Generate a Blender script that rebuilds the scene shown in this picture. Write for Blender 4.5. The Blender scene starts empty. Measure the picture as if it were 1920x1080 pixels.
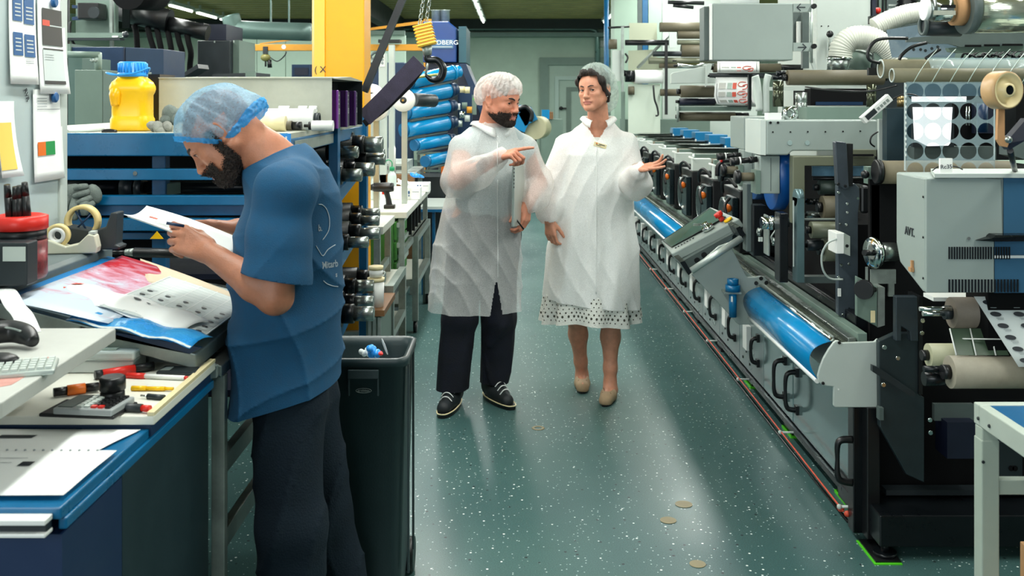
import bpy, bmesh, math, random
import numpy as np
from mathutils import Vector, Matrix, Euler, noise
random.seed(7)
C = bpy.context.scene.collection
PI = math.pi
FPX = 1867.0; CX = 965.0; CY = 185.0; EYE = 1.6
# ---------------- camera ----------------
cam_d = bpy.data.cameras.new('camera'); cam = bpy.data.objects.new('camera', cam_d); C.objects.link(cam)
cam.location = (0, 0, EYE); cam.rotation_euler = (PI/2, 0, 0)
cam_d.sensor_width = 36; cam_d.lens = 36*FPX/1920
cam_d.shift_x = -5/1920; cam_d.shift_y = -355/1920
cam_d.clip_start = .05; cam_d.clip_end = 100
cam_d.dof.use_dof = True; cam_d.dof.focus_distance = 3.9; cam_d.dof.aperture_fstop = 7.0
bpy.context.scene.camera = cam
# ---------------- world, exposure ----------------
sc = bpy.context.scene
w = bpy.data.worlds.new('world'); sc.world = w; w.use_nodes = True
w.node_tree.nodes['Background'].inputs[0].default_value = (.84, .93, .92, 1)
w.node_tree.nodes['Background'].inputs[1].default_value = .24
sc.view_settings.view_transform = 'Standard'; sc.view_settings.look = 'None'
sc.view_settings.exposure = -0.42; sc.view_settings.gamma = 1.0
# ---------------- large area lights ----------------
def area(name, loc, rot, sx, sy, power, col=(1, 1, 1), spread=PI):
    l = bpy.data.lights.new(name, 'AREA'); l.shape = 'RECTANGLE'; l.size = sx; l.size_y = sy
    l.energy = power; l.color = col; l.spread = spread
    o = bpy.data.objects.new(name, l); C.objects.link(o); o.location = loc; o.rotation_euler = rot
    return o
LAMP_ROWS = [(-6.8, 2.0, 24.0), (-3.7, 2.0, 15.0), (-.75, 1.0, 23.3), (2.15, 1.0, 23.0), (5.0, 2.0, 15.0)]
LAMP_Z = 3.46
COOL = (.97, 1.0, .95)
for lx, y0, y1 in LAMP_ROWS:
    area('ceiling_light_glow', (lx, (y0+y1)/2, LAMP_Z-.07), (0, 0, 0), .16, y1-y0, 36*(y1-y0), COOL)
# unseen fill lights added to stand in for daylight; no windows are built
area('soft_fill_rear', (-2.2, -2.6, 2.3), (math.radians(80), 0, math.radians(-22)), 4.2, 2.0, 200, (.90, .98, 1.0))
area('soft_fill_left', (-7.6, 8.0, 2.6), (0, math.radians(-72), 0), 1.8, 9.0, 300, (.93, 1.0, .98))
# ---------------- helpers ----------------
def S(d): return FPX/d
def W(px, py, d): return Vector(((px-CX)*d/FPX, d, EYE+(CY-py)*d/FPX))
def XX(px, d): return (px-CX)*d/FPX
def ZZ(py, d): return EYE+(CY-py)*d/FPX
class MB:
    def __init__(s): s.bm = bmesh.new(); s.mi = 0; s.sm = False
    def m(s, i): s.mi = i; return s
    def add(s, vs, fs, smooth=None):
        sm = s.sm if smooth is None else smooth
        v = [s.bm.verts.new(p) for p in vs]
        for f in fs:
            try:
                q = s.bm.faces.new([v[i] for i in f]); q.material_index = s.mi; q.smooth = sm
            except ValueError: pass
        return s
    def box(s, x0, x1, y0, y1, z0, z1, M=None):
        vs = [Vector((x, y, z)) for z in (z0, z1) for y in (y0, y1) for x in (x0, x1)]
        if M: vs = [M @ v for v in vs]
        return s.add(vs, [(0,2,3,1),(4,5,7,6),(0,1,5,4),(2,6,7,3),(0,4,6,2),(1,3,7,5)], False)
    def fb(s, px0, py0, px1, py1, d, th):          # frontal box: pixel rectangle measured at depth d
        return s.box(XX(px0,d), XX(px1,d), d, d+th, ZZ(py1,d), ZZ(py0,d))
    def ext(s, pts, vec):
        n = len(pts); pts = [Vector(p) for p in pts]; vec = Vector(vec)
        vs = pts + [p+vec for p in pts]
        return s.add(vs, [tuple(range(n)), tuple(range(2*n-1, n-1, -1))] + [(i, (i+1)%n, n+(i+1)%n, n+i) for i in range(n)], False)
    def fp(s, pix, d, th):                          # frontal polygon from pixels at depth d
        return s.ext([W(a, b, d) for a, b in pix], (0, th, 0))
    def lathe(s, prof, p, ax, seg=24, cap=True, smooth=True):
        p = Vector(p); ax = Vector(ax).normalized()
        u = ax.orthogonal().normalized(); v = ax.cross(u)
        vs = []; n = len(prof)
        for r, h in prof:
            for k in range(seg):
                a = 2*PI*k/seg
                vs.append(p+ax*h+(u*math.cos(a)+v*math.sin(a))*r)
        fs = [(i*seg+k, i*seg+(k+1)%seg, (i+1)*seg+(k+1)%seg, (i+1)*seg+k) for i in range(n-1) for k in range(seg)]
        s.add(vs, fs, smooth)
        if cap:
            for i in (0, n-1):
                if prof[i][0] > 1e-5:
                    s.add(vs[i*seg:(i+1)*seg], [tuple(range(seg))], False)
        return s
    def cyl(s, p, q, r, r2=None, seg=20, cap=True):
        p = Vector(p); q = Vector(q); L = (q-p).length
        if L < 1e-6: return s
        return s.lathe([(r, 0), (r if r2 is None else r2, L)], p, q-p, seg, cap)
    def pipe(s, p, q, r, ri, seg=24):
        p = Vector(p); q = Vector(q); L = (q-p).length
        return s.lathe([(ri, 0), (r, 0), (r, L), (ri, L), (ri, 0)], p, q-p, seg, False)
    def tube(s, pts, r, seg=8, smooth=0, cap=True):
        pts = [Vector(p) for p in pts]
        rs = r if isinstance(r, (list, tuple)) else [r]*len(pts)
        if smooth:
            np_, nr = [], []
            for i in range(len(pts)-1):
                p0 = pts[max(i-1,0)]; p1 = pts[i]; p2 = pts[i+1]; p3 = pts[min(i+2,len(pts)-1)]
                for k in range(smooth):
                    t = k/smooth
                    np_.append(.5*((2*p1)+(p2-p0)*t+(2*p0-5*p1+4*p2-p3)*t*t+(3*p1-p0-3*p2+p3)*t**3))
                    nr.append(rs[i]*(1-t)+rs[i+1]*t)
            np_.append(pts[-1]); nr.append(rs[-1]); pts, rs = np_, nr
        n = len(pts); vs = []
        u = None
        for i in range(n):
            t = (pts[min(i+1,n-1)]-pts[max(i-1,0)])
            if t.length < 1e-9: t = Vector((0,0,1))
            t.normalize()
            if u is None: u = t.orthogonal().normalized()
            else:
                u = u - t*u.dot(t)
                u = t.orthogonal().normalized() if u.length < 1e-6 else u.normalized()
            v = t.cross(u)
            for k in range(seg):
                a = 2*PI*k/seg; vs.append(pts[i]+(u*math.cos(a)+v*math.sin(a))*rs[i])
        fs = [(i*seg+k, i*seg+(k+1)%seg, (i+1)*seg+(k+1)%seg, (i+1)*seg+k) for i in range(n-1) for k in range(seg)]
        if cap: fs += [tuple(range(seg)), tuple(range((n-1)*seg, n*seg))]
        return s.add(vs, fs, True)
    def sphere(s, c, r, seg=16, sc_=(1,1,1), M=None):
        rings = seg//2; vs = []; fs = []
        for i in range(rings+1):
            th = PI*i/rings
            for k in range(seg):
                a = 2*PI*k/seg
                v = Vector((math.sin(th)*math.cos(a)*r*sc_[0], math.sin(th)*math.sin(a)*r*sc_[1], math.cos(th)*r*sc_[2]))
                if M: v = M @ v
                vs.append(Vector(c)+v)
        fs = [(i*seg+k, (i+1)*seg+k, (i+1)*seg+(k+1)%seg, i*seg+(k+1)%seg) for i in range(rings) for k in range(seg)]
        return s.add(vs, fs, True)
    def grid(s, fn, nu, nv, smooth=True, th=0):
        vs = [Vector(fn(i/nu, j/nv)) for j in range(nv+1) for i in range(nu+1)]
        fs = [(j*(nu+1)+i, j*(nu+1)+i+1, (j+1)*(nu+1)+i+1, (j+1)*(nu+1)+i) for j in range(nv) for i in range(nu)]
        return s.add(vs, fs, smooth)
def mesh_finish(bm, weld=True):
    if weld: bmesh.ops.remove_doubles(bm, verts=bm.verts, dist=1e-6)
    bmesh.ops.recalc_face_normals(bm, faces=bm.faces)
def obj(name, mb, mats, parent=None, bevel=0, solid=0, label=None, weld=True):
    me = bpy.data.meshes.new(name)
    mesh_finish(mb.bm, weld); mb.bm.to_mesh(me); mb.bm.free()
    for m_ in (mats if isinstance(mats, (list, tuple)) else [mats]): me.materials.append(m_)
    o = bpy.data.objects.new(name, me); C.objects.link(o)
    if parent: o.parent = parent; o.matrix_parent_inverse = parent.matrix_basis.inverted()
    if solid:
        md = o.modifiers.new('solid', 'SOLIDIFY'); md.thickness = solid; md.offset = 0
    if bevel:
        md = o.modifiers.new('bevel', 'BEVEL'); md.width = bevel; md.segments = 2; md.limit_method = 'ANGLE'; md.angle_limit = .7
    if label: o['label'] = label
    return o
def tag(o, label, cat, group=None, kind=None):
    o['label'] = label; o['category'] = cat
    if group: o['group'] = group
    if kind: o['kind'] = kind
    return o
def thing(name, label, cat, loc, group=None):
    o = bpy.data.objects.new(name, None); C.objects.link(o); o.location = loc; o.empty_display_size = .05
    return tag(o, label, cat, group)
def single(name, mb, mats, label, cat, group=None, **k): return tag(obj(name, mb, mats, **k), label, cat, group)
def struct(name, mb, mats, **k):
    o = obj(name, mb, mats, **k); o['kind'] = 'structure'; return o
def dup(root, offset, label=None, group=None, mat=None):
    off = Vector(offset)
    r = root.copy(); C.objects.link(r); r.location = root.location+off
    if mat: r.matrix_basis = mat @ root.matrix_basis
    if label: r['label'] = label
    if group: r['group'] = group
    for ch in list(root.children):
        c = ch.copy(); C.objects.link(c); c.parent = r; c.matrix_parent_inverse = ch.matrix_parent_inverse
        for g in list(ch.children):
            e = g.copy(); C.objects.link(e); e.parent = c; e.matrix_parent_inverse = g.matrix_parent_inverse
    return r
def text(body, size, M, mat, parent=None, name='lettering', ext=.0006, bold=False, align='CENTER', sx=1.0):
    cu = bpy.data.curves.new(name, 'FONT'); cu.body = body; cu.size = size; cu.extrude = ext; cu.align_x = align; cu.align_y = 'CENTER'
    if bold: cu.offset = size*.02
    t = bpy.data.objects.new(name, cu)
    me = bpy.data.meshes.new_from_object(t); bpy.data.objects.remove(t)
    me.transform(M @ Matrix.Diagonal((sx, 1, 1, 1))); me.materials.clear(); me.materials.append(mat)
    o = bpy.data.objects.new(name, me); C.objects.link(o)
    if parent: o.parent = parent; o.matrix_parent_inverse = parent.matrix_basis.inverted()
    return o
def FR(loc, roll=0, face='-Y'):                     # frame for lettering facing -Y (towards the viewer side) or +X / -X
    R_ = {'-Y': Matrix.Rotation(PI/2, 4, 'X'), '+Z': Matrix.Identity(4),
          '+X': Matrix.Rotation(PI/2, 4, 'Z') @ Matrix.Rotation(PI/2, 4, 'X'),
          '-X': Matrix.Rotation(-PI/2, 4, 'Z') @ Matrix.Rotation(PI/2, 4, 'X')}[face]
    return Matrix.Translation(loc) @ R_ @ Matrix.Rotation(roll, 4, 'Z')
# ---------------- materials ----------------
def lin(c): return tuple(((v/255)/12.92 if v/255 <= .04045 else ((v/255+.055)/1.055)**2.4) for v in c)
MC = {}
def mat(name, col, rough=.5, metal=0, var=.0, vscale=8, bump=0, bscale=60, alpha=1, trans=0, coat=0, stretch=None, emis=0, aniso=None, spec=.5, dirt=None):
    if name in MC: return MC[name]
    m = bpy.data.materials.new(name); MC[name] = m; m.use_nodes = True
    nt = m.node_tree; b = nt.nodes['Principled BSDF']; L = nt.links
    c = (*lin(col), 1)
    b.inputs['Base Color'].default_value = c; b.inputs['Roughness'].default_value = rough
    b.inputs['Metallic'].default_value = metal; b.inputs['Alpha'].default_value = alpha
    b.inputs['Transmission Weight'].default_value = trans; b.inputs['Coat Weight'].default_value = coat
    b.inputs['Specular IOR Level'].default_value = spec
    if emis: b.inputs['Emission Color'].default_value = c; b.inputs['Emission Strength'].default_value = emis
    tc = nt.nodes.new('ShaderNodeTexCoord'); mp = nt.nodes.new('ShaderNodeMapping'); L.new(tc.outputs['Object'], mp.inputs[0])
    if stretch: mp.inputs['Scale'].default_value = stretch
    if var:
        n = nt.nodes.new('ShaderNodeTexNoise'); n.inputs['Scale'].default_value = vscale; n.inputs['Detail'].default_value = 6; n.inputs['Roughness'].default_value = .65
        L.new(mp.outputs[0], n.inputs['Vector'])
        r = nt.nodes.new('ShaderNodeValToRGB'); r.color_ramp.elements[0].position = .3; r.color_ramp.elements[1].position = .72
        lo = tuple(max(0, v*(1-var)) for v in c[:3]); hi = tuple(min(1, v*(1+var)) for v in c[:3])
        if dirt: lo = lin(dirt)
        r.color_ramp.elements[0].color = (*lo, 1); r.color_ramp.elements[1].color = (*hi, 1)
        L.new(n.outputs['Fac'], r.inputs[0]); L.new(r.outputs[0], b.inputs['Base Color'])
        mr = nt.nodes.new('ShaderNodeMapRange'); mr.inputs[3].default_value = max(.03, rough-.12); mr.inputs[4].default_value = min(1, rough+.12)
        L.new(n.outputs['Fac'], mr.inputs[0]); L.new(mr.outputs[0], b.inputs['Roughness'])
    if bump:
        n2 = nt.nodes.new('ShaderNodeTexNoise'); n2.inputs['Scale'].default_value = bscale; n2.inputs['Detail'].default_value = 4
        L.new(mp.outputs[0], n2.inputs['Vector'])
        bp = nt.nodes.new('ShaderNodeBump'); bp.inputs['Strength'].default_value = bump; bp.inputs['Distance'].default_value = .01
        L.new(n2.outputs['Fac'], bp.inputs['Height']); L.new(bp.outputs[0], b.inputs['Normal'])
    return m
M_blue = mat('blue_paint', (8, 90, 136), .38, 0, .25, 5)
M_blue2 = mat('bright_blue_paint', (4, 98, 144), .3, 0, .18, 6)
M_cyan = mat('cyan_plastic', (6, 128, 184), .22, 0, .12, 5)
M_navy = mat('navy_paint', (12, 44, 76), .4, 0, .2, 4)
M_dnavy = mat('dark_navy', (14, 22, 44), .5, 0, .2, 4)
M_grey = mat('grey_paint', (146, 158, 153), .42, 0, .05, 3, .03, 900)
M_lgrey = mat('light_grey_paint', (188, 197, 191), .42, 0, .05, 3, .03, 900)
M_ggrey = mat('green_grey_paint', (104, 124, 114), .5, 0, .1, 3)
M_mgrey = mat('mid_grey', (82, 94, 92), .5, 0, .15, 6)
M_dgrey = mat('dark_grey', (32, 40, 44), .42, 0, .2, 8)
M_black = mat('black_plastic', (12, 14, 17), .38, 0, .2, 10)
M_black2 = mat('black_steel', (15, 20, 24), .3, .3, .3, 8)
M_void = mat('void_black', (4, 5, 7), .8, 0, spec=.2)  # near-black that paints the dark of hollow places; black hoses and ducts too
M_steel = mat('brushed_steel', (150, 158, 154), .28, .9, .12, 4, .08, 40, stretch=(1, 1, 12))
M_chrome = mat('chrome', (205, 212, 210), .1, 1)
M_alu = mat('aluminium', (186, 196, 190), .36, .55, .08, 6)
M_alu2 = mat('worn_aluminium', (150, 160, 154), .4, .5, .2, 14)
M_zinc = mat('zinc_sheet', (182, 184, 170), .45, .25, .13, 5, .05, 20)
M_taupe = mat('rubber_roller', (92, 86, 68), .6, 0, .12, 30, .05, 300)
M_taupe2 = mat('worn_rubber_roller', (112, 104, 82), .62, 0, .12, 20)
M_cream = mat('cream_plastic', (228, 214, 168), .4, 0, .05, 5)
M_white = mat('white_plastic', (232, 234, 230), .4, 0, .04, 5)
M_paper = mat('paper', (238, 240, 238), .7, 0, .03, 6)
M_paper2 = mat('grey_paper', (200, 208, 206), .7, 0, .04, 6)
M_yellow = mat('yellow_paint', (240, 168, 14), .4, 0, .06, 3)
M_ochre = mat('ochre_crane_paint', (205, 140, 30), .5, 0, .12, 3)
M_yplast = mat('yellow_plastic', (250, 196, 16), .3, 0, .05, 6)
M_capblue = mat('cap_blue', (30, 142, 222), .32, 0, .05, 6)
M_red = mat('red_plastic', (214, 40, 30), .35, 0, .1, 6)
M_orange = mat('orange_plastic', (226, 110, 20), .4, 0, .1, 6)
M_green = mat('green_cabinet', (54, 112, 44), .5, 0, .2, 8)
M_lime = mat('lime_pad', (80, 200, 30), .5)
M_gcap = mat('green_cap', (14, 140, 90), .35)
M_wood = mat('wood', (120, 84, 50), .6, 0, .25, 6, stretch=(1, 8, 8))
M_card = mat('cardboard', (186, 140, 96), .8, 0, .1, 10)
M_purple = mat('purple_plastic', (112, 36, 140), .35, 0, .15, 8)
M_glove = mat('glove_fabric', (112, 122, 116), .85, 0, .3, 25, .4, 300)
M_clear = mat('milky_plastic', (214, 228, 226), .3, 0, .03, 6, alpha=.75)
M_film = mat('clear_film', (190, 220, 226), .08, 0, .2, 6, alpha=.22, spec=.8)
M_ink = mat('print_ink', (34, 40, 46), .6)
M_inkg = mat('grey_ink', (140, 148, 150), .6)
M_inkr = mat('red_ink', (206, 84, 66), .6)
M_inkg2 = mat('sage_ink', (160, 178, 168), .6)
M_screen = mat('screen_blue', (24, 84, 140), .3)
M_screend = mat('screen_dark', (46, 44, 46), .3)
M_glass = mat('screen_glass', (84, 112, 104), .12, 0, .1, 3, spec=.8)
# ---------------- room shell ----------------
def floor_mat():
    m = bpy.data.materials.new('speckled_floor'); m.use_nodes = True; nt = m.node_tree; L = nt.links
    b = nt.nodes['Principled BSDF']; tc = nt.nodes.new('ShaderNodeTexCoord')
    def N(t, **k):
        n = nt.nodes.new(t)
        for a, v in k.items(): n.inputs[a].default_value = v
        L.new(tc.outputs['Object'], n.inputs['Vector']); return n
    def ramp(src, e):
        r = nt.nodes.new('ShaderNodeValToRGB'); r.color_ramp.elements[0].position = e[0][0]; r.color_ramp.elements[0].color = e[0][1]
        r.color_ramp.elements[1].position = e[1][0]; r.color_ramp.elements[1].color = e[1][1]; L.new(src, r.inputs[0]); return r
    def mix(f, a, c, blend='MIX'):
        x = nt.nodes.new('ShaderNodeMix'); x.data_type = 'RGBA'; x.blend_type = blend
        L.new(f, x.inputs[0])
        for s, i in ((a, 6), (c, 7)):
            if isinstance(s, tuple): x.inputs[i].default_value = s
            else: L.new(s, x.inputs[i])
        return x.outputs[2]
    big = N('ShaderNodeTexNoise', Scale=.55, Detail=5); base = ramp(big.outputs[0], [(.3, (*lin((56, 88, 88)), 1)), (.75, (*lin((80, 112, 108)), 1))]).outputs[0]
    fine = N('ShaderNodeTexNoise', Scale=220, Detail=3); fr = ramp(fine.outputs[0], [(.35, (.72, .72, .72, 1)), (.7, (1.2, 1.2, 1.2, 1))])
    one = nt.nodes.new('ShaderNodeValue'); one.outputs[0].default_value = 1
    base = mix(one.outputs[0], base, fr.outputs[0], 'MULTIPLY')
    for sc_, thr, colr in ((26, .095, (.85, .9, .86, 1)), (21, .10, (.01, .016, .02, 1)), (55, .14, (.5, .6, .58, 1))):
        v = N('ShaderNodeTexVoronoi', Scale=sc_); f = ramp(v.outputs['Distance'], [(thr, (1, 1, 1, 1)), (thr+.03, (0, 0, 0, 1))])
        sel = nt.nodes.new('ShaderNodeSeparateColor'); L.new(v.outputs['Color'], sel.inputs[0])
        g = nt.nodes.new('ShaderNodeMath'); g.operation = 'GREATER_THAN'; g.inputs[1].default_value = .45; L.new(sel.outputs[0], g.inputs[0])
        k = nt.nodes.new('ShaderNodeMath'); k.operation = 'MULTIPLY'; L.new(g.outputs[0], k.inputs[0]); L.new(f.outputs[0], k.inputs[1])
        base = mix(k.outputs[0], base, colr)
    dn = N('ShaderNodeTexNoise', Scale=2.2, Detail=8); dn.inputs['Roughness'].default_value = .75
    df = ramp(dn.outputs[0], [(.60, (0, 0, 0, 1)), (.80, (.3, .3, .3, 1))])
    base = mix(df.outputs[0], base, (*lin((34, 48, 44)), 1))
    L.new(base, b.inputs['Base Color'])
    rr = N('ShaderNodeTexNoise', Scale=1.6, Detail=7); mr = nt.nodes.new('ShaderNodeMapRange'); mr.inputs[3].default_value = .22; mr.inputs[4].default_value = .46
    L.new(rr.outputs[0], mr.inputs[0]); L.new(mr.outputs[0], b.inputs['Roughness'])
    wv = N('ShaderNodeTexNoise', Scale=3.5, Detail=3); bp = nt.nodes.new('ShaderNodeBump'); bp.inputs['Strength'].default_value = .05; bp.inputs['Distance'].default_value = .02
    L.new(wv.outputs[0], bp.inputs['Height']); L.new(bp.outputs[0], b.inputs['Normal'])
    b.inputs['Specular IOR Level'].default_value = .34
    return m
M_floor = floor_mat()
struct('floor', MB().box(-10.5, 6.6, -3.2, 26, -.1, 0), M_floor)
M_wall = mat('wall_green_grey', (176, 198, 182), .7, 0, .08, 1.5)
M_ceil = mat('ceiling_sheet', (158, 148, 92), .6, 0, .2, 3)
struct('wall_back', MB().box(-10.5, 6.6, 26, 26.2, 0, 4.2), M_wall)
struct('wall_left', MB().box(-10.7, -10.5, 3, 26, 0, 4.2), M_wall)
struct('wall_right', MB().box(6.6, 6.8, -3.2, 26, 0, 4.2), M_wall)
mb = MB()
y = -1.0; prof = []
k = 0
while y < 26:
    prof += [(y, 3.62), (y+.22, 3.62), (y+.27, 3.70), (y+.45, 3.70)]; y += .5
pts = [(-10.5, a, b) for a, b in prof] + [(-10.5, 26, 3.8), (-10.5, -1, 3.8)]
mb.ext(pts, (17.1, 0, 0)); struct('ceiling', mb, M_ceil)
# roof beams
M_beam = mat('roof_beam', (34, 44, 44), .6, .2, .2, 4)
mb = MB().box(-10.5, 6.6, 25.2, 25.45, 3.38, 3.62); struct('trim_1', mb, M_beam)
mb = MB().box(-10.5, 6.6, 25.6, 25.99, 3.2, 3.3)
struct('trim_2', mb, mat('wall_rail', (120, 146, 138), .5, 0, .1, 3))
mb = MB().box(-3.0, -2.78, 9, 25, 3.2, 3.62); single('ceiling_beam', mb, M_beam, 'dark steel beam running along under the ceiling above the yellow column', 'beam')
# ceiling pipe on the back wall
mb = MB().tube([(-10, 25.8, 3.05+.36), (1.95, 25.8, 3.41), (2.1, 25.8, 3.36), (2.15, 25.8, 3.2), (2.15, 25.8, 2.2)], .07, 12)
single('wall_pipe', mb, mat('galvanised_pipe', (128, 158, 152), .3, .5, .1, 4), 'thick horizontal pipe high on the rear wall, bending down at one end', 'pipe')
# fluorescent fittings
M_tube = bpy.data.materials.new('lamp_tube'); M_tube.use_nodes = True
b_ = M_tube.node_tree.nodes['Principled BSDF']; b_.inputs['Emission Color'].default_value = (.95, 1, .9, 1); b_.inputs['Emission Strength'].default_value = 9
def fitting(x, y):
    t = thing('ceiling_light', '', 'ceiling light', (x, y, LAMP_Z), 'fluorescent strip lights under the roof')
    obj('housing', MB().box(x-.06, x+.06, y-.7, y+.7, LAMP_Z, LAMP_Z+.07).box(x-.02, x+.02, y-.5, y-.45, LAMP_Z+.07, 3.62).box(x-.02, x+.02, y+.45, y+.5, LAMP_Z+.07, 3.62), M_lgrey, t)
    obj('tube', MB().cyl((x, y-.68, LAMP_Z-.025), (x, y+.68, LAMP_Z-.025), .019), M_tube, t)
    return t
f0 = None
for lx, ys, nm in ((-6.8, [18.6+1.7*i for i in range(4)], 'left row'), (-.75, [18.4+1.62*i for i in range(4)], 'middle row'), (2.15, [18.4+1.62*i for i in range(4)], 'right row')):
    for i, yy in enumerate(ys):
        lab = 'strip light, %s, %s' % ({'left row': 'row over the dark ducts', 'middle row': 'row above the bearded man', 'right row': 'row beside the blue pipe'}[nm],
              ['nearest of its row', 'second nearest', 'third nearest', 'farthest of its row'][i])
        if f0 is None: f0 = fitting(lx, yy); f0['label'] = lab; p0 = Vector((lx, yy, 0))
        else: dup(f0, Vector((lx, yy, 0))-p0, lab)
# industrial gate with wicket door in the rear wall
mb = MB()
gx0, gx1, gz = XX(1012, 26), 3.6, ZZ(108, 26)
mb.box(gx0, gx0+.22, 25.86, 25.99, 0, gz-.2005).box(gx0, gx1, 25.86, 25.99, gz-.2, gz).box(gx1-.22, gx1, 25.86, 25.99, 0, gz-.2005)
dr = struct('door_1', mb, mat('door_frame', (112, 136, 126), .5, 0, .1, 3))
mb = MB().box(gx0+.22, gx1-.22, 25.93, 25.99, 0, gz-.2)
obj('gate_leaf', mb, mat('gate_leaf', (160, 182, 170), .55, 0, .06, 3), dr)
wx0, wx1, wz = XX(1040, 26), XX(1140, 26), ZZ(143, 26)
mb = MB().box(wx0, wx0+.1, 25.88, 25.929, 0, wz-.1005).box(wx0, wx1, 25.88, 25.929, wz-.1, wz).box(wx1-.1, wx1, 25.88, 25.929, 0, wz-.1005)
obj('wicket_frame', mb, mat('wicket_frame', (168, 190, 182), .5), dr)
obj('door_handle', MB().sphere((wx0+.16, 25.86, 1.35), .05).box(wx0+.13, wx0+.3, 25.85, 25.87, 1.33, 1.37), M_black, dr)
obj('wicket_panel', MB().box(wx0+.3, wx0+.42, 25.90, 25.93, .3, 1.9).box(wx0+.421, wx1-.2, 25.90, 25.93, 1.8, 1.9), M_ggrey, dr)
single('wall_notice', MB().box(XX(1118,25.9), XX(1150,25.9), 25.9, 25.98, ZZ(88,25.9), ZZ(76,25.9)), M_lgrey, 'small pale notice on the rear wall above the gate', 'sign')
# floor marks
M_patch = mat('floor_patch', (136, 126, 96), .5, 0, .1, 20)
def spot(px, py, r, ring, lab):
    dd = EYE*FPX/(py-CY); x = XX(px, dd)
    mb = MB()
    if ring: mb.lathe([(r*.55, 0), (r, 0), (r, .0015), (r*.55, .0015), (r*.55, 0)], (x, dd, 0.0005), (0, 0, 1), 28, False)
    else: mb.lathe([(r, 0), (r, .0015)], (x, dd, .0005), (0, 0, 1), 28)
    single('floor_patch', mb, M_patch, lab, 'floor patch', 'round filled drill spots in the floor')
spot(1009, 803, .032, True, 'pale ring on the floor in front of the woman in white')
spot(1282, 946, .034, False, 'larger upper one of two close round tan spots on the open floor')
spot(1253, 976, .031, False, 'lower left one of two close round tan spots on the open floor')
spot(1308, 1058, .028, False, 'faint brown round spot on the floor at the bottom edge of the view')
# ---------------- left workstation ----------------
PX_ = -1.44                                        # plane of the tall grey panel
def onpanel(px): return -PX_*FPX/(CX-px)           # depth of a point of that plane
def pz(py, d): return ZZ(py, d)
# tall grey side panel
mb = MB().box(-1.50, -1.44, 1.2, 3.16, .6, 2.45).m(1).box(-1.462, -1.432, 3.14, 3.19, .95, 2.45)
single('side_panel', mb, [mat('panel_grey', (176, 190, 190), .45, 0, .06, 4), M_lgrey], 'tall pale grey metal panel covered with pinned papers', 'panel', bevel=.003)
def sheet(name, px0, px1, py0, py1, lab, kind=0, cat='paper', curl=.012):
    d0, d1 = onpanel(px0), onpanel(px1)
    dm = (d0+d1)/2; z1 = pz(py0, dm); z0 = pz(py1, dm)
    t = thing(name, lab, cat, (PX_+.004, d0, z0), 'papers pinned on the tall grey panel')
    f = lambda u, v: (PX_+.006+curl*(1-v)**2*(.5+.5*u), d0+(d1-d0)*u, z0+(z1-z0)*v)
    obj('sheet', MB().grid(f, 8, 10), M_paper, t, solid=.0006)
    def patch(u0, v0, u1, v1, mt, nm='print', e=.0022):
        g = lambda u, v: Vector(f(u0+(u1-u0)*u, v0+(v1-v0)*v))+Vector((e, 0, 0))
        obj(nm, MB().grid(g, 4, 6), mt, t)
    return t, patch, f
t, pt, f = sheet('printout', 12, 62, -20, 158, 'printout with four small blue screenshots, leftmost on the grey panel', cat='printout')
for u0, u1, v0, v1 in ((.12, .47, .66, .90), (.53, .92, .64, .92), (.12, .47, .30, .54), (.53, .92, .29, .53)):
    pt(u0, v0, u1, v1, M_screen, 'screenshot')
    for k in range(4):
        pt(u0+.07, v0+.05+.04*k, u1-.07, v0+.062+.04*k, M_paper2, 'print', .003)
for k in range(3): pt(.55, .26-.02*k, .85, .265-.02*k, M_inkg, 'text_line')
t, pt, f = sheet('printout', 66, 117, -4, 176, 'printout with a black and red screenshot above a pale one', cat='printout', curl=.02)
pt(.14, .50, .86, .88, M_screend, 'screenshot'); pt(.14, .70, .40, .76, M_inkr, 'print', .003); pt(.4, .70, .85, .712, M_paper2, 'print', .003); pt(.14, .10, .86, .47, M_paper2, 'screenshot'); pt(.14, .10, .86, .135, M_screend, 'print', .003); pt(.14, .455, .86, .47, M_screend, 'print', .003)
for k in range(3): pt(.2, .40-.025*k, .5, .405-.025*k, M_inkg, 'text_line', .003)
t, pt, f = sheet('printout', 58, 112, 168, 338, 'lower printout with an orange and green colour block', cat='printout', curl=.01)
pt(.12, .28, .38, .43, M_orange, 'colour_block'); pt(.38, .28, .70, .43, mat('print_green', (24, 140, 70), .6), 'colour_block')
for k in range(5): pt(.12, .90-.03*k, .45, .907-.03*k, M_inkg, 'text_line')
pt(.12, .78, .9, .785, M_ink, 'text_line')
t, pt, f = sheet('notice', -10, 22, 190, 332, 'white and yellow notice with a curling edge on the grey panel', cat='notice', curl=.03)
pt(.0, .1, .75, .72, mat('notice_yellow', (238, 202, 92), .6), 'yellow_print')
for py_, px_, lab in ((4, 92, 'blue round magnet at the top of the panel over the red-and-black printout'), (182, 93, 'blue round magnet just below the red-and-black printout')):
    d = onpanel(px_); single('magnet', MB().lathe([(.017, 0), (.017, .008), (.012, .012)], (PX_+.012, d, pz(py_, d)), (1, 0, 0), 20), M_screen, lab, 'magnet', 'blue magnets on the grey panel')
d = onpanel(48); t = thing('sticker', 'small oval white sticker with the letters RVR on the grey panel', 'sticker', (PX_, d, pz(178, d)))
obj('sticker_face', MB().lathe([(.024, 0), (.024, .001)], (0, 0, 0), (1, 0, 0), 24), M_cream, t).matrix_world = Matrix.Translation((PX_+.001, d, pz(178, d)))
text('RVR', .022, FR((PX_+.0035, d, pz(178, d)), -1.1, '+X'), M_ink, t)
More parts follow.
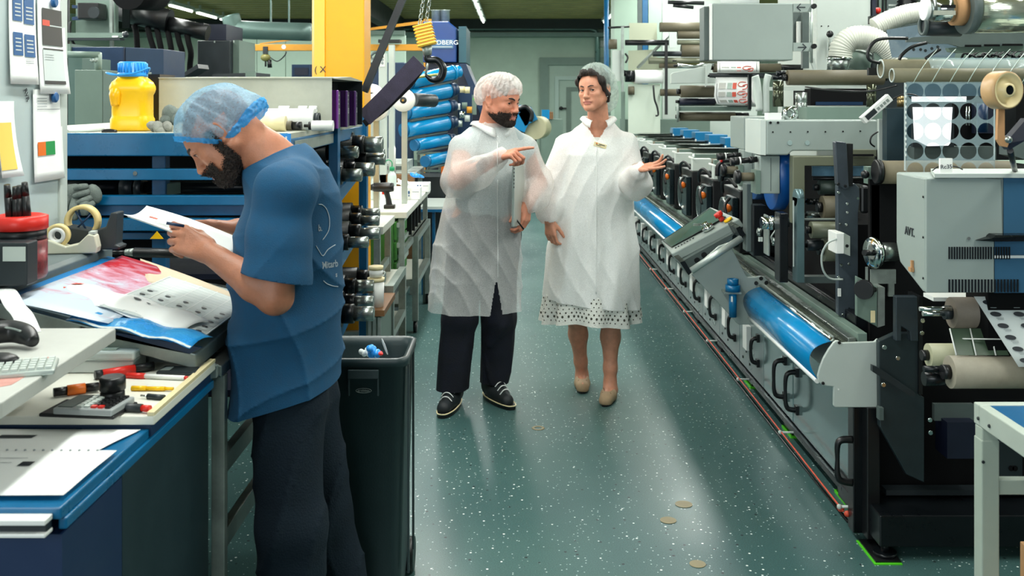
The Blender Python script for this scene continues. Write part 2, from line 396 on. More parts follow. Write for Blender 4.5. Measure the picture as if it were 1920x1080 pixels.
# ---- light table: sloping top between X=-1.3 (z 1.10) and X=-.8 (z .97)
def lt(x, y, up=0): return Vector((x, y, .97-(x+.8)*.26+up))
t = thing('light_table', 'sloping grey light table with a raised back ledge, worker stands at it', 'light table', (-1.0, 2.85, 0))
mb = MB().ext([lt(-1.34, 2.5, -.012), lt(-.80, 2.5, -.012), lt(-.80, 2.5, -.05), lt(-1.34, 2.5, -.05)], (0, .70, 0))
obj('table_top', mb, [M_alu2], t, bevel=.003)
obj('light_pane', MB().ext([lt(-1.30, 2.53, -.012), lt(-.83, 2.53, -.012), lt(-.83, 2.53, -.008), lt(-1.30, 2.53, -.008)], (0, .64, 0)), mat('opal_glass', (180, 196, 196), .2, 0, .03, 3), t)
obj('back_ledge', MB().ext([(-1.43, 1.9, 1.02), (-1.30, 1.9, 1.02), (-1.30, 1.9, 1.118), (-1.315, 1.9, 1.128), (-1.43, 1.9, 1.128)], (0, 1.32, 0)), mat('ledge_grey', (96, 108, 110), .5, 0, .15, 12), t, bevel=.003)
# side cheek, apron and legs
obj('side_cheek', MB().ext([(-1.32, 2.585, .985), (-.775, 2.585, .905), (-.775, 2.585, .875), (-1.32, 2.585, .80)], (0, .02, 0)), mat('cheek_grey', (140, 152, 150), .45, 0, .08, 5), t)
mb = MB().ext([(-1.32, 2.6, .985), (-.765, 2.6, .902), (-.765, 2.6, .872), (-1.32, 2.6, .955)], (0, .92, 0))
obj('apron_shelf', mb, M_steel, t, bevel=.003)
for yy in (2.60, 3.44): obj('leg', MB().box(-.80, -.765, yy+.025, yy+.055, 0, .87), M_alu2, t, bevel=.002)
for yy in (2.63, 3.46): obj('leg', MB().box(-1.36, -1.32, yy, yy+.03, 0, .98), M_alu2, t, bevel=.002)
for z0 in (.60, .40): obj('rail', MB().box(-.795, -.77, 2.66, 3.46, z0, z0+.05), M_alu2, t)
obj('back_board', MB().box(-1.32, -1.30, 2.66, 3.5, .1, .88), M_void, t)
# loose sheets on the light table
def quad_sheet(name, pts, mats_, lab, cat, nu=10, nv=10, wave=.004, z=.0, group=None, cols=None, th=.0006):
    a, b, c, d = [Vector(p) for p in pts]
    def f(u, v):
        p = (a*(1-u)+b*u)*(1-v)+(d*(1-u)+c*u)*v
        return p+Vector((0, 0, z+wave*math.sin(u*5+v*3)*math.sin(v*4+1)+wave))
    t = thing(name, lab, cat, a, group)
    obj('sheet', MB().grid(f, nu, nv), mats_, t, solid=th)
    def patch(u0, v0, u1, v1, mt, nm='print', e=.0016, n=3):
        g = lambda u, v: f(u0+(u1-u0)*u, v0+(v1-v0)*v)+Vector((0, 0, e))
        obj(nm, MB().grid(g, n, n), mt, t)
    return t, patch, f
def red_mat():
    m = mat('red_marbled_print', (196, 204, 214), .35); nt = m.node_tree; L = nt.links; b = nt.nodes['Principled BSDF']
    tc = nt.nodes.new('ShaderNodeTexCoord'); mp = nt.nodes.new('ShaderNodeMapping'); mp.inputs['Scale'].default_value = (3, 6, 3); mp.inputs['Rotation'].default_value = (0, 0, .5); L.new(tc.outputs['Object'], mp.inputs[0])
    n = nt.nodes.new('ShaderNodeTexNoise'); n.inputs['Scale'].default_value = 2.6; n.inputs['Detail'].default_value = 8; n.inputs['Roughness'].default_value = .7; n.inputs['Distortion'].default_value = .8
    L.new(mp.outputs[0], n.inputs['Vector'])
    g = nt.nodes.new('ShaderNodeSeparateXYZ'); L.new(tc.outputs['Generated'], g.inputs[0])
    mr = nt.nodes.new('ShaderNodeMath'); mr.operation = 'MULTIPLY_ADD'; mr.inputs[1].default_value = .5; mr.inputs[2].default_value = -.2; L.new(g.outputs[1], mr.inputs[0])
    ad = nt.nodes.new('ShaderNodeMath'); ad.operation = 'ADD'; L.new(mr.outputs[0], ad.inputs[0]); L.new(n.outputs[0], ad.inputs[1])
    r = nt.nodes.new('ShaderNodeValToRGB'); e = r.color_ramp.elements; e[0].position = .46; e[0].color = (*lin((192, 206, 220)), 1); e[1].position = .80; e[1].color = (*lin((176, 26, 40)), 1)
    k = e.new(.60); k.color = (*lin((200, 150, 170)), 1)
    L.new(ad.outputs[0], r.inputs[0]); L.new(r.outputs[0], b.inputs['Base Color']); return m
quad_sheet('blue_film', [lt(-1.29, 2.50, .002), lt(-.86, 2.50, .002), lt(-.84, 3.12, .002), lt(-1.29, 3.16, .002)], mat('blue_backing_film', (24, 130, 200), .35, 0, .1, 5), 'blue backing film showing along the left edge of the light table', 'film', wave=.001)
quad_sheet('red_print', [lt(-1.26, 2.46, .008), lt(-1.02, 2.50, .008), lt(-1.00, 3.12, .01), lt(-1.25, 3.17, .012)], red_mat(), 'large red and white marbled print lying on the light table', 'print', wave=.002)
quad_sheet('tan_sheet', [lt(-1.10, 2.95, .010), lt(-.80, 2.90, .012), lt(-.80, 3.05, .012), lt(-1.20, 3.19, .012)], mat('kraft_tan', (196, 180, 156), .7, 0, .04, 4), 'tan kraft sheet at the back of the light table', 'paper', wave=.002)
t, pt, f = quad_sheet('label_proof_sheet', [lt(-1.085, 2.60, .016), lt(-.80, 2.56, .016), lt(-.795, 2.99, .016), lt(-1.06, 3.06, .016)], M_paper2, 'pale proof sheet printed with rows of black ovals on the light table', 'proof sheet', wave=.001)
mbg = MB(); mbt = MB()
for i in range(5):
    for j in range(8):
        u = .07+.2*i; v = .05+.115*j
        if v > .62: continue
        vs = []
        for k in range(16):
            a = 2*PI*k/16; vs.append(f(u+.03*math.cos(a)+.04, v+.035+.016*math.sin(a))+Vector((0, 0, .002)))
        obj('oval_print', MB().add(vs, [tuple(range(16))]), M_ink, t)
        for q in range(2):
            p = [f(u+a_, v+.06+q*.016+b_)+Vector((0, 0, .002)) for a_, b_ in ((0, 0), (.1, 0), (.1, .005), (0, .005))]; mbt.add(p, [(0, 1, 2, 3)])
obj('small_print', mbt, M_inkg, t)['kind'] = 'stuff'
mb = MB()
for i in range(6):
    for e in range(6):
        p = [f(.015+.196*i-.003, e/6)+Vector((0,0,.002)), f(.015+.196*i+.003, e/6)+Vector((0,0,.002)), f(.015+.196*i+.003, (e+1)/6)+Vector((0,0,.002)), f(.015+.196*i-.003, (e+1)/6)+Vector((0,0,.002))]; mb.add(p, [(0,1,2,3)])
for j in range(6):
    for e in range(5):
        v = .66+.06*j
        p = [f(e/5, v)+Vector((0,0,.002)), f((e+1)/5, v)+Vector((0,0,.002)), f((e+1)/5, v+.004)+Vector((0,0,.002)), f(e/5, v+.004)+Vector((0,0,.002))]; mb.add(p, [(0,1,2,3)])
obj('grid_lines', mb, M_paper, t)
# curled white strip and blue foil strip in front
def strip(name, a, b, wdt, mt, lab, cat, curl=.03, rise=.0, extra=None):
    a = Vector(a); b = Vector(b); s_ = (b-a).cross(Vector((0, 0, 1))).normalized()
    def f(u, v): return a.lerp(b, u)+s_*wdt*(v-.5)+Vector((0, 0, curl*(math.sin(v*PI))+rise*math.sin(u*PI)+.004*math.sin(u*17)))
    t = thing(name, lab, cat, a); obj('sheet', MB().grid(f, 24, 8), mt, t, solid=.0008)
    return t, f
t, f = strip('curled_paper', W(122, 545, 2.72)+Vector((0, 0, .005)), W(366, 618, 2.62)+Vector((0, 0, .01)), .15, M_paper, 'curled white sheet with a small dark oval lying across the light table', 'paper', .010, .006)
mb = MB()
for (u, v, ru, rv) in ((.52, .32, .028, .05), (.60, .30, .015, .03)): mb.add([f(u+ru*math.cos(a*PI/8), v+rv*math.sin(a*PI/8))+Vector((0, -.001, .003)) for a in range(16)], [tuple(range(16))])
obj('oval_print', mb, M_ink, t)
mb = MB()
for (u, v) in ((.045, .75), (.045, .35), (.06, .3)): mb.add([f(u+a_, v+b_)+Vector((0, -.001, .003)) for a_, b_ in ((-.02, -.08), (.02, -.08), (.02, .08), (-.02, .08))], [(0, 1, 2, 3)])
obj('red_print', mb, M_inkr, t)
def foil():
    m = mat('blue_foil', (20, 120, 190), .25, .2, .5, 14, .5, 30, dirt=(60, 160, 214)); return m
t, f = strip('blue_foil_strip', W(150, 592, 2.56), W(378, 640, 2.50), .12, foil(), 'crinkled blue foil strip hanging over the front of the light table', 'foil', .010, .004)
obj('torn_edge', MB().grid(lambda u, v: f(u, .93+.07*v+.03*noise.noise(Vector((u*30, v, 0))))+Vector((0, 0, .002)), 40, 2), M_paper2, t)
obj('dark_lip', MB().ext([W(150, 612, 2.5), W(150, 622, 2.5), W(355, 664, 2.5), W(378, 652, 2.5)], (0, .01, 0)), M_navy, t)
# ---- blue cabinet under the drawers
t = thing('drawer_cabinet', 'blue and dark teal drawer cabinet in the left foreground under the papers', 'cabinet', (-1.2, 2.1, 0))
obj('body', MB().box(-1.9, -.80, 2.03, 2.6, .0, .865), mat('cabinet_teal', (20, 42, 48), .5, 0, .12, 6), t)
obj('front_body', MB().box(-1.9, -.80, 1.76, 2.028, .0, .83), mat('cabinet_blue', (14, 40, 76), .42, 0, .08, 4), t)
obj('drawer_front', MB().box(-1.9, -.975, 1.74, 1.757, .1, .855), mat('cabinet_dark_front', (26, 34, 56), .42, 0, .08, 4), t)
hd = obj('top_edge', MB().box(-1.9, -.79, 1.735, 2.62, .866, .888).box(-.80, -.785, 1.745, 2.6, .845, .866), M_blue2, t, bevel=.003)
obj('pull_handle', MB().box(-1.9, XX(97, 1.73), 1.705, 1.735, .868, .878).box(-1.9, XX(97, 1.73), 1.705, 1.735, .847, .854).m(1).box(-1.9, XX(95, 1.73), 1.715, 1.735, .852, .868), [M_white, M_dgrey], t, bevel=.002)
# papers on cabinet top
def flat_paper(name, pts, lab, z, cat='paper', group=None): return quad_sheet(name, [(x, y, z) for x, y in pts], M_paper, lab, cat, 8, 8, .0012, 0, group)
t, pt, f = flat_paper('ruled_sheet', [(-1.75, 1.98), (-.845, 1.98), (-.80, 2.13), (-1.75, 2.13)], 'white handwritten sheet at the back of the blue cabinet top', .892)
for k in range(5): pt(.35+.05*k, .3+.1*k, .62, .315+.1*k, M_inkg, 'text_line')
pt(.72, .6, .80, .72, M_ink, 'dark_mark')
t, pt, f = flat_paper('spiral_notepad', [(-1.75, 1.755), (-.80, 1.765), (-.795, 1.99), (-1.75, 1.99)], 'open white notepad with perforated edge on the blue cabinet front', .897, 'notepad')
for k in range(7): pt(.45+.04*k, .12+.11*k, .72+.02*k, .13+.11*k, M_inkg, 'text_line')
pt(.84, .60, .865, .70, M_ink, 'pen_mark')
mb = MB()
for k in range(36):
    p = f(.3+.68*k/36, .985); mb.sphere(p+Vector((0, 0, .001)), .0028, 6)
obj('perforation', mb, M_inkg, t)
# ---- drawer tray with stationery
TZ = .90
t = thing('drawer_tray', 'open white drawer tray full of pens and a calculator', 'drawer', (-1.2, 2.35, TZ))
obj('tray_base', MB().box(-1.95, -.775, 2.14, 2.58, TZ-.002, TZ+.018), mat('tray_white', (226, 226, 214), .45, 0, .06, 6), t, bevel=.003)
obj('tray_underside', MB().box(-1.95, -.785, 2.15, 2.57, TZ-.03, TZ-.003), M_navy, t)
obj('tray_lip', MB().box(-.79, -.775, 2.14, 2.58, TZ+.0185, TZ+.026), M_cream, t)
tz = TZ+.019
def at_tray(px, py): d = (EYE-tz)*FPX/(py-CY); return Vector((XX(px, d), d, tz))
def pen(px0, py0, px1, py1, r, segs, lab, name='marker_pen', cat='pen', group=None):
    a = at_tray(px0, py0)+Vector((0, 0, r)); b = at_tray(px1, py1)+Vector((0, 0, r)); t = thing(name, lab, cat, a, group)
    pos = 0
    for nm, frac, mt, rr in segs:
        obj(nm, MB().cyl(a.lerp(b, pos), a.lerp(b, pos+frac), r*rr, seg=14), mt, t); pos += frac
    return t
pen(178, 712, 288, 694, .011, [('cap', .12, M_black, 1), ('barrel', .55, M_red, 1), ('cap', .33, M_black, .95)], 'thick red and black marker at the back of the tray')
pen(238, 708, 352, 713, .0055, [('barrel', .3, M_red, 1.3), ('barrel', .65, M_paper, 1), ('tip', .05, M_red, .8)], 'thin red and white pen just behind the black ink pot', 'pen')
pen(247, 732, 325, 733, .005, [('barrel', .35, M_yplast, 1.2), ('barrel', .45, M_yplast, 1), ('tip', .2, M_yplast, .8)], 'yellow ballpoint pen right of the ink pot', 'pen')
pen(264, 746, 308, 750, .005, [('tip', .3, M_chrome, .5), ('handle', .7, M_dgrey, 1.3)], 'small grey scraper lying below the yellow pen', 'scraper', 'tool')
pen(184, 768, 282, 774, .009, [('cap', .22, M_red, 1.1), ('barrel', .62, M_dgrey, 1), ('cap', .16, M_red, .8)], 'dark marker with red ends beside the calculator')
pen(100, 745, 185, 733, .011, [('handle', .3, M_black, .9), ('handle', .4, M_orange, 1.1), ('handle', .3, M_black, .9)], 'orange and black cutter behind the calculator', 'cutter', 'cutter')
a = at_tray(211, 760)
t = thing('ink_pot', 'black round ink pot standing in the middle of the tray', 'ink pot', a)
obj('pot', MB().lathe([(.026, 0), (.026, .03), (.022, .036)], a, (0, 0, 1), 24), M_black, t); obj('lid', MB().lathe([(.028, .036), (.028, .062), (.024, .065)], a, (0, 0, 1), 24), M_black, t)
# calculator
a = at_tray(60, 790); ux = (at_tray(190, 790)-at_tray(60, 790)).normalized()
cm = Matrix.Translation(at_tray(72, 782)) @ Matrix.Rotation(-.12, 4, 'Z')
t = thing('calculator', 'grey desk calculator with a dark case and red keys in the tray', 'calculator', cm.translation)
obj('case', MB().box(0, .17, 0, .105, 0, .008, cm), M_black, t, bevel=.003)
obj('body', MB().box(.035, .168, -.004, .095, .008, .022, cm), mat('calc_grey', (150, 156, 156), .4), t, bevel=.003)
obj('display', MB().box(.042, .075, .004, .088, .022, .0235, cm), M_mgrey, t)
kk = 0
for i in range(5):
    for j in range(6):
        obj('key', MB().box(.084+.016*i, .095+.016*i, .004+.0145*j, .0145+.0145*j, .022, .0265, cm), M_red if (j == 0 and i in (2, 3)) else (M_black if (i > 1) else M_lgrey), t)
# transparent card box & glasses case at the back of the tray
t = thing('card_box', 'clear plastic box of printed cards at the back of the tray', 'box', W(190, 700, 2.52))
obj('lower_box', MB().box(XX(115,2.5), XX(258,2.5), 2.47, 2.56, tz, tz+.03), M_paper2, t, bevel=.004)
obj('clear_lid', MB().box(XX(115,2.5), XX(262,2.5), 2.465, 2.565, tz+.031, tz+.055), M_clear, t, bevel=.006)
obj('card_stack', MB().box(XX(125,2.5), XX(225,2.5), 2.475, 2.555, tz+.0555, tz+.058), M_inkg2, t)
t = thing('glasses_case', 'flat dark grey pouch in the rear right corner of the tray', 'pouch', at_tray(330, 700))
obj('pouch', MB().ext([at_tray(292, 703), at_tray(366, 705), at_tray(376, 693), at_tray(310, 691)], (0, 0, .008)), M_dgrey, t, bevel=.003)
obj('trim_line', MB().ext([at_tray(300, 701)+Vector((0,0,.009)), at_tray(318, 701)+Vector((0,0,.009)), at_tray(326, 695)+Vector((0,0,.009)), at_tray(312, 695)+Vector((0,0,.009))], (0, 0, .001)), M_alu, t)
t = thing('price_holder', 'small red frame lying under the grey board in the tray', 'holder', at_tray(60, 735))
obj('frame', MB().box(XX(40,2.4), XX(84,2.4), 2.40, 2.41, tz, tz+.006).box(XX(40,2.4), XX(52,2.4), 2.40, 2.46, tz, tz+.02), M_red, t)
# ---- raised grey board with phone and keyboard
BZ = 1.068
t = thing('raised_board', 'scuffed pale grey board above the open tray, carrying the handset', 'board', (-1.3, 1.9, BZ))
edge = [(-1.95, 2.31), (-.925, 2.31), (-.90, 1.75), (-.93, 1.5), (-1.95, 1.5)]
obj('board', MB().ext([(x, y, BZ-.03) for x, y in edge], (0, 0, .03)), mat('board_grey', (184, 186, 180), .5, 0, .10, 7), t, bevel=.003)
obj('support', MB().box(-1.5, -1.46, 1.6, 2.3, .9, BZ-.031), M_alu2, t)
obj('red_stain', MB().ext([(-.99, 1.80, BZ), (-.935, 1.85, BZ), (-.94, 2.04, BZ), (-.96, 2.05, BZ)], (0, 0, .0008)), mat('faded_red', (196, 140, 130), .6, 0, .3, 30), t)
def bw(px, py): d = (EYE-BZ)*FPX/(py-CY); return Vector((XX(px, d), d, BZ))
t = thing('telephone_handset', 'black curved telephone handset at the left edge of the grey board', 'telephone', bw(20, 650))
p = [bw(-60, 662)+Vector((0,0,.02)), bw(-20, 655)+Vector((0,0,.032)), bw(20, 650)+Vector((0,0,.033)), bw(48, 652)+Vector((0,0,.028)), bw(63, 657)+Vector((0,0,.018))]
obj('grip', MB().tube(p, [.022, .024, .024, .022, .012], 14, 6), M_black, t)
obj('grip_line', MB().tube([q+Vector((0,-.02,.012)) for q in p[1:4]], .0025, 6, 6), M_alu2, t)
t = thing('keyboard', 'pale keyboard lying under the black handset', 'keyboard', bw(20, 690))
km = Matrix.Translation(bw(-40, 715)) @ Matrix.Rotation(.35, 4, 'Z')
obj('keyboard_base', MB().box(0, .13, 0, .10, 0, .010, km), M_alu, t, bevel=.003)
mb = MB()
for i in range(8):
    for j in range(5): mb.box(.008+.015*i, .019+.015*i, .008+.018*j, .021+.018*j, .010, .015, km)
obj('keys', mb, M_lgrey, t)
obj('mouse', MB().sphere(bw(2, 688)+Vector((0,0,.012)), .03, 14, (1.2, .8, .55)), M_black, thing('computer_mouse', 'black mouse at the left edge beside the keyboard', 'mouse', bw(0, 690)))
t, f = strip('paper_strip', bw(-20, 560)+Vector((0,0,.05)), bw(58, 625)+Vector((0,0,.004)), .045, M_paper, 'curving white paper strip on the grey board', 'paper', .002, .02)
# ---- things on the back ledge
LZ = 1.129
def led(px, py=None, x=-1.37): d = -x*FPX/(CX-px); return Vector((x, d, LZ))
# jar with red lid rim and four black markers
a = W(40, 560, 2.55); jx, jy = XX(38, 2.62), 2.62
z0 = LZ; zt = ZZ(405, 2.62)
t = thing('marker_jar', 'ink-smeared black jar with a red rim holding black marker pens', 'jar', (jx, jy, z0))
obj('jar_body', MB().lathe([(.062, 0), (.066, .01), (.066, (zt-z0)*.62)], (jx, jy, z0), (0, 0, 1), 32), mat('smeared_jar', (30, 20, 22), .3, 0, .6, 30, dirt=(150, 60, 64)), t)
obj('jar_neck', MB().lathe([(.064, (zt-z0)*.62), (.064, (zt-z0)*.8), (.060, (zt-z0)*.8)], (jx, jy, z0), (0, 0, 1), 32), M_black, t)
obj('rim', MB().lathe([(.066, (zt-z0)*.79), (.068, (zt-z0)*.80), (.068, zt-z0+.0), (.055, zt-z0+.004), (.04, zt-z0-.01)], (jx, jy, z0), (0, 0, 1), 32), M_red, t)
obj('label_patch', MB().grid(lambda u, v: (jx+.0668*math.cos(-1.9+u*1.3), jy+.0668*math.sin(-1.9+u*1.3), z0+.02+v*.05), 8, 2), mat('label_grey', (110, 110, 120), .5, 0, .5, 40, dirt=(160, 120, 124)), t)
for px, top, x2 in ((13, 346, 20), (29, 350, 32), (37, 348, 38), (46, 342, 52)):
    tp = W(px, top, 2.60); bt = W(x2, 402, 2.62)-Vector((0, 0, .03))
    mk = thing('marker_pen', {13: 'leftmost black marker in the red-rimmed jar, standing a little apart', 29: 'second black marker from the left in the red-rimmed jar', 37: 'third black marker from the left in the red-rimmed jar, half hidden', 46: 'rightmost and tallest black marker in the red-rimmed jar'}[px], 'marker', bt, 'black markers in the jar')
    obj('cap', MB().cyl(tp, tp.lerp(bt, .3), .0075, .0095), M_black, mk); obj('barrel', MB().cyl(tp.lerp(bt, .3), bt, .0095, .011), M_black, mk)
# black stamp box at far left
t = thing('ink_pad_box', 'dark box with a white label in front of the marker jar', 'box', (-1.38, 2.5, LZ))
d = 2.5; obj('box_body', MB().box(XX(-40,d), XX(50,d), d, d+.06, LZ, ZZ(455,d)), M_dgrey, t, bevel=.004); obj('box_label', MB().fb(5, 463, 47, 490, d-.003, .003), M_lgrey, t)
# tape dispensers
def dispenser(M, sc_, body, tape, lab, base):
    t = thing('tape_dispenser', lab, 'tape dispenser', M.translation)
    pr = [(-.075, 0), (.085, 0), (.088, .018), (.080, .055), (.060, .060), (.030, .030), (-.005, .022), (-.05, .042), (-.078, .050)]
    mb = MB().ext([M @ Vector((x*sc_, 0, z*sc_)) for x, z in pr], M.to_3x3() @ Vector((0, .05*sc_, 0)))
    obj('body', mb, body, t, bevel=.004)
    mb = MB().pipe(M @ Vector((-.035*sc_, .012*sc_, .055*sc_)), M @ Vector((-.035*sc_, .036*sc_, .055*sc_)), .036*sc_, .026*sc_, 32)
    obj('tape_roll', mb, tape, t)
    obj('hub', MB().pipe(M @ Vector((-.035*sc_, .01*sc_, .055*sc_)), M @ Vector((-.035*sc_, .038*sc_, .055*sc_)), .0255*sc_, .014*sc_, 24), base, t)
    obj('cutter', MB().box(.060*sc_, .078*sc_, .006*sc_, .044*sc_, .058*sc_, .066*sc_, M), M_lgrey, t)
    return t
dM = Matrix.Translation((XX(132, 3.04), 3.02, LZ)) @ Matrix.Rotation(.15, 4, 'Z')
dM.translation.z = LZ
dispenser(dM, 1.0 if False else .98, mat('beige_plastic', (206, 206, 186), .4, 0, .05, 10), mat('tape_beige', (224, 202, 140), .4), 'small beige tape dispenser on the back ledge of the light table', M_white)
dM2 = Matrix.Translation((XX(160, 3.12), 3.10, LZ)) @ Matrix.Rotation(.05, 4, 'Z')
t = thing('tape_dispenser', 'large dark grey dispenser with a big cream tape roll', 'tape dispenser', dM2.translation)
pr = [(-.10, 0), (.11, 0), (.115, .01), (.10, .015), (.105, .115), (.085, .115), (.07, .07), (.03, .06), (-.06, .075), (-.10, .06)]
obj('body', MB().ext([dM2 @ Vector((x, 0, z)) for x, z in pr], (0, .06, 0)), mat('dispenser_dark', (48, 54, 56), .42, 0, .1, 10), t, bevel=.004)
obj('tape_roll', MB().pipe(dM2 @ Vector((-.01, .015, .085)), dM2 @ Vector((-.01, .045, .085)), .053, .040, 36), mat('tape_beige', (224, 202, 140), .4), t)
obj('hub_spokes', MB().tube([dM2 @ Vector((-.03, .02, .12)), dM2 @ Vector((.01, .02, .05))], .003).tube([dM2 @ Vector((.02, .02, .11)), dM2 @ Vector((-.03, .02, .06))], .003), M_navy, t)
# pen-like shaft on the far side of the light table
a = W(205, 473, 3.3); b = W(430, 478, 3.3)
t = thing('rubber_roller', 'slim black roller with a steel neck lying behind the light table', 'roller', a)
obj('roller_body', MB().cyl(W(252, 473, 3.3), b, .016), M_black, t); obj('shaft', MB().cyl(a, W(236, 473, 3.3), .006), M_black, t); obj('neck', MB().cyl(W(235, 473, 3.3), W(252, 473, 3.3), .010, .014), M_alu2, t)
# ---------------- blue roller rack behind the worker ----------------
RX = -.81; RT = 1.475
rack = thing('roller_rack', 'long blue steel rack for rollers standing behind the worker', 'rack', (-1.4, 4.4, 0))
def part(nm, mb, mt, par=None, **k): return obj(nm, mb, mt, par or rack, **k)
F = 3.6
part('top_shelf', MB().box(-2.1, RX, F, 5.30, RT-.02, RT), M_zinc)
part('top_beam', MB().box(-2.1, RX-.0, F-.03, F-.001, ZZ(292,F), RT+.001), M_blue2, bevel=.004)
part('corner_plate', MB().fb(505, 251, 545, 272, F-.04, .008).m(1).fb(535, 256, 538, 262, F-.042, .002), [M_capblue, M_white])
for (a, b, mt) in ((316, 337, M_blue2), (366, 384, M_blue2), (384.5, 405, M_blue), (409, 432, M_blue2), (437, 450, M_blue)):
    part('front_beam', MB().box(-2.1, RX-.01, F-.02+(.03 if mt is M_blue else 0), F+.03, ZZ(b,F), ZZ(a,F)), mt, bevel=.003)
for x in (-2.05, -1.3, RX-.03): part('post', MB().box(x-.025, x+.025, F+.035, F+.085, 0, RT-.022), M_blue, bevel=.003)
for (d, x) in ((4.47, RX), (5.33, RX)):
    part('post', MB().box(x-.02, x+.022, d-.03, d+.03, 0, RT+.03), M_blue, bevel=.003)
part('side_beam', MB().box(RX-.02, RX+.002, F, 5.3, RT-.075, RT-.0205), M_blue, bevel=.003)
part('side_plate', MB().box(RX+.003, RX+.006, F+.05, 4.42, RT-.07, RT-.03), M_alu2)
for (z, t_) in ((1.17, .1), (.86, .1), (.53, .1)):
    part('sloping_arm', MB().ext([(RX-.01, 4.5, z-.06), (RX-.01, 4.5, z), (RX-.01, 5.3, z+t_), (RX-.01, 5.3, z+t_-.06)], (.016, 0, 0)), M_blue)
part('foot_beam', MB().box(RX-.02, RX+.02, F, 5.3, .05, .12), M_blue)
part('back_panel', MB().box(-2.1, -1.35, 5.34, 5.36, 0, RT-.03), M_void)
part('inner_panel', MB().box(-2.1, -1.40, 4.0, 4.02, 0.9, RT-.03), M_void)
part('shelf_plate', MB().box(-2.1, RX-.05, F+.09, 4.4, .93, .95), M_dnavy)
part('shelf_plate', MB().box(-2.1, RX-.05, F+.09, 4.4, .50, .52), M_dnavy)
part('orange_tag', MB().box(RX-.04, RX-.02, 4.55, 4.8, ZZ(378, 4.6), ZZ(368, 4.6)), M_orange)
part('orange_tag', MB().box(RX-.04, RX-.02, 4.55, 4.8, ZZ(510, 4.6), ZZ(490, 4.6)), M_orange)
part('orange_tag', MB().box(RX-.04, RX-.02, 4.55, 4.8, ZZ(638, 4.6), ZZ(612, 4.6)), M_orange)
# rollers on sloping arms
G = 'black steel print cylinders on the side of the blue rack'
def cyl_roller(x1, y, z, r, neck, lab):
    t = thing('print_cylinder', lab, 'roller', (x1, y, z), G)
    obj('drum', MB().lathe([(r*.9, 0), (r, .008), (r, .5)], (x1-.06-.5, y, z), (1, 0, 0), 24), M_black2, t)
    obj('collar', MB().lathe([(r*.75, 0), (r*.75, .05), (r*.7, .055)], (x1-.06, y, z), (1, 0, 0), 24), M_black2, t)
    obj('journal', MB().lathe([(neck, 0), (neck, .085), (neck*.85, .09)], (x1-.005, y, z), (1, 0, 0), 24), M_steel, t)
    return t
tiers = ['on the top tier of the blue rack', 'on the middle tier of the blue rack', 'on the bottom tier of the blue rack']
pos = ['nearest the bin side', 'second from the front', 'third from the front', 'farthest back']
for ti, (z, n) in enumerate(((1.17, 4), (.86, 4), (.53, 4))):
    for k in range(n):
        y = 4.6+.2*k; zz = z+.1*(y-4.5)/.8+.052
        x1 = RX+[.02, .05, .075, .045][(k+ti) % 4]
        cyl_roller(x1, y, zz+ (.0 if k % 2 else .012), [.058, .050, .060, .053][(k+ti) % 4], [.03, .026, .034, .028][(k*2+ti) % 4], 'black steel cylinder %s, %s' % (tiers[ti], pos[k]))
cyl_roller(RX+.0, 4.62, 1.352, .05, .028, 'black steel cylinder just under the blue rack top, front one')
cyl_roller(RX+.07, 4.95, 1.372, .062, .04, 'larger black cylinder just under the blue rack top, rear one')
# long roller in the front gap
t = thing('long_roller', 'long dark roller with grey sleeves lying between two blue front beams', 'roller', W(300, 345, 3.75))
obj('roller_body', MB().cyl(W(118, 352, 3.75), W(232, 352, 3.75), .03).cyl(W(272, 352, 3.75), W(560, 350, 3.75), .022), M_black2, t)
obj('sleeve', MB().cyl(W(230, 352, 3.74), W(254, 352, 3.74), .042).cyl(W(257, 352, 3.74), W(270, 352, 3.74), .042), M_dgrey, t)
t = thing('bearing_block', 'small pale grey block with a slanted side on the blue rack beam', 'block', W(300, 365, 3.66))
obj('block', MB().ext([W(289, 367, 3.64), W(289, 345, 3.64), W(309, 345, 3.64), W(309, 367, 3.64)], (.03, .09, 0)), M_ggrey, t, bevel=.004)
t = thing('yellow_sticker', 'yellow triangular sticker on the lower blue beam behind the raised hands', 'sticker', W(290, 442, 3.59))
obj('triangle', MB().fp([(281, 448), (294, 434), (306, 448)], 3.565, .004), M_yplast, t)
obj('beam_bolt', MB().lathe([(.007, 0), (.008, .004)], W(254, 325, 3.58), (0, -1, 0), 12), M_chrome, rack)
# gloves on the beam
def glove(px, py, d, sc_, ang, lab, nm='work_glove'):
    o = W(px, py, d); M = Matrix.Translation(o) @ Matrix.Rotation(ang, 4, 'Y')
    t = thing(nm, lab, 'glove', o)
    mb = MB()
    mb.sphere(M @ Vector((0, 0, 0)), .05*sc_, 14, (1, .5, .75), M.to_3x3())
    obj('palm', mb, M_glove, t)
    for i, (x, l) in enumerate(((-.045, .05), (-.018, .065), (.012, .065), (.04, .05))):
        p0 = M @ Vector((x*sc_, -.012, -.01)); p1 = M @ Vector((x*1.15*sc_, -.035, -l*.6*sc_)); p2 = M @ Vector((x*1.2*sc_, -.03, -l*1.15*sc_))
        obj('finger', MB().tube([p0, p1, p2], [.016*sc_, .016*sc_, .011*sc_], 10, 4), M_glove, t)
    return t
glove(140, 366, 3.545, 1.1, .05, 'grey work glove draped over the blue beam beside the grey panel')
glove(176, 364, 3.545, .75, 1.2, 'smaller folded grey glove end on the blue beam, right of the other')
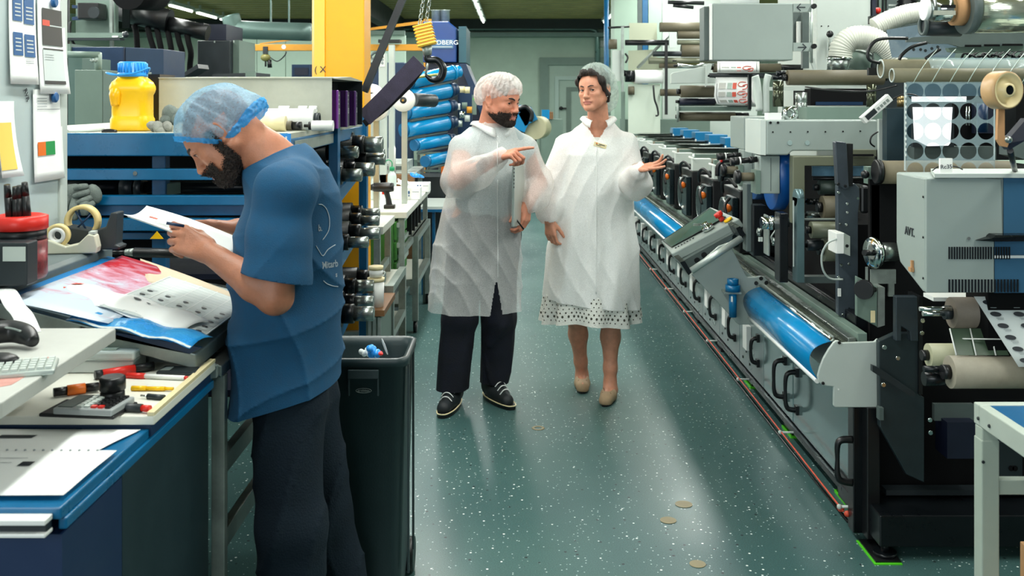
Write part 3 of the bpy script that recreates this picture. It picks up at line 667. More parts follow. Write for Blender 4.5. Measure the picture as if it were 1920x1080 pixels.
# ---- things on top of the rack
Z = RT
t = thing('steel_trough', 'long pale steel trough with an open end on the blue rack', 'trough', (-1.1, 4.4, Z))
x0, x1 = XX(298, 4.0), XX(622, 4.0); zt = ZZ(147, 4.0)
obj('front_plate', MB().box(x0, x1, 4.0, 4.006, Z, zt), M_zinc, t)
obj('top_flange', MB().box(x0, x1, 3.992, 4.05, zt, zt+.004), M_zinc, t)
obj('back_plate', MB().ext([(x0, 4.80, Z), (x1, 4.80, Z), (x1, 4.80, zt), (x0, 4.80, zt)], (0, .006, 0)), M_dgrey, t)
obj('cover', MB().ext([(x0, 4.05, zt-.001), (x1, 4.05, zt-.001), (x1, 4.45, zt+.012), (x1, 4.806, zt), (x0, 4.806, zt), (x0, 4.45, zt+.012)], (0, 0, .004)), M_zinc, t)
obj('divider', MB().box(x1-.12, x1-.115, 4.02, 4.78, Z, zt-.01), M_dgrey, t)
def pbx(y, lab, c):
    t = thing('cassette_box', lab, 'box', (x1-.05, y, Z), 'purple-spined cassette boxes in the trough end')
    obj('box_side', MB().box(x1-.105, x1-.004, y+.012, y+.12, Z+.001, Z+.155), M_dgrey, t, bevel=.002)
    obj('spine', MB().box(x1-.10, x1-.002, y, y+.0115, Z+.001, Z+.16), M_purple if c else mat('dark_purple', (66, 26, 92), .35), t, bevel=.002)
    obj('spine', MB().box(x1-.003, x1+.006, y-.002, y+.03, Z+.001, Z+.16), M_purple if c else mat('dark_purple', (66, 26, 92), .35), t, bevel=.002)
    text('303', .035, FR((x1-.0025, y+.075, Z+.07), 0, '+X'), M_lgrey, t)
    for k in range(3): obj('mark', MB().box(x1-.0035, x1-.002, y+.05, y+.085, Z+.10+.018*k, Z+.106+.018*k), M_paper2, t)
pbx(4.10, 'nearest purple-spined dark box in the open end of the steel trough', 1)
pbx(4.33, 'middle purple-spined dark box in the open end of the steel trough', 0)
pbx(4.56, 'rearmost purple-spined dark box in the open end of the steel trough', 0)
# yellow jug
jd = 3.86; jp = Vector((XX(249, jd), jd, Z))
s_ = jd/FPX
jug = thing('yellow_jug', 'yellow plastic canister with a blue screw lid', 'canister', jp)
hw = 36*s_
def rr(hw_, z, c=.45):   # octagonal rounded section
    pts = []
    for k in range(32):
        a = 2*PI*(k+.5)/32; cx, sy = math.cos(a), math.sin(a); n = 5
        r = hw_/((abs(cx)**n+abs(sy)**n)**(1/n))
        pts.append(jp+Vector((cx*r, sy*r*.8, z)))
    return pts
H = 113*s_; prof = [(.86, 0), (.97, .015), (1.0, .05), (1.0, .22), (.94, .26), (.93, .30), (.93, .66), (1.0, .71), (1.04, .77), (1.03, .82), (.93, .90), (.74, .965), (.68, .98), (.68, 1.0)]
vs = []; [vs.extend(rr(hw*a, b*(H*.90))) for a, b in prof]
fs = [(i*32+k, i*32+(k+1)%32, (i+1)*32+(k+1)%32, (i+1)*32+k) for i in range(len(prof)-1) for k in range(32)]+[tuple(range(32))]
obj('jug_body', MB().add(vs, fs, True), M_yplast, jug)
obj('grip_recess', MB().tube([jp+Vector((-hw*.60, -hw*.72, H*.68)), jp+Vector((-hw*.60, -hw*.80, H*.6)), jp+Vector((-hw*.60, -hw*.76, H*.42))], [.018, .022, .016], 12, 4), mat('yellow_plastic_side', (244, 180, 12), .3, 0, .06, 6), jug)
obj('lid', MB().lathe([(26*s_, H*.895), (27*s_, H*.90), (27*s_, H*.95), (25*s_, H*.97), (25*s_, H*1.0+.03), (23*s_, H+.034)], jp, (0, 0, 1), 32), M_capblue, jug)
mb = MB()
for k in range(24):
    a = 2*PI*k/24; c = jp+Vector((math.cos(a)*25.5*s_, math.sin(a)*25.5*s_, 0)); mb.cyl(c+Vector((0, 0, H*.97)), c+Vector((0, 0, H+.028)), .003, seg=6)
obj('lid_ribs', mb, M_capblue, jug)
obj('wire_handle', MB().tube([jp+Vector((-27*s_, -.02, H*.93)), jp+Vector((-40*s_, -.05, H*.96)), jp+Vector((-20*s_, -.07, H*.92)), jp+Vector((16*s_, -.07, H*.95)), jp+Vector((38*s_, -.04, H*1.04)), jp+Vector((27*s_, -.0, H*.95))], .0035, 8, 4), M_capblue, jug)
# gloves and bits on the rack top
def crumple(nm, px, py, d, rx, ry, rz, mt, lab, cat, n=9, parent=None):
    o = W(px, py, d); mb = MB(); random.seed(int(px))
    for i in range(n):
        mb.sphere(o+Vector((random.uniform(-rx, rx)*.6, random.uniform(-ry, ry)*.5, random.uniform(0, rz)*.6)), 1, 12, (rx*.5*random.uniform(.6, 1), ry*.6, rz*.5*random.uniform(.6, 1)), Euler((random.random(), random.random(), random.random())).to_matrix())
    if parent: return obj(nm, mb, mt, parent)
    return single(nm, mb, mt, lab, cat)
crumple('work_glove', 320, 231, 3.80, .06, .04, .07, M_glove, 'rumpled grey work gloves lying beside the yellow canister', 'glove')
crumple('work_glove', 300, 244, 3.74, .055, .04, .03, mat('glove_pale', (136, 138, 130), .85, 0, .3, 25, .4, 300), 'flat pale grey glove in front of the rumpled gloves', 'glove', 7)
single('cutter_tool', MB().tube([W(192, 247, 3.68), W(205, 246, 3.68), W(218, 248, 3.68)], .009, 10, 3), M_black, 'dark grey tool handle lying left of the yellow canister', 'tool')
single('metal_edge_strip', MB().cyl(W(120, 248, 3.66), W(196, 243, 3.75), .006).cyl(W(118, 245, 3.66), W(126, 248, 3.66), .010), M_lgrey, 'pale round rail lying on the left end of the rack top', 'rail')
single('dark_case', MB().box(XX(283, 4.1)-.01, XX(298, 4.0)-.004, 4.02, 4.2, Z+.001, ZZ(140, 4.1)), M_black, 'tall narrow black case left of the steel trough', 'case')
# rolls on top in front of the trough
def roll(px0, px1, py0, py1, d, mt, lab, hub=None, nm='film_roll', cat='roll', grp=None, rot=0):
    s = d/FPX; r = (py1-py0)/2*s; a = W(px0, (py0+py1)/2, d); b = W(px1, (py0+py1)/2, d)
    a.z = b.z = Z+r+.001
    if rot: b = a+Matrix.Rotation(rot, 3, 'Z') @ (b-a)
    t = thing(nm, lab, cat, a, grp); obj('roll_body', MB().cyl(a, b, r, seg=32), mt, t)
    if hub:
        ax = (b-a).normalized(); obj('core', MB().pipe(b-ax*.001, b+ax*.02, r*.6, r*.4, 20), hub, t)
    return t, a, b, r
roll(462, 590, 205, 246, 3.90, M_white, 'thick white roll in front of the steel trough', M_dgrey)
roll(478, 536, 222, 251, 3.78, M_cream, 'short cream roll behind the worker\'s collar, nearest on the rack')
t, a, b, r = roll(585, 625, 225, 245, 3.80, M_white, 'white roll with a black-collared spindle lying right of the cream roll')
obj('spindle', MB().cyl(a-Vector((.03, 0, 0)), a, .006).cyl(a-Vector((.012, 0, 0)), a, .016).cyl(a-Vector((.075, 0, 0)), a-Vector((.04, 0, 0)), .016), M_black, t)
obj('grey_plug', MB().cyl(a-Vector((.11, 0, 0)), a-Vector((.076, 0, 0)), .019), M_taupe, t)
for px, w_, lab in ((523, 20, 'small white roll end lying on the thick white roll, left one'), (560, 16, 'small white roll end lying on the thick white roll, middle one'), (580, 14, 'small white roll end with a hole, right one')):
    a = W(px, 205, 3.96); single('paper_core', MB().pipe(a, a+Vector((w_*3.96/FPX, 0, 0)), .014, .006), M_white, lab, 'paper core', 'small white cores on the thick roll')
# ---------------- yellow column ----------------
d = 5.5
mb = MB().box(XX(611, d), XX(683, d), d, d+.22, 0, 3.62).m(1).box(XX(583, d), XX(590, d), d+.02, d+.2, 0, 3.62).box(XX(590.3, d), XX(610.7, d), d-.03, d+.2, 0, 3.62)
col = thing('crane_column', 'massive yellow steel column rising behind the blue rack', 'column', (XX(633, d), d, 0))
obj('column_body', MB().box(XX(609, d), XX(683, d), d, d+.25, 0, 3.62), M_yellow, col, bevel=.006)
obj('column_flange', MB().ext([(XX(583, d), d+.03, 0), (XX(590, d), d-.012, 0), (XX(609.5, d), d-.014, 0), (XX(609.5, d), d+.25, 0), (XX(583, d), d+.25, 0)], (0, 0, 3.62)), mat('yellow_paint_light', (250, 190, 70), .35, 0, .05, 3), col)
text('( X', .05, FR((XX(598, d)+.01, d-.016, ZZ(131, d)), 0), M_dgrey, col)
# ---------------- crane hook, chains, sling ----------------
hd = 4.9
hook = thing('crane_hook', 'yellow ribbed hook block with a heavy steel hook hanging on two chains', 'crane hook', W(795, 65, hd))
bm_ = MB(); c = W(797, 66, hd)
A = Matrix.Translation(c) @ Matrix.Rotation(math.radians(-14), 4, 'Y')
bm_.box(-.040, .040, -.035, .035, -.055, .055, A)
for k in range(7): bm_.box(-.047, .047, -.042, .042, -.05+.016*k, -.042+.016*k, A)
obj('block', bm_, M_yplast, hook, bevel=.003)
obj('swivel', MB().cyl(A @ Vector((-.005, 0, -.055)), A @ Vector((-.012, 0, -.10)), .026, .02), M_alu2, hook)
pts = [A @ Vector(v) for v in ((-.012, 0, -.09), (-.015, 0, -.12), (.028, 0, -.135), (.046, 0, -.18), (.020, 0, -.225), (-.022, 0, -.220), (-.045, 0, -.19))]
obj('hook', MB().tube(pts, [.016, .018, .017, .02, .02, .014, .006], 12, 6), M_black2, hook)
obj('safety_latch', MB().tube([A @ Vector((-.012, 0, -.12)), A @ Vector((-.045, 0, -.19))], .006), M_alu, hook)
def chain(a, b, lab):
    n = int((b-a).length/.026); mb = MB(); ax = (b-a).normalized()
    for i in range(n):
        c = a.lerp(b, (i+.5)/n); u = ax.orthogonal().normalized(); v = ax.cross(u)
        if i % 2: u, v = v, u
        pts = [c+ax*(.017*math.cos(t*PI/6))+u*(.009*math.sin(t*PI/6)) for t in range(13)]
        mb.tube(pts, .0032, 6, 0, False)
    obj('chain', mb, M_steel, hook)
chain(W(806, -80, hd)+Vector((.02, 0, .1)), A @ Vector((-.015, 0, .055)), ''); chain(W(817, -80, hd)+Vector((.02, 0, .1)), A @ Vector((.018, 0, .055)), '')
def band(pts, wdt, th, mt, nm, lab, cat, par=None):
    mb = MB(); pts = [Vector(p) for p in pts]; n = len(pts); vs = []
    for i, p in enumerate(pts):
        t_ = (pts[min(i+1, n-1)]-pts[max(i-1, 0)]).normalized(); s = t_.cross(Vector((0, 1, 0))).normalized(); o = Vector((0, 1, 0))
        for a, b in ((-1, -1), (1, -1), (1, 1), (-1, 1)): vs.append(p+s*wdt/2*a+o*th/2*b)
    fs = [(i*4+k, i*4+(k+1)%4, (i+1)*4+(k+1)%4, (i+1)*4+k) for i in range(n-1) for k in range(4)]+[(0, 1, 2, 3), tuple(range(4*n-4, 4*n))]
    mb.add(vs, fs)
    if par: return obj(nm, mb, mt, par)
    return single(nm, mb, mt, lab, cat)
M_sling = mat('sling_fabric', (64, 58, 78), .8, 0, .2, 20, .3, 300)
sl = thing('lifting_sling', 'dark violet textile sling running from the crane hook down to the rack', 'sling', W(740, 160, 4.95))
band([W(787, 116, hd), W(759, 145, 4.92), W(722, 184, 4.95), W(683, 222, 5.0)], .085, .02, M_sling, 'strap', '', '', sl)
band([W(793, 123, hd+.04), W(768, 158, 4.98), W(725, 200, 5.0), W(683, 232, 5.05)], .035, .02, mat('sling_dark', (24, 22, 30), .8), 'strap_edge', '', '', sl)
single('steel_bar', MB().box(-.018, .018, -.018, .018, 0, 1.75, Matrix.Translation(W(683, 172, 5.1)) @ Matrix.Rotation(math.radians(22.5), 4, 'Y')), M_black, 'black slanting bar running from the roof down behind the yellow column', 'bar')
# ---------------- waste bin ----------------
bx1 = -.335; bt = .80; y0, y1 = 3.07, 3.36; bx0 = -.62
bin_ = thing('waste_bin', 'tall dark grey-green plastic waste bin beside the worker', 'bin', ((bx0+bx1)/2, 3.2, 0))
M_bin = mat('bin_plastic', (34, 50, 52), .42, 0, .12, 5, .05, 200)
def ring(x0, x1, ya, yb, z, c=.035, n=5):
    P = []
    for (cx, cy, a0) in ((x1-c, yb-c, 0), (x0+c, yb-c, PI/2), (x0+c, ya+c, PI), (x1-c, ya+c, 1.5*PI)):
        for k in range(n+1): a = a0+PI/2*k/n; P.append(Vector((cx+c*math.cos(a), cy+c*math.sin(a), z)))
    return P
def loft(rings, cap0=False, cap1=False, mb=None, smooth=True):
    n = len(rings[0]); vs = [p for r in rings for p in r]; m = len(rings)
    fs = [(i*n+k, i*n+(k+1)%n, (i+1)*n+(k+1)%n, (i+1)*n+k) for i in range(m-1) for k in range(n)]
    if cap0: fs.append(tuple(range(n)))
    if cap1: fs.append(tuple(range((m-1)*n, m*n)))
    return (mb or MB()).add(vs, fs, smooth)
R = [ring(bx0+.03, bx1-.03, y0+.03, y1-.03, 0), ring(bx0+.02, bx1-.02, y0+.02, y1-.02, .10), ring(bx0+.004, bx1-.004, y0+.004, y1-.004, bt-.03), ring(bx0-.004, bx1+.004, y0-.004, y1+.004, bt-.028), ring(bx0-.006, bx1+.006, y0-.006, y1+.006, bt-.004), ring(bx0, bx1, y0, y1, bt), ring(bx0+.012, bx1-.012, y0+.012, y1-.012, bt-.004), ring(bx0+.016, bx1-.016, y0+.016, y1-.016, bt-.03), ring(bx0+.02, bx1-.02, y0+.02, y1-.02, bt-.35)]
obj('bin_body', loft(R, True, True), M_bin, bin_)
cxb = XX(681, 3.06)
obj('handle', MB().box(cxb-.048, cxb+.048, y0-.012, y0-.002, bt-.062, bt-.034).box(cxb-.048, cxb-.042, y0-.010, y0+.002, bt-.115, bt-.0625).box(cxb+.042, cxb+.048, y0-.010, y0+.002, bt-.115, bt-.0625), M_bin, bin_, bevel=.002)
obj('logo_frame', MB().tube([Vector((cxb+.024*math.cos(a*PI/10)*(1 if True else 1), y0-.001, bt-.10+.007*math.sin(a*PI/10))) for a in range(21)], .0008, 6), M_alu2, bin_)
text('probbax', .011, FR((cxb, y0-.001, bt-.1), 0), M_alu2, bin_)
for k, (dx, dz) in enumerate(((-.05, -.15), (-.02, -.20), (.01, -.17))):
    pass
obj('corner_rib', MB().box(bx1+.0, bx1+.006, y0+.035, y0+.05, .12, bt-.03).box(bx1-.002, bx1+.004, y0+.20, y0+.22, .12, bt-.03), M_bin, bin_)
obj('wheel', MB().cyl((bx1-.04, y1+.012, .06), (bx1-.005, y1+.012, .06), .055), M_black, bin_)
# waste in bin
wz = bt-.12
single('waste_heap', loft([ring(bx0+.02, bx1-.02, y0+.02, y1-.02, wz-.02), ring(bx0+.06, bx1-.06, y0+.06, y1-.06, wz+.0)], True, True), M_paper2, 'heap of crumpled scraps filling the bottom of the bin', 'waste')['kind'] = 'stuff'
crumple('crumpled_wrapper', 703, 664, 3.22, .03, .03, .035, M_capblue, 'crumpled light blue wrapper in the waste bin', 'wrapper', 7)
crumple('crumpled_paper', 683, 663, 3.24, .022, .02, .02, M_paper2, 'small crumpled whitish paper left of the blue wrapper in the bin', 'paper', 7)
crumple('crumpled_wrapper', 717, 666, 3.19, .014, .014, .012, M_red, 'small red scrap in front of the blue wrapper in the bin', 'wrapper', 5)
cc = W(721, 650, 3.27); single('paper_disc', MB().lathe([(.028, 0), (.028, .001)], cc, (.85, .3, .3), 28), M_paper, 'white half-disc of card standing upright in the bin', 'card')
# ---------------- benches, carts and machines between rack and aisle ----------------
def legs(t, x0, x1, y0, y1, z, w_=.035, mt=None, foot=True):
    for x in (x0, x1-w_):
        for y in (y0, y1-w_): obj('leg', MB().box(x, x+w_, y, y+w_, 0, z), mt or M_alu2, t)
def bench(nm, x0, x1, y0, y1, z, th, lab, top=M_lgrey, rail=True):
    t = thing(nm, lab, 'workbench', ((x0+x1)/2, (y0+y1)/2, 0))
    obj('bench_top', MB().box(x0, x1, y0, y1, z-th, z), top, t, bevel=.004)
    legs(t, x0+.02, x1-.02, y0+.02, y1-.02, z-th-.001)
    if rail:
        obj('lower_shelf', MB().box(x0+.06, x1-.06, y0+.06, y1-.06, .30, .32), M_alu2, t)
        obj('side_rail', MB().box(x1-.05, x1-.025, y0+.06, y1-.06, .62, .66), M_alu2, t)
    return t
M_ptop = mat('pale_bench_top', (206, 208, 198), .45, 0, .1, 6)
bench('workbench', -1.5, -.72, 5.45, 5.98, .90, .045, 'nearest pale bench just right of the blue rack, green drawers below', M_ptop)
bench('workbench', -1.6, -.665, 6.15, 7.85, .90, .04, 'pale bench carrying the cordless drill and the glove boxes', M_ptop)
bench('workbench', -1.7, -.80, 8.1, 8.85, 1.0, .04, 'rear bench with white trays behind the wash bottles', M_alu)
# green drawer unit
t = thing('drawer_unit', 'green metal drawer unit standing under the pale benches', 'drawer unit', (-.95, 6.3, 0))
x1 = XX(735, 6.05); obj('carcass', MB().box(-1.4, x1, 6.08, 6.75, .45, .855), M_green, t, bevel=.004)
obj('plinth', MB().box(-1.38, x1-.03, 6.1, 6.7, 0, .448), M_dgrey, t)
for k in range(3):
    dr_ = obj('drawer_front', MB().box(x1+.001, x1+.018, 6.12, 6.72, .48+.125*k, .59+.125*k), M_green, t, bevel=.003)
    obj('handle', MB().box(x1+.0185, x1+.032, 6.14, 6.70, .555+.125*k, .582+.125*k), M_alu, dr_)
# white buckets
def bucket(px, py0, py1, r, d, lab):
    x = XX(px, d); t = thing('bucket', lab, 'bucket', (x, d, ZZ(py1, d)), 'stacked white tubs')
    obj('tub', MB().lathe([(r*.9, 0), (r, ZZ(py0, d)-ZZ(py1, d)-.02)], (x, d, ZZ(py1, d)), (0, 0, 1), 24), M_white, t)
    obj('lid', MB().lathe([(r*1.04, 0), (r*1.04, .018)], (x, d, ZZ(py0, d)-.0195), (0, 0, 1), 24), M_cream, t)
t = thing('low_cabinet', 'low brown wooden cabinet with slatted front behind the bin', 'cabinet', (XX(705, 5.0), 5.0, 0))
zz = ZZ(578, 5.0); obj('cabinet_top', MB().box(XX(686, 5.0), XX(723, 5.0), 4.95, 5.4, zz-.03, zz), M_wood, t)
obj('cabinet_body', MB().box(XX(688, 5.0), XX(715, 5.0), 4.97, 5.4, 0, zz-.0305), M_ggrey, t)
for k in range(3): obj('slat', MB().fb(690+9*k, 595, 696+9*k, 640, 4.955, .01), M_alu2, t)
bucket(705, 520, 577, .042, 5.05, 'lower white tub on the brown cabinet behind the bin')
bucket(705, 498, 519, .036, 5.05, 'upper narrower white tub stacked on the lower one')
# cordless drill
dd = 6.35; o = W(713, 366, dd); o.z = .9+.115
t = thing('cordless_drill', 'black cordless drill with a red trigger lying on the pale bench', 'drill', o)
obj('motor_housing', MB().lathe([(.022, -.06), (.028, -.05), (.03, 0), (.032, .05), (.026, .075)], o+Vector((.01, 0, .02)), (1, 0, 0), 20), M_black, t)
obj('chuck', MB().lathe([(.010, 0), (.018, .02), (.021, .06)], o+Vector((-.10, 0, .02)), (1, 0, 0), 18), M_dgrey, t)
obj('grip', MB().tube([o+Vector((.035, 0, 0)), o+Vector((.05, 0, -.05)), o+Vector((.058, 0, -.10))], [.018, .017, .022], 12, 4), M_black, t)
obj('battery', MB().box(o.x+.025, o.x+.095, dd-.03, dd+.03, .901, .925), M_black, t, bevel=.004)
obj('trigger', MB().box(o.x+.012, o.x+.028, dd-.008, dd+.008, o.z-.025, o.z-.003), M_red, t)
obj('bit', MB().cyl(o+Vector((-.125, 0, .02)), o+Vector((-.10, 0, .02)), .006), M_chrome, t)
# glove boxes
def gbox(px0, px1, py0, py1, d, lab, tissue):
    t = thing('glove_box', lab, 'box', (XX((px0+px1)/2, d), d, .9), 'white glove dispenser boxes on the pale bench')
    h = (py1-py0)*d/FPX; x0, x1 = XX(px0, d), XX(px1, d)
    obj('carton', MB().box(x0, x1, d, d+.12, .901, .901+h), M_paper, t, bevel=.002)
    cx = x0+(x1-x0)*.6; cz = .901+h*.5
    for s in (-1, 1):
        obj('hand_print', MB().sphere((cx+s*.010, d-.001, cz+.008), .008, 8, (.8, .1, 1.6)).sphere((cx+s*.010, d-.001, cz-.014), .006, 8, (.8, .1, 1)), M_screen, t)
    obj('text_line', MB().box(x0+(x1-x0)*.75, x1-.01, d-.001, d, cz+.01, cz+.014), M_inkg, t)
    crumple('glove_tuft', (px0+px1)/2, py0-1, d+.06, (x1-x0)*.35, .03, .02, tissue, '', '', 8, t)
gbox(728, 788, 346, 368, 6.9, 'nearer glove box with white gloves sticking out', M_white)
gbox(757, 805, 332, 349, 7.45, 'farther glove box with blue gloves sticking out', M_capblue)
# wash bottles
def wash(px, d, lab):
    x = XX(px, d); h = 46*d/FPX
    t = thing('wash_bottle', lab, 'bottle', (x, d, .9), 'wash bottles with green caps')
    obj('bottle', MB().lathe([(.03, 0), (.033, .005), (.033, h*.72), (.028, h*.82), (.016, h*.9), (.016, h*.95)], (x, d, .901), (0, 0, 1), 20), M_clear, t)
    obj('cap', MB().lathe([(.019, 0), (.019, .025), (.012, .03)], (x, d, .901+h*.95), (0, 0, 1), 16), M_gcap, t)
    zt_ = .901+h*.95+.03
    obj('spout', MB().tube([(x, d, zt_), (x, d, zt_+.03), (x-.02, d, zt_+.048), (x-.045, d, zt_+.04), (x-.055, d, zt_+.01)], .004, 8, 4), M_gcap, t)
wash(735, 7.3, 'wash bottle with green cap and bent spout, right of the aluminium post'); wash(704, 6.9, 'wash bottle with green cap, left of the aluminium post')
# posts with white spools
def spoolpost(px, py, r, d, lab, base=.9, depth=.05):
    x = XX(px, d); z = ZZ(py, d)
    t = thing('spool_stand', lab, 'spool stand', (x, d, base), 'white reels on aluminium posts')
    obj('post', MB().box(x-.018, x+.018, d+.03, d+.066, base+.001, z), M_alu, t)
    obj('reel', MB().lathe([(r*.3, 0), (r*.98, 0), (r, .004), (r, depth), (r*.3, depth)], (x, d-.03, z), (0, 1, 0), 36, False), M_white, t)
    obj('hub', MB().lathe([(r*.29, 0), (r*.27, -.006), (r*.12, -.004)], (x, d-.026, z), (0, 1, 0), 20), M_dgrey, t)
    obj('axle', MB().cyl((x, d-.04, z), (x, d+.06, z), .008), M_chrome, t)
    return t
spoolpost(704, 201, .088, 6.35, 'nearest white reel, crossed by the dark sling', depth=.12)
sm_ = spoolpost(757, 188, .076, 6.6, 'smaller white reel on the aluminium post right of the dark sling', depth=.05)
spoolpost(697, 180, .092, 7.6, 'rear white reel with a folded paper end, behind the nearest one', depth=.06)
obj('sleeve_roll', MB().cyl(W(775, 187, 6.72), W(813, 189, 6.9), .045), M_dgrey, sm_)
# white guide posts with symbols
t = thing('guide_post', 'white machine post with an arrow and two round symbols', 'post', (XX(717, 7.9), 7.9, 0))
obj('post', MB().box(XX(710, 7.9), XX(724, 7.9), 7.9, 7.98, 0, ZZ(100, 7.9)), M_lgrey, t)
obj('symbol_plate', MB().fb(712.5, 101, 721, 125, 7.895, .004), M_white, t)
obj('arrow_symbol', MB().fp([(714, 108), (720, 108), (717, 102)], 7.892, .003), M_ink, t)
for y in (112, 118): obj('round_symbol', MB().lathe([(.011, 0), (.011, .003)], W(717, y, 7.895), (0, -1, 0), 16), M_inkg, t)
single('guide_post', MB().box(XX(728, 8.0), XX(738, 8.0), 8.02, 8.1, 0, ZZ(84, 8.0)), M_lgrey, 'plain white machine post right of the one with symbols', 'post')
# dark blue machine back panel
t = thing('blue_machine', 'dark blue machine cabinet behind the white posts', 'machine', (XX(720, 9.5), 9.5, 0))
obj('cabinet', MB().box(XX(684, 9.4), XX(760, 9.4), 9.4, 10.2, 0, ZZ(117, 9.4)), M_navy, t, bevel=.01)
obj('label_plate', MB().fb(686, 104, 700, 116, 9.38, .01), M_lgrey, t)
text('TS MC', .04, FR(W(693, 110, 9.375)), M_ink, t)
obj('bent_pipe', MB().tube([W(688, 117, 9.3), W(700, 100, 9.3), W(715, 98, 9.3), W(722, 112, 9.3)], .012, 8, 4), M_mgrey, t)
# LUNDBERG dust machine
d = 10.2
t = thing('filter_machine', 'tall dark blue filter machine lettered LUNDBERG above the tilted blue cylinders', 'machine', W(830, 80, d)*1)
t.location.z = 0
for o in (): pass
ux0, ux1 = XX(793, d), XX(855, d)
top = MB().ext([(ux0, d, ZZ(117, d)), (ux1, d, ZZ(117, d)), (ux1, d, ZZ(52, d)), (ux1-.08, d, ZZ(40, d)), (ux0, d, ZZ(40, d))], (.02, 1.0, 0))
obj('hopper', top, mat('machine_navy', (16, 60, 124), .35, 0, .12, 3), t, bevel=.01)
obj('side_panel', MB().box(ux1+.022, ux1+.10, d+.1, d+1.0, ZZ(117, d), ZZ(48, d)), mat('machine_teal', (36, 84, 96), .4, 0, .12, 3), t)
obj('lower_body', MB().ext([(ux0+.02, d+.05, 0), (ux1+.25, d+.05, 0), (ux1+.25, d+.05, ZZ(200, d)), (ux1+.02, d+.05, ZZ(118, d)), (ux0+.02, d+.05, ZZ(118, d))], (0, .9, 0)), M_dnavy, t)
obj('sloped_panel', MB().ext([(ux1+.03, d+.02, ZZ(119, d)), (ux1+.10, d+.02, ZZ(119, d)), (ux1+.32, d+.02, ZZ(215, d)), (ux1+.25, d+.02, ZZ(215, d))], (0, .9, 0)), M_navy, t)
obj('name_plate', MB().fb(803, 74, 850, 91, d-.01, .009), mat('plate_blue', (70, 112, 150), .4), t)
text('LUNDBERG', .062, FR(W(826, 80, d-.012)), M_white, t, sx=1.15)
obj('plate_rule', MB().fb(803, 87, 848, 88.5, d-.013, .003), M_lgrey, t)
for px in (818, 834): obj('exhaust_stub', MB().lathe([(.05, 0), (.05, .12), (.06, .13)], W(px, 42, d+.3), (0, 0, 1), 16), M_alu2, t)
# stack of tilted blue cylinders
rk = thing('cylinder_stand', 'dark stand that holds the tilted blue cylinders', 'stand', (XX(812, 8.8), 8.8, 0))
obj('upright', MB().box(XX(764, 8.9), XX(770, 8.9), 8.9, 8.96, 0, ZZ(140, 8.9)), M_navy, rk)
obj('upright', MB().box(XX(850, 9.4), XX(858, 9.4), 9.4, 9.46, 0, ZZ(130, 9.4)), M_dgrey, rk)
obj('stand_base', MB().box(XX(764, 9), XX(858, 9), 8.9, 9.4, 0, .9), M_dgrey, rk)
names = ['topmost', 'second from the top', 'third from the top', 'fourth from the top', 'fifth from the top', 'lowest']
for i, (x0, y0, x1, y1, r) in enumerate(((770, 153, 846, 137, 15), (768, 181, 840, 170, 16), (765, 211, 838, 200, 14), (760, 244, 838, 231, 15), (780, 272, 838, 262, 12), (800, 302, 838, 294, 12))):
    a = W(x0, y0, 8.45); b = W(x1, y1, 8.75); ax = (b-a).normalized(); r = r*.92*8.6/FPX
    t = thing('blue_cylinder', '%s of the tilted shiny blue cylinders' % names[i], 'cylinder', a, 'tilted blue cylinders')
    obj('shell', MB().cyl(a, b, r, seg=28), M_cyan, t)
    obj('end_ring', MB().cyl(b+ax*.005, b+ax*.03, r*1.04).cyl(b+ax*.035, b+ax*.09, r*.85), M_navy if i else M_cyan, t)
    obj('front_cap', MB().cyl(a-ax*.03, a-ax*.002, r*.96), M_blue, t)
    if i == 0: obj('brass_rod', MB().cyl(W(768, 147, 8.3), W(833, 138, 8.5), .012), mat('brass_rod', (150, 150, 90), .35, .6), t)
    if i in (0, 1, 3): obj('white_mark', MB().box(-.035, .035, -.002, .002, -.006, .006, Matrix.Translation((a+b)/2+Vector((-.05, -r*.98, .01))) @ Matrix.Rotation(.5, 4, 'Y')), M_white, t)
    obj('carry_bar', MB().cyl(a-Vector((-.02, 0, r+.012)), b-Vector((0, 0, r+.012)), .012), M_mgrey, t)
# instruments right of the cylinders
t = thing('valve_panel', 'cluster of small white and brass valves beside the blue cylinders', 'valves', (XX(868, 9.2), 9.2, .9))
obj('panel', MB().box(XX(858, 9.5), XX(885, 9.5), 9.5, 9.56, 0, ZZ(160, 9.3)), M_navy, t)
for k, (px, py, mt) in enumerate(((866, 168, M_cream), (876, 169, M_cream), (858, 200, M_white), (871, 198, M_ggrey), (866, 215, M_chrome), (880, 206, M_ochre), (876, 222, M_lgrey), (862, 232, M_alu))):
    obj('valve', MB().cyl(W(px, py-6, 9.2), W(px, py+6, 9.2), .025), mt, t)
obj('green_light_box', MB().fb(885, 178, 893, 215, 9.25, .05).m(1).fb(887, 184, 891, 187, 9.245, .005), [M_ggrey, M_lime], t)
# aluminium carts near the man
def cart(x0, x1, y0, y1, tops, lab, mt=M_alu2, posts=.04):
    t = thing('cart', lab, 'cart', ((x0+x1)/2, (y0+y1)/2, 0))
    zt_ = max(tops)
    for x in (x0, x1-posts):
        for y in (y0, y1-posts): obj('upright', MB().box(x, x+posts, y, y+posts, .08, zt_), mt, t)
    for z in tops:
        obj('shelf', MB().box(x0+posts, x1-posts, y0+posts, y1-posts, z-.03, z-.01), M_ptop if z < .8 else M_alu, t)
        obj('rail', MB().box(x1-posts, x1, y0+posts+.001, y1-posts-.001, z-.04, z), mt, t)
        obj('rail', MB().box(x0+posts+.001, x1-posts-.001, y0, y0+posts, z-.04, z), mt, t)
    for x in (x0+.02, x1-.02):
        for y in (y0+.02, y1-.02): obj('caster', MB().cyl((x-.012, y, .04), (x+.012, y, .04), .038), M_black, t)
    return t
cart(-1.1, -.66, 5.42, 6.05, [.33, .58], 'near aluminium cart with pale shelf, right behind the bin')
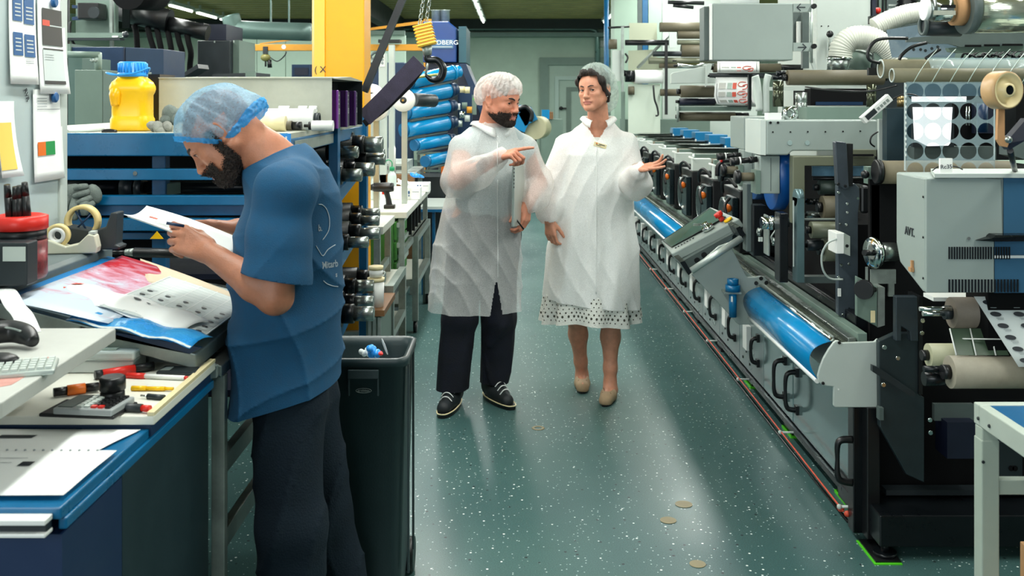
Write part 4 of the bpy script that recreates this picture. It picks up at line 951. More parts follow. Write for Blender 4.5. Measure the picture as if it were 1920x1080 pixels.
cart(-1.25, -.66, 6.80, 7.8, [.36, .66], 'middle aluminium cart under the drill bench')
cart(-1.5, -.90, 8.15, 8.75, [.35, .75], 'far aluminium cart beside the man in the white coat')
for k in range(4):
    y = 6.86+.22*k; x = -.74
    t = thing('cutting_die', 'upright narrow die plate on the middle cart, %s' % ['nearest', 'second', 'third', 'farthest'][k], 'die', (x, y, .66), 'die plates standing in the middle cart')
    obj('plate', MB().box(x-.05, x+.03, y, y+.02, .661, .86), M_black, t); obj('white_edge', MB().box(x-.052, x-.03, y-.004, y-.001, .665, .85), M_white, t)
for k in range(3):
    y = 8.12+.24*k
    single('storage_tray', MB().box(-1.5, -.9, y, y+.2, 1.001, 1.07).m(1).box(-1.48, -.92, y-.003, y, 1.02, 1.05), [M_lgrey, M_mgrey], 'pale tray on the rear bench, %s' % ['nearest', 'middle', 'farthest'][k], 'tray', 'pale trays on the rear bench')
single('wood_block', MB().box(XX(690, 8.0), XX(778, 8.0), 7.9, 8.0, .2, ZZ(326, 8.0)), M_wood, 'brown board standing behind the wash bottles', 'board')
single('white_bottle', MB().lathe([(.03, 0), (.03, .2), (.012, .24), (.012, .27)], (XX(742, 8.3), 8.05, 1.001), (0, 0, 1), 16), M_white, 'slim white bottle beside the aluminium post', 'bottle')
t = thing('blue_frame_table', 'blue-framed table with a pale top beside the man\'s coat', 'table', (XX(815, 8.4), 8.4, 0))
obj('table_top', MB().box(XX(790, 8.2), XX(850, 8.2), 8.1, 8.8, ZZ(385, 8.2)-.03, ZZ(385, 8.2)), M_lgrey, t)
for px in (792, 812, 843): obj('leg', MB().box(XX(px, 8.2), XX(px+5, 8.2), 8.12, 8.17, 0, ZZ(385, 8.2)-.031), M_blue, t)
obj('rail', MB().box(XX(790, 8.2), XX(850, 8.2), 8.09, 8.115, ZZ(395, 8.2), ZZ(390, 8.2)), M_blue, t)
t = thing('orange_upright', 'slim orange wooden upright behind the man\'s shoulder', 'post', (XX(831, 9.3), 9.3, 0)); obj('upright', MB().box(XX(827, 9.3), XX(836, 9.3), 9.3, 9.36, 0, ZZ(310, 9.3)), M_orange, t); obj('edge', MB().box(XX(836, 9.3)+.001, XX(838, 9.3), 9.3, 9.36, 0, ZZ(310, 9.3)), M_wood, t)
t = thing('aluminium_frame', 'grey aluminium frame with a blue cross tube behind the glove boxes', 'frame', (XX(800, 9.6), 9.6, 0))
for px in (782, 800, 822): obj('upright', MB().box(XX(px, 9.6), XX(px+5, 9.6), 9.6, 9.65, 0, ZZ(290, 9.6)), M_alu2, t)
for py in (285, 300, 318): obj('cross_bar', MB().box(XX(782, 9.6), XX(828, 9.6), 9.55, 9.599, ZZ(py+4, 9.6), ZZ(py, 9.6)), M_ggrey, t)
obj('blue_tube', MB().cyl(W(800, 335, 9.5), W(845, 335, 9.5), .03), M_blue, t)
# objects seen between the two visitors
dd = 14
t = thing('pallet_truck', 'blue bundle and pale drum on a dark stand between the two visitors', 'stand', (XX(985, dd), dd, 0))
obj('stand_body', MB().box(XX(968, dd), XX(1006, dd), dd, dd+.5, 0, ZZ(232, dd)), M_dgrey, t)
obj('drum', MB().lathe([(.16, 0), (.16, .3)], W(1003, 240, dd-.1), (.3, 1, 0), 28), mat('drum_tan', (176, 172, 140), .5), t)
for (px, py, rx, rz, a) in ((977, 222, .12, .16, .4), (990, 218, .10, .10, -.5), (984, 205, .08, .05, .2)):
    obj('blue_bundle', MB().box(-rx, rx, -.05, .05, -rz, rz, Matrix.Translation(W(px, py, dd-.1)) @ Matrix.Rotation(a, 4, 'Y')), M_cyan, t)
obj('black_arm', MB().tube([W(970, 205, dd-.2), W(985, 200, dd-.2), W(997, 212, dd-.2), W(995, 228, dd-.2)], .03, 8, 3), M_black, t)
t = thing('shelf_box_group', 'low grey cabinet with a blue and a brown box by the gate', 'cabinet', (XX(1030, 18), 18, 0))
obj('cabinet', MB().box(XX(1016, 18), XX(1055, 18), 18, 18.6, 0, ZZ(224, 18)), M_ggrey, t); obj('blue_box', MB().box(XX(1016, 18), XX(1030, 18), 17.95, 18.3, ZZ(223, 18), ZZ(206, 18)), M_cyan, t); obj('brown_box', MB().box(XX(1030, 18), XX(1037, 18), 17.95, 18.3, ZZ(223, 18), ZZ(210, 18)), M_wood, t)
# ---------------- back left machinery ----------------
d = 13.5
t = thing('jib_crane', 'ochre jib crane boom with a small hoist near the rear wall', 'crane', (XX(700, d), d, 0))
obj('boom', MB().box(XX(450, d), XX(800, d), d, d+.1, ZZ(95, d), ZZ(83, d)), M_ochre, t, bevel=.006)
obj('tie_rod', MB().ext([W(487, 83, d), W(487, 81, d), W(795, 38, d), W(795, 44, d)], (0, .05, 0)), M_ochre, t)
obj('mast', MB().box(XX(795, d), XX(812, d), d-.05, d+.2, 0, ZZ(36, d)), M_ochre, t)
obj('hoist', MB().sphere(W(498, 108, d), .07, 14, (1, .8, .75)).m(1).box(-.03, .03, -.03, .03, -.1, 0, Matrix.Translation(W(498, 104, d)+Vector((0, 0, .12)))), [mat('hoist_green', (120, 116, 60), .5), M_dgrey], t)
obj('hoist_hook', MB().cyl(W(505, 112, d), W(506, 127, d), .03).cyl(W(498, 115, d), W(498, 125, d), .012), M_black, t)
obj('cable', MB().tube([W(507, 108, d), W(520, 115, d), W(533, 105, d), W(537, 97, d)], .008, 6, 4), M_black, t)
obj('number_disc', MB().lathe([(.03, 0), (.03, .004)], W(532, 88, d-.002), (0, -1, 0), 16), M_white, t)
obj('beam_box', MB().fb(709, 74, 750, 80, d-.1, .2), M_black, t)
# dark blue box on the wall beside the column
t = thing('wall_cabinet', 'dark blue cabinet visible just left of the yellow column', 'cabinet', (XX(570, 12), 12, 0))
obj('cabinet', MB().box(XX(547, 12), XX(600, 12), 12, 12.5, 0, ZZ(121, 12)), M_navy, t); obj('panel_slot', MB().fb(552, 127, 578, 141, 11.99, .009), M_dnavy, t)
t = thing('door_panel', 'pale tall wall panels behind the jib crane', 'panel', (XX(500, 17), 17, 0))
obj('panel', MB().box(XX(445, 17), XX(481, 17), 17, 17.1, 0, ZZ(66, 17)), M_wall, t); obj('panel', MB().box(XX(482, 17), XX(535, 17), 17, 17.1, 0, ZZ(66, 17)), M_wall, t); obj('panel', MB().box(XX(536, 17), XX(760, 17), 17, 17.1, 0, ZZ(66, 17)), M_wall, t)
obj('header', MB().box(XX(430, 17), XX(760, 17), 16.9, 16.99, ZZ(66, 17), ZZ(58, 17)), M_ggrey, t)
# black ducts with hanging hoses
d = 9.2
t = t_duct = thing('duct_manifold', 'black extraction manifold with six hanging black hoses at upper left', 'ducting', W(300, 30, d)); 
obj('manifold', MB().cyl(W(228, 18, d), W(318, 40, d), .11).cyl(W(318, 46, d), W(390, 62, d), .075).box(XX(312, d), XX(385, d), d-.05, d+.1, ZZ(50, d), ZZ(44, d)), M_black, t)
obj('mount_plate', MB().fb(229, 15, 243, 52, d-.12, .01), M_black2, t)
for k, (x0, x1, x2) in enumerate(((252, 258, 262), (277, 290, 292), (294, 303, 302), (314, 322, 323), (332, 342, 340), (350, 358, 356))):
    obj('hose', MB().tube([W(x0, 48+3*k, d-.02), W(x0+4, 66+3*k, d-.06), W(x1, 100, d-.06), W(x2, 125, d), W(x2-1, 160, d), W(x2-1, 230, d+.05)], .026, 12, 4), M_void, t)
single('round_duct', MB().cyl(W(240, -16, 8.2), W(290, -12, 8.7), .15), M_void, 'thick black round duct at the top left under the roof', 'duct')
t = thing('dust_cabinet', 'tall charcoal cabinet right of the hanging black hoses', 'cabinet', (XX(400, 9.6), 9.6, 0))
obj('tower', MB().box(XX(370, 9.6), XX(431, 9.6), 9.6, 10.3, 0, ZZ(76, 9.6)), M_dgrey, t, bevel=.006)
obj('head_box', MB().box(XX(384, 9.6), XX(423, 9.6), 9.62, 10.2, ZZ(75, 9.6), ZZ(45, 9.6)), M_dnavy, t)
obj('side_panel', MB().box(XX(431, 9.6)+.002, XX(443, 9.6), 9.7, 10.3, 0, ZZ(74, 9.6)), M_ggrey, t)
for px in (402, 438): obj('hinge_bolt', MB().fb(px-1, 76, px+1, 80, 9.59, .008), M_alu, t)
single('grey_duct', MB().box(XX(506, 11), XX(509, 11), 11, 11.02, ZZ(58, 11), 3.62).box(XX(540, 11), XX(543, 11), 11, 11.02, ZZ(58, 11), 3.62).tube([W(432, 30, 11), W(440, 50, 11), W(455, 56, 11), W(583, 60, 11)], .10, 14, 5), mat('duct_grey', (92, 116, 110), .4, .3, .1, 4), 'pale bent duct over the charcoal cabinet and jib crane', 'duct')
t_keep = t; t = thing('belt_cover', 'low dark green cover behind the top edge of the steel trough', 'cover', (XX(430, 8), 8, 0)); obj('cover', MB().ext([(XX(395, 8), 8, 0), (XX(478, 8), 8, 0), (XX(478, 8), 8, ZZ(136, 8)), (XX(398, 8), 8, ZZ(139, 8))], (0, .5, 0)), M_dgrey, t); obj('side_plate', MB().box(XX(462, 8), XX(480, 8), 7.97, 7.999, 0, ZZ(134, 8)), M_ggrey, t)
obj('slanted_chute', MB().ext([W(330, 146, 8.6), W(342, 146, 8.6), W(372, 128, 8.6), W(370, 120, 8.6)], (0, .3, 0)), M_dgrey, t_duct)
# machine head with motor
d = 8.8
t = thing('motor_frame', 'grey machine frame with a black motor at the upper left', 'machine', (XX(180, d), d, 0))
obj('frame_plate', MB().box(XX(142, d), XX(218, d), d, d+.05, ZZ(66, d), 3.3), M_ggrey, t)
obj('upright', MB().box(XX(214, d), XX(219, d), d-.1, d-.06, 1.9, 3.3), M_alu2, t)
obj('upright', MB().box(XX(128, d), XX(132, d), d-.05, d-.01, 0, 3.3), M_black2, t)
obj('cross_beam', MB().box(XX(118, d), XX(250, d), d-.25, d-.15, ZZ(74, d), ZZ(65, d)), M_ggrey, t)
obj('lower_beam', MB().box(XX(118, d), XX(250, d), d-.3, d-.2, ZZ(79, d), ZZ(75, d)), M_dgrey, t)
obj('motor', MB().box(XX(163, d), XX(202, d), d-.2, d-.02, ZZ(39, d), ZZ(9, d)), M_black, t, bevel=.01)
obj('motor_fan', MB().lathe([(.04, 0), (.05, .01), (.05, .03)], W(178, 24, d-.2), (0, -1, 0), 24), M_dgrey, t)
obj('bracket', MB().fp([(135, 9), (163, 12), (163, 17), (135, 15)], d-.1, .03).fp([(135, 32), (163, 28), (163, 36), (135, 38)], d-.1, .03), M_navy, t)
obj('white_fitting', MB().fb(210, 67, 221, 70, d-.27, .02).fb(229, 60, 235, 69, d-.27, .02), M_white, t)
obj('cable', MB().tube([W(132, 40, d-.2), W(131, 62, d-.2), W(135, 76, d-.2), W(142, 88, d-.2)], .012, 8, 4), M_black, t)
obj('motor_cap', MB().sphere(W(235, 65, d-.25), .03, 10), M_dgrey, t)
# blue and grey cabinets
d = 7.4
t = thing('blue_cabinet', 'wide navy cabinet behind the yellow canister at upper left', 'cabinet', (XX(210, d), d, 0))
obj('body', MB().ext([(XX(133, d), d+.0, 0), (XX(232, d), d+.0, 0), (XX(232, d), d, ZZ(88, d)), (XX(133, d), d, ZZ(88, d))], (0, .6, 0)), M_navy, t, bevel=.005)
obj('right_section', MB().ext([(XX(233, d), d+.02, 0), (XX(280, d), d+.3, 0), (XX(280, d), d+.8, 0), (XX(233, d), d+.8, 0)], (0, 0, ZZ(88, d))), M_navy, t, bevel=.005)
obj('end_panel', MB().fb(119, 82, 132, 104, d-.02, .5), M_ggrey, t)
obj('seam', MB().fb(232, 90, 233.2, 200, d-.01, .01), M_dnavy, t)
d = 6.6
t = thing('grey_machine_cover', 'grey-green sheet metal covers left of the yellow canister', 'cover', (XX(170, d), d, 0))
obj('left_cover', MB().box(XX(112, d), XX(139, d), d+.12, d+.6, 0, ZZ(106, d)), mat('cover_green_grey', (84, 108, 102), .45, 0, .1, 4), t, bevel=.004)
obj('front_cover', MB().box(XX(140, d), XX(192, d), d, d+.5, 0, ZZ(131, d)), M_ggrey, t, bevel=.004)
obj('right_cover', MB().ext([(XX(192.5, d), d, 0), (XX(233, d), d+.35, 0), (XX(233, d), d+.5, 0), (XX(192.5, d), d+.5, 0)], (0, 0, ZZ(132, d))), mat('cover_mid', (98, 116, 110), .42, 0, .1, 4), t, bevel=.004)
obj('rail', MB().cyl(W(118, 102, d), W(186, 103, d), .022), M_ggrey, t)
obj('peg', MB().cyl(W(184, 100, d), W(184, 131, d+.05), .024), mat('peg_grey', (150, 168, 158), .4), t)
for px in (170, 176): obj('clamp', MB().tube([W(px, 112, d-.05), W(px+3, 116, d-.05), W(px+6, 111, d-.05)], .008, 6, 3), M_alu2, t)
# ---------------- printing press along the right side of the aisle ----------------
PR = thing('printing_press', 'long grey and black label printing press along the aisle', 'printing press', (1.9, 6.5, 0))
def P(nm, mb, mt, par=None, **k): return obj(nm, mb, mt, par or PR, **k)
def rol(px0, px1, py0, py1, d, mt=M_taupe, nm='roller', par=None, end=M_black, shaft=True, th=None):
    r = (py1-py0)/2*d/FPX; cy = (py0+py1)/2; a = W(px0, cy, d+r); b = W(px1, cy, d+r)
    b.x = b.x if th is None else a.x+th
    o = obj(nm, MB().cyl(a, b, r, seg=32), mt, par or PR)
    if shaft: obj('journal', MB().cyl(a-Vector((.022, 0, 0)), a-Vector((.0005, 0, 0)), r*.45), end, o); obj('journal', MB().cyl(b+Vector((.0005, 0, 0)), b+Vector((.02, 0, 0)), r*.45), end, o)
    return o
XB = 1.28
M_panel = mat('polished_panel', (118, 146, 146), .16, .55, .12, 2)
M_doorg = mat('door_grey', (122, 140, 140), .3, .3, .12, 4)
# base with doors
P('base_frame', MB().box(XB+.02, 2.6, 3.75, 12.6, .10, .60), M_dgrey)
P('plinth_rail', MB().box(XB-.02, XB+.012, 3.62, 12.6, .085, .11), M_black2)
def door(y0, y1, glossy, lab=None, k=0):
    d_ = P('base_panel' if glossy else 'base_door', MB().box(XB-.004, XB+.012, y0+.004, y1-.004, .115, .605), M_panel if glossy else M_doorg, bevel=.003)
    return d_
def bow(y, par, z0=.20, z1=.37, out=.05, w_=.018):
    x = XB-.0045
    obj('handle', MB().tube([(x, y, z0), (x-out, y, z0+.01), (x-out-.008, y, (z0+z1)/2), (x-out, y, z1-.01), (x, y, z1)], [.013, .011, .008, .011, .013], 8, 5).box(x-.014, x, y-.016, y+.016, z0-.02, z0+.02).box(x-.014, x, y-.016, y+.016, z1-.02, z1+.02), M_black, par)
a = door(3.64, 4.56, True); bow(4.48, a)
a = door(4.565, 5.10, True); bow(4.68, a)
y = 5.10; k = 0
while y < 12.2:
    a = door(y, y+.55, False); bow(y+.10, a, .22, .35, .035)
    obj('white_latch', MB().box(XB-.03, XB-.005, y+.27, y+.36, .24, .37), M_white, a)
    for j in range(3): obj('screw_head', MB().lathe([(.007, 0), (.007, .004)], (XB-.0045, y+.30+.08*j, .16+.05*(j % 2)), (-1, 0, 0), 10), M_black, a)
    y += .55; k += 1
for i in range(11):
    y = 3.9+.8*i
    f_ = P('machine_foot', MB().box(XB+.03, XB+.2, y, y+.14, .012, .099), M_black2); obj('foot_pad', MB().box(XB+.02, XB+.22, y-.01, y+.15, 0, .0115), M_lime if i < 3 else M_dgrey, f_)
P('side_plate', MB().box(XB+.013, XB+.018, 3.75, 12.6, .6, .79), M_black2)
# rails behind the blue guards
for x0, x1, z0, z1, mt in ((1.148, 1.156, .60, .742, M_alu2), (1.17, 1.20, .66, .700, mat('green_rail', (92, 104, 74), .35, .5, .3, 4)), (1.205, 1.235, .68, .735, M_steel), (1.24, 1.275, .70, .752, M_ggrey), (1.28, 1.33, .72, .785, M_black2)):
    P('bed_rail', MB().box(x0, x1, 3.60 if x0 < 1.27 else 3.74, 12.4, z0, z1), mt, bevel=.003)
P('bed_plate', MB().box(1.33, 2.6, 3.75, 12.6, .605, .74), M_black)
# blue curved guards
def guard(y0, y1):
    A_, Bp = Vector((1.137, 0, .728)), Vector((1.088, 0, .592)); mid = Vector((1.062, 0, .680))
    def f(u, v):
        q = A_*(1-v)**2+(2*mid-.5*A_-.5*Bp)*2*v*(1-v)+Bp*v*v
        return Vector((q.x, y0+(y1-y0)*u, q.z))
    g = P('curved_guard', MB().grid(f, 2, 14), M_cyan, solid=.003)
    obj('top_bar', MB().cyl((1.139, y0, .734), (1.139, y1, .734), .007), M_chrome, g)
    obj('bottom_bar', MB().cyl((1.088, y0, .585), (1.088, y1, .585), .009), M_white, g)
guard(3.58, 4.61); guard(6.1, 9.6)
P('end_plate', MB().fp([(1572, 639), (1580, 643), (1640, 641), (1645, 636), (1648, 636), (1648, 764), (1566, 764), (1563, 761), (1563, 725), (1543, 723), (1535, 716), (1533, 706), (1537, 690), (1544, 672), (1554, 655), (1563, 643), (1568, 639)], 3.56, .014), M_lgrey, bevel=.003)
for px, py in ((1573.5, 641.5), (1543, 717.5)): P('bolt', MB().lathe([(.006, 0), (.005, .005)], W(px, py+1, 3.559), (0, -1, 0), 12), M_black)
P('label_dot', MB().lathe([(.003, 0), (.003, .002)], W(1572, 730, 3.559), (0, -1, 0), 10), M_white)
# bracket plate + console
P('console_bracket', MB().fp([(1297, 515), (1308, 497), (1348, 462), (1367, 455), (1401, 520), (1416, 520), (1424, 518), (1434, 519), (1440, 526), (1439, 534), (1432, 537), (1420, 537), (1410, 552), (1404, 570), (1402, 588), (1408, 600), (1420, 609), (1385, 609)], 4.625, .02), M_grey, bevel=.004)
for px, py in ((1418, 531), (1427, 522), (1437, 530)): P('bolt', MB().lathe([(.010, 0), (.008, .004)], W(px, py, 4.624), (0, -1, 0), 12), M_black)
con = thing('control_console', 'tilted operator console with a glass screen and red emergency button', 'control panel', W(1315, 445, 5.0))
A1, D1, C1, B1 = W(1239, 452, 5.25), W(1332, 388, 5.25), W(1386, 410, 4.85), W(1259, 476, 4.85)
nrm = (D1-A1).cross(B1-A1).normalized()
if nrm.z > 0: nrm = -nrm
obj('console_body', MB().ext([A1, D1, C1, B1], nrm*.045), M_grey, con, bevel=.005)
def cp(u, v, h=0): return (A1*(1-u)+D1*u)*(1-v)+(B1*(1-u)+C1*u)*v-nrm*h
obj('screen', MB().ext([cp(.03, .06, .001), cp(.97, .06, .001), cp(.93, .70, .001), cp(.06, .70, .001)], -nrm*.002), M_glass, con)
obj('screen_edge', MB().tube([cp(.03, .06, .003), cp(.97, .06, .003), cp(.93, .70, .003), cp(.06, .70, .003), cp(.03, .06, .003)], .002, 6), M_black, con)
obj('emergency_button', MB().cyl(cp(.86, .74, .0), cp(.86, .74, .03), .014).cyl(cp(.86, .74, .026), cp(.86, .74, .045), .022), M_red, con)
obj('button_base', MB().cyl(cp(.90, .86, 0), cp(.90, .86, .008), .022), M_yplast, con)
obj('jog_knob', MB().cyl(cp(.62, .80, 0), cp(.62, .80, .02), .03).cyl(cp(.62, .80, .02), cp(.62, .80, .04), .015).box(-.03, .03, -.004, .004, 0, .012, Matrix.Translation(cp(.55, .72, .03))), M_chrome, con)
mb = MB()
for k in range(7): mb.cyl(cp(.10+.045*k, .82, 0), cp(.10+.045*k, .82, .004), .005, seg=8)
obj('key_row', mb, M_dgrey, con)
obj('side_panel', MB().fp([(1272, 494), (1384, 432), (1360, 455), (1348, 464), (1300, 505), (1290, 503)], 4.80, .1), M_mgrey, con)
obj('grab_handle', MB().cyl(W(1296, 508, 4.57), W(1391, 446, 4.57), .016, seg=20), M_alu, con)
obj('handle_mount', MB().ext([W(1275, 492, 4.56), W(1284, 489, 4.56), W(1297, 511, 4.56), W(1291, 516, 4.56)], (0, .18, 0)), M_black2, con); obj('handle_mount', MB().ext([W(1380, 428, 4.56), W(1388, 424, 4.56), W(1398, 440, 4.56), W(1390, 447, 4.56)], (0, .18, 0)), M_black2, con)
for px, py in ((1307, 488), (1320, 478)): obj('slot', MB().lathe([(.014, 0), (.014, .004)], W(px, py, 4.798), (0, -1, 0), 14), M_black, con)
ph = thing('cup_holder', 'blue tubular holder clipped to the console bracket', 'holder', W(1374, 594, 4.6))
obj('tube', MB().cyl(W(1374, 546, 4.57), W(1374, 594, 4.57), .018, seg=24), M_blue2, ph)
obj('collar', MB().cyl(W(1374, 534, 4.57), W(1374, 546, 4.57), .034, seg=24), M_blue2, ph)
obj('socket', MB().pipe(W(1374, 534.5, 4.57), W(1374, 523, 4.57), .026, .017, 24), M_blue2, ph)
obj('clip_ring', MB().box(XX(1357, 4.57), XX(1389, 4.57), 4.55, 4.62, ZZ(550, 4.57), ZZ(546.5, 4.57)), M_alu2, ph)
obj('marking', MB().fb(1371, 556, 1374, 566, 4.547, .004), M_white, ph)
# print units
for k in range(10):
    d = 5.40+.73*k
    u_ = P('print_unit', MB().box(1.22, 2.5, d, d+.42, .76, 1.10), M_black, bevel=.006)
    obj('side_plate', MB().box(1.185, 1.218, d+.02, d+.20, .79, 1.06), mat('unit_teal_black', (22, 36, 40), .3, .2, .2, 6), u_, bevel=.004)
    obj('orange_knob', MB().sphere((1.165, d+.05, 1.00), .024, 12), M_orange, u_)
    obj('black_disc', MB().lathe([(.10, 0), (.10, .02), (.085, .028)], (1.215, d+.31, .93), (-1, 0, 0), 24), M_black2, u_)
    obj('chrome_rim', MB().pipe((1.212, d+.31, .93), (1.19, d+.31, .93), .106, .101, 28), M_steel, u_)
    obj('lever', MB().tube([(1.17, d+.02, 1.06), (1.14, d+.0, 1.02), (1.15, d-.02, .95)], .009, 8, 4), M_black, u_)
    obj('bolt_tip', MB().sphere((1.18, d+.12, .84), .012, 8), M_white, u_)
    obj('name_block', MB().box(1.23, 1.36, d+.02, d+.09, 1.101, 1.185), M_lgrey, u_, bevel=.003)
    obj('name_block_edge', MB().box(1.225, 1.23, d-.02, d+.16, 1.185, 1.195), M_white, u_)
    obj('doctor_bar', MB().box(1.40, 2.4, d+.12, d+.17, 1.11, 1.17), M_ggrey, u_)
    obj('roller', MB().cyl((1.32, d+.30, 1.135), (2.4, d+.30, 1.135), .034), M_steel if k % 2 else M_taupe, u_)
    obj('cable', MB().tube([(1.25, d+.2, 1.10), (1.21, d+.24, 1.15), (1.19, d+.3, 1.12), (1.2, d+.34, 1.06)], .010, 8, 4), M_black, u_)
    if k > 3:
        fx = P('blue_flap', MB().ext([(1.88, d+.0-.15, 1.15), (2.06, d-.15, 1.15), (2.06, d-.15, 1.25), (1.88, d-.15, 1.25)], (0, .22, 0)), M_blue2, bevel=.003)
        obj('white_hinge', MB().box(1.875, 1.885, d-.18, d-.152, 1.12, 1.18), M_white, fx)
        obj('web_sheet', MB().ext([(1.5, d-.1, 1.19), (2.3, d-.1, 1.19), (2.3, d+.3, 1.175), (1.5, d+.3, 1.175)], (0, 0, .002)), M_steel, u_)
# second-nearest station: grey-blue bracket, rods, discs
def station(d, dx, px, lab):
    t = P('print_head', MB().box(px, px+.085, d, d+.10, ZZ(365, 4.2)-dx, ZZ(293, 4.2)-dx*.2), M_grey, bevel=.004)
    obj('head_seam', MB().box(px+.045, px+.047, d-.002, d, ZZ(360, 4.2)-dx, ZZ(297, 4.2)), M_mgrey, t)
    z = ZZ(334, 4.2)-dx*.5
    obj('blue_disc', MB().lathe([(.152, 0), (.157, .004), (.157, .05), (.152, .054)], (px+.085, d+.16, z), (1, 0, 0), 40), mat('disc_blue', (6, 76, 146), .35), t)
    obj('adjusting_rod', MB().cyl((px-.075, d+.03, z), (px-.001, d+.03, z), .019), M_taupe, t)
    obj('adjusting_knob', MB().lathe([(.02, 0), (.03, .006), (.03, .022), (.02, .028)], (px-.103, d+.03, z), (1, 0, 0), 20), M_black, t)
    obj('mount', MB().box(px-.02, px-.0005, d-.01, d+.08, z-.07, z+.03), M_ggrey, t)
    obj('handle_rod', MB().cyl((px-.12, d+.03, z+.065), (px-.005, d+.03, z+.075), .012).cyl((px-.12, d+.03, z+.065), (px-.085, d+.03, z+.068), .017).cyl((px-.04, d+.03, z+.072), (px-.02, d+.03, z+.074), .015), M_black, t)
    obj('handle_band', MB().cyl((px-.082, d+.03, z+.068), (px-.076, d+.03, z+.0685), .0175), M_white, t)
    return t
station(4.24, 0, XX(1425, 4.24), '')
station(4.85, .03, XX(1393, 4.85), '')
P('idler_roller', MB().cyl(W(1356, 320, 5.1), W(1386, 320, 5.1), .038).cyl(W(1348, 322, 5.1), W(1355, 322, 5.1), .05), M_black2)
P('red_tip_rod', MB().cyl(W(1354, 301, 5.0), W(1390, 299, 5.0), .013), M_black); P('red_tip', MB().cyl(W(1350, 301, 5.0), W(1354, 301, 5.0), .014), M_red)
P('rod_arm', MB().tube([W(1355, 302, 5.0), W(1346, 312, 5.0), W(1345, 330, 5.0)], .012, 8, 4), M_black)
# black core of the near stations
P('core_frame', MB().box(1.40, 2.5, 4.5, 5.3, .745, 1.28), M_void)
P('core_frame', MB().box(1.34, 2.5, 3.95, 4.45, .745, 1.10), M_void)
for px0, px1, y0, y1, d, mt in ((1400, 1411, 345, 472, 4.55, M_mgrey), (1413, 1437, 385, 480, 4.5, M_black2), (1462, 1478, 400, 530, 4.0, M_black2), (1440, 1444, 405, 480, 4.3, M_alu2)):
    P('upright', MB().fb(px0, y0, px1, y1, d, .08), mt, bevel=.003)
m_ = P('small_motor', MB().cyl(W(1427, 418, 4.15), W(1452, 418, 4.15), .026, seg=24).cyl(W(1442, 418, 4.15), W(1450, 418, 4.15), .030, seg=24), M_chrome)
obj('motor_body', MB().cyl(W(1452.5, 417, 4.15), W(1478, 416, 4.15), .022), M_dgrey, m_)
obj('cable', MB().tube([W(1462, 408, 4.1), W(1455, 430, 4.1), W(1446, 445, 4.1), W(1452, 455, 4.1)], .004, 8, 4), M_alu2, m_)
for px, py in ((1423, 432), (1451, 450), (1464, 458)):
    P('valve_fitting', MB().cyl(W(px-3, py, 4.1), W(px+4, py+2, 4.1), .012).cyl(W(px, py+3, 4.1), W(px, py+10, 4.1), .008), M_steel)
for px in (1423, 1427, 1462, 1469): P('pale_tab', MB().fb(px, 445+ (22 if px > 1450 else 0), px+3, 453+(22 if px > 1450 else 0), 4.09, .01), M_lgrey)
# station frame with window and rollers
M_olive = mat('olive_grey', (112, 116, 96), .42, .1, .1, 5)
P('station_frame', MB().fp([(1487, 293), (1640, 293), (1640, 311), (1509, 311), (1509, 420), (1487, 420)], 4.16, .06), M_olive, bevel=.003)
P('frame_beam', MB().fb(1595, 281, 1643, 293, 4.1, .05), M_olive); P('frame_slot', MB().fb(1598, 289, 1638, 293.5, 4.09, .012), M_black)
P('film_band', MB().fb(1523, 311.5, 1625, 330, 4.3, .01), mat('blue_film_band', (120, 164, 190), .2, .1, .35, 9))
rol(1524, 1622, 331, 338, 4.25, M_black, shaft=False); rol(1535, 1590, 338, 365, 4.2, mat('dark_olive_roller', (52, 66, 60), .45, .2, .2, 8), end=M_black)
rol(1512, 1538, 372, 384, 4.2, M_black2); rol(1513, 1542, 396, 409, 4.22, M_steel)
rol(1541, 1600, 367, 410, 4.1, M_taupe); rol(1520, 1600, 415, 447, 4.08, M_olive); rol(1543, 1600, 447, 490, 4.08, M_olive, end=M_black); rol(1513, 1542, 450, 470, 4.1, M_dgrey)
P('cross_bar', MB().fb(1509, 519, 1575, 531, 4.05, .05), M_mgrey)
P('cross_bar', MB().fb(1509, 410.5, 1575, 413, 4.02, .03), M_alu2)
P('side_rail', MB().box(XX(1495, 3.98), XX(1495, 3.98)+.028, 3.98, 4.05, ZZ(530, 3.98), ZZ(372, 3.98)).cyl((XX(1495, 3.98), 4.015, ZZ(372, 3.98)), (XX(1495, 3.98)+.028, 4.015, ZZ(372, 3.98)), .035), mat('rail_teal_grey', (92, 118, 122), .3, .4, .1, 4))
P('glass_edge', MB().fb(1487, 376, 1489, 500, 4.0, .004), M_lgrey)
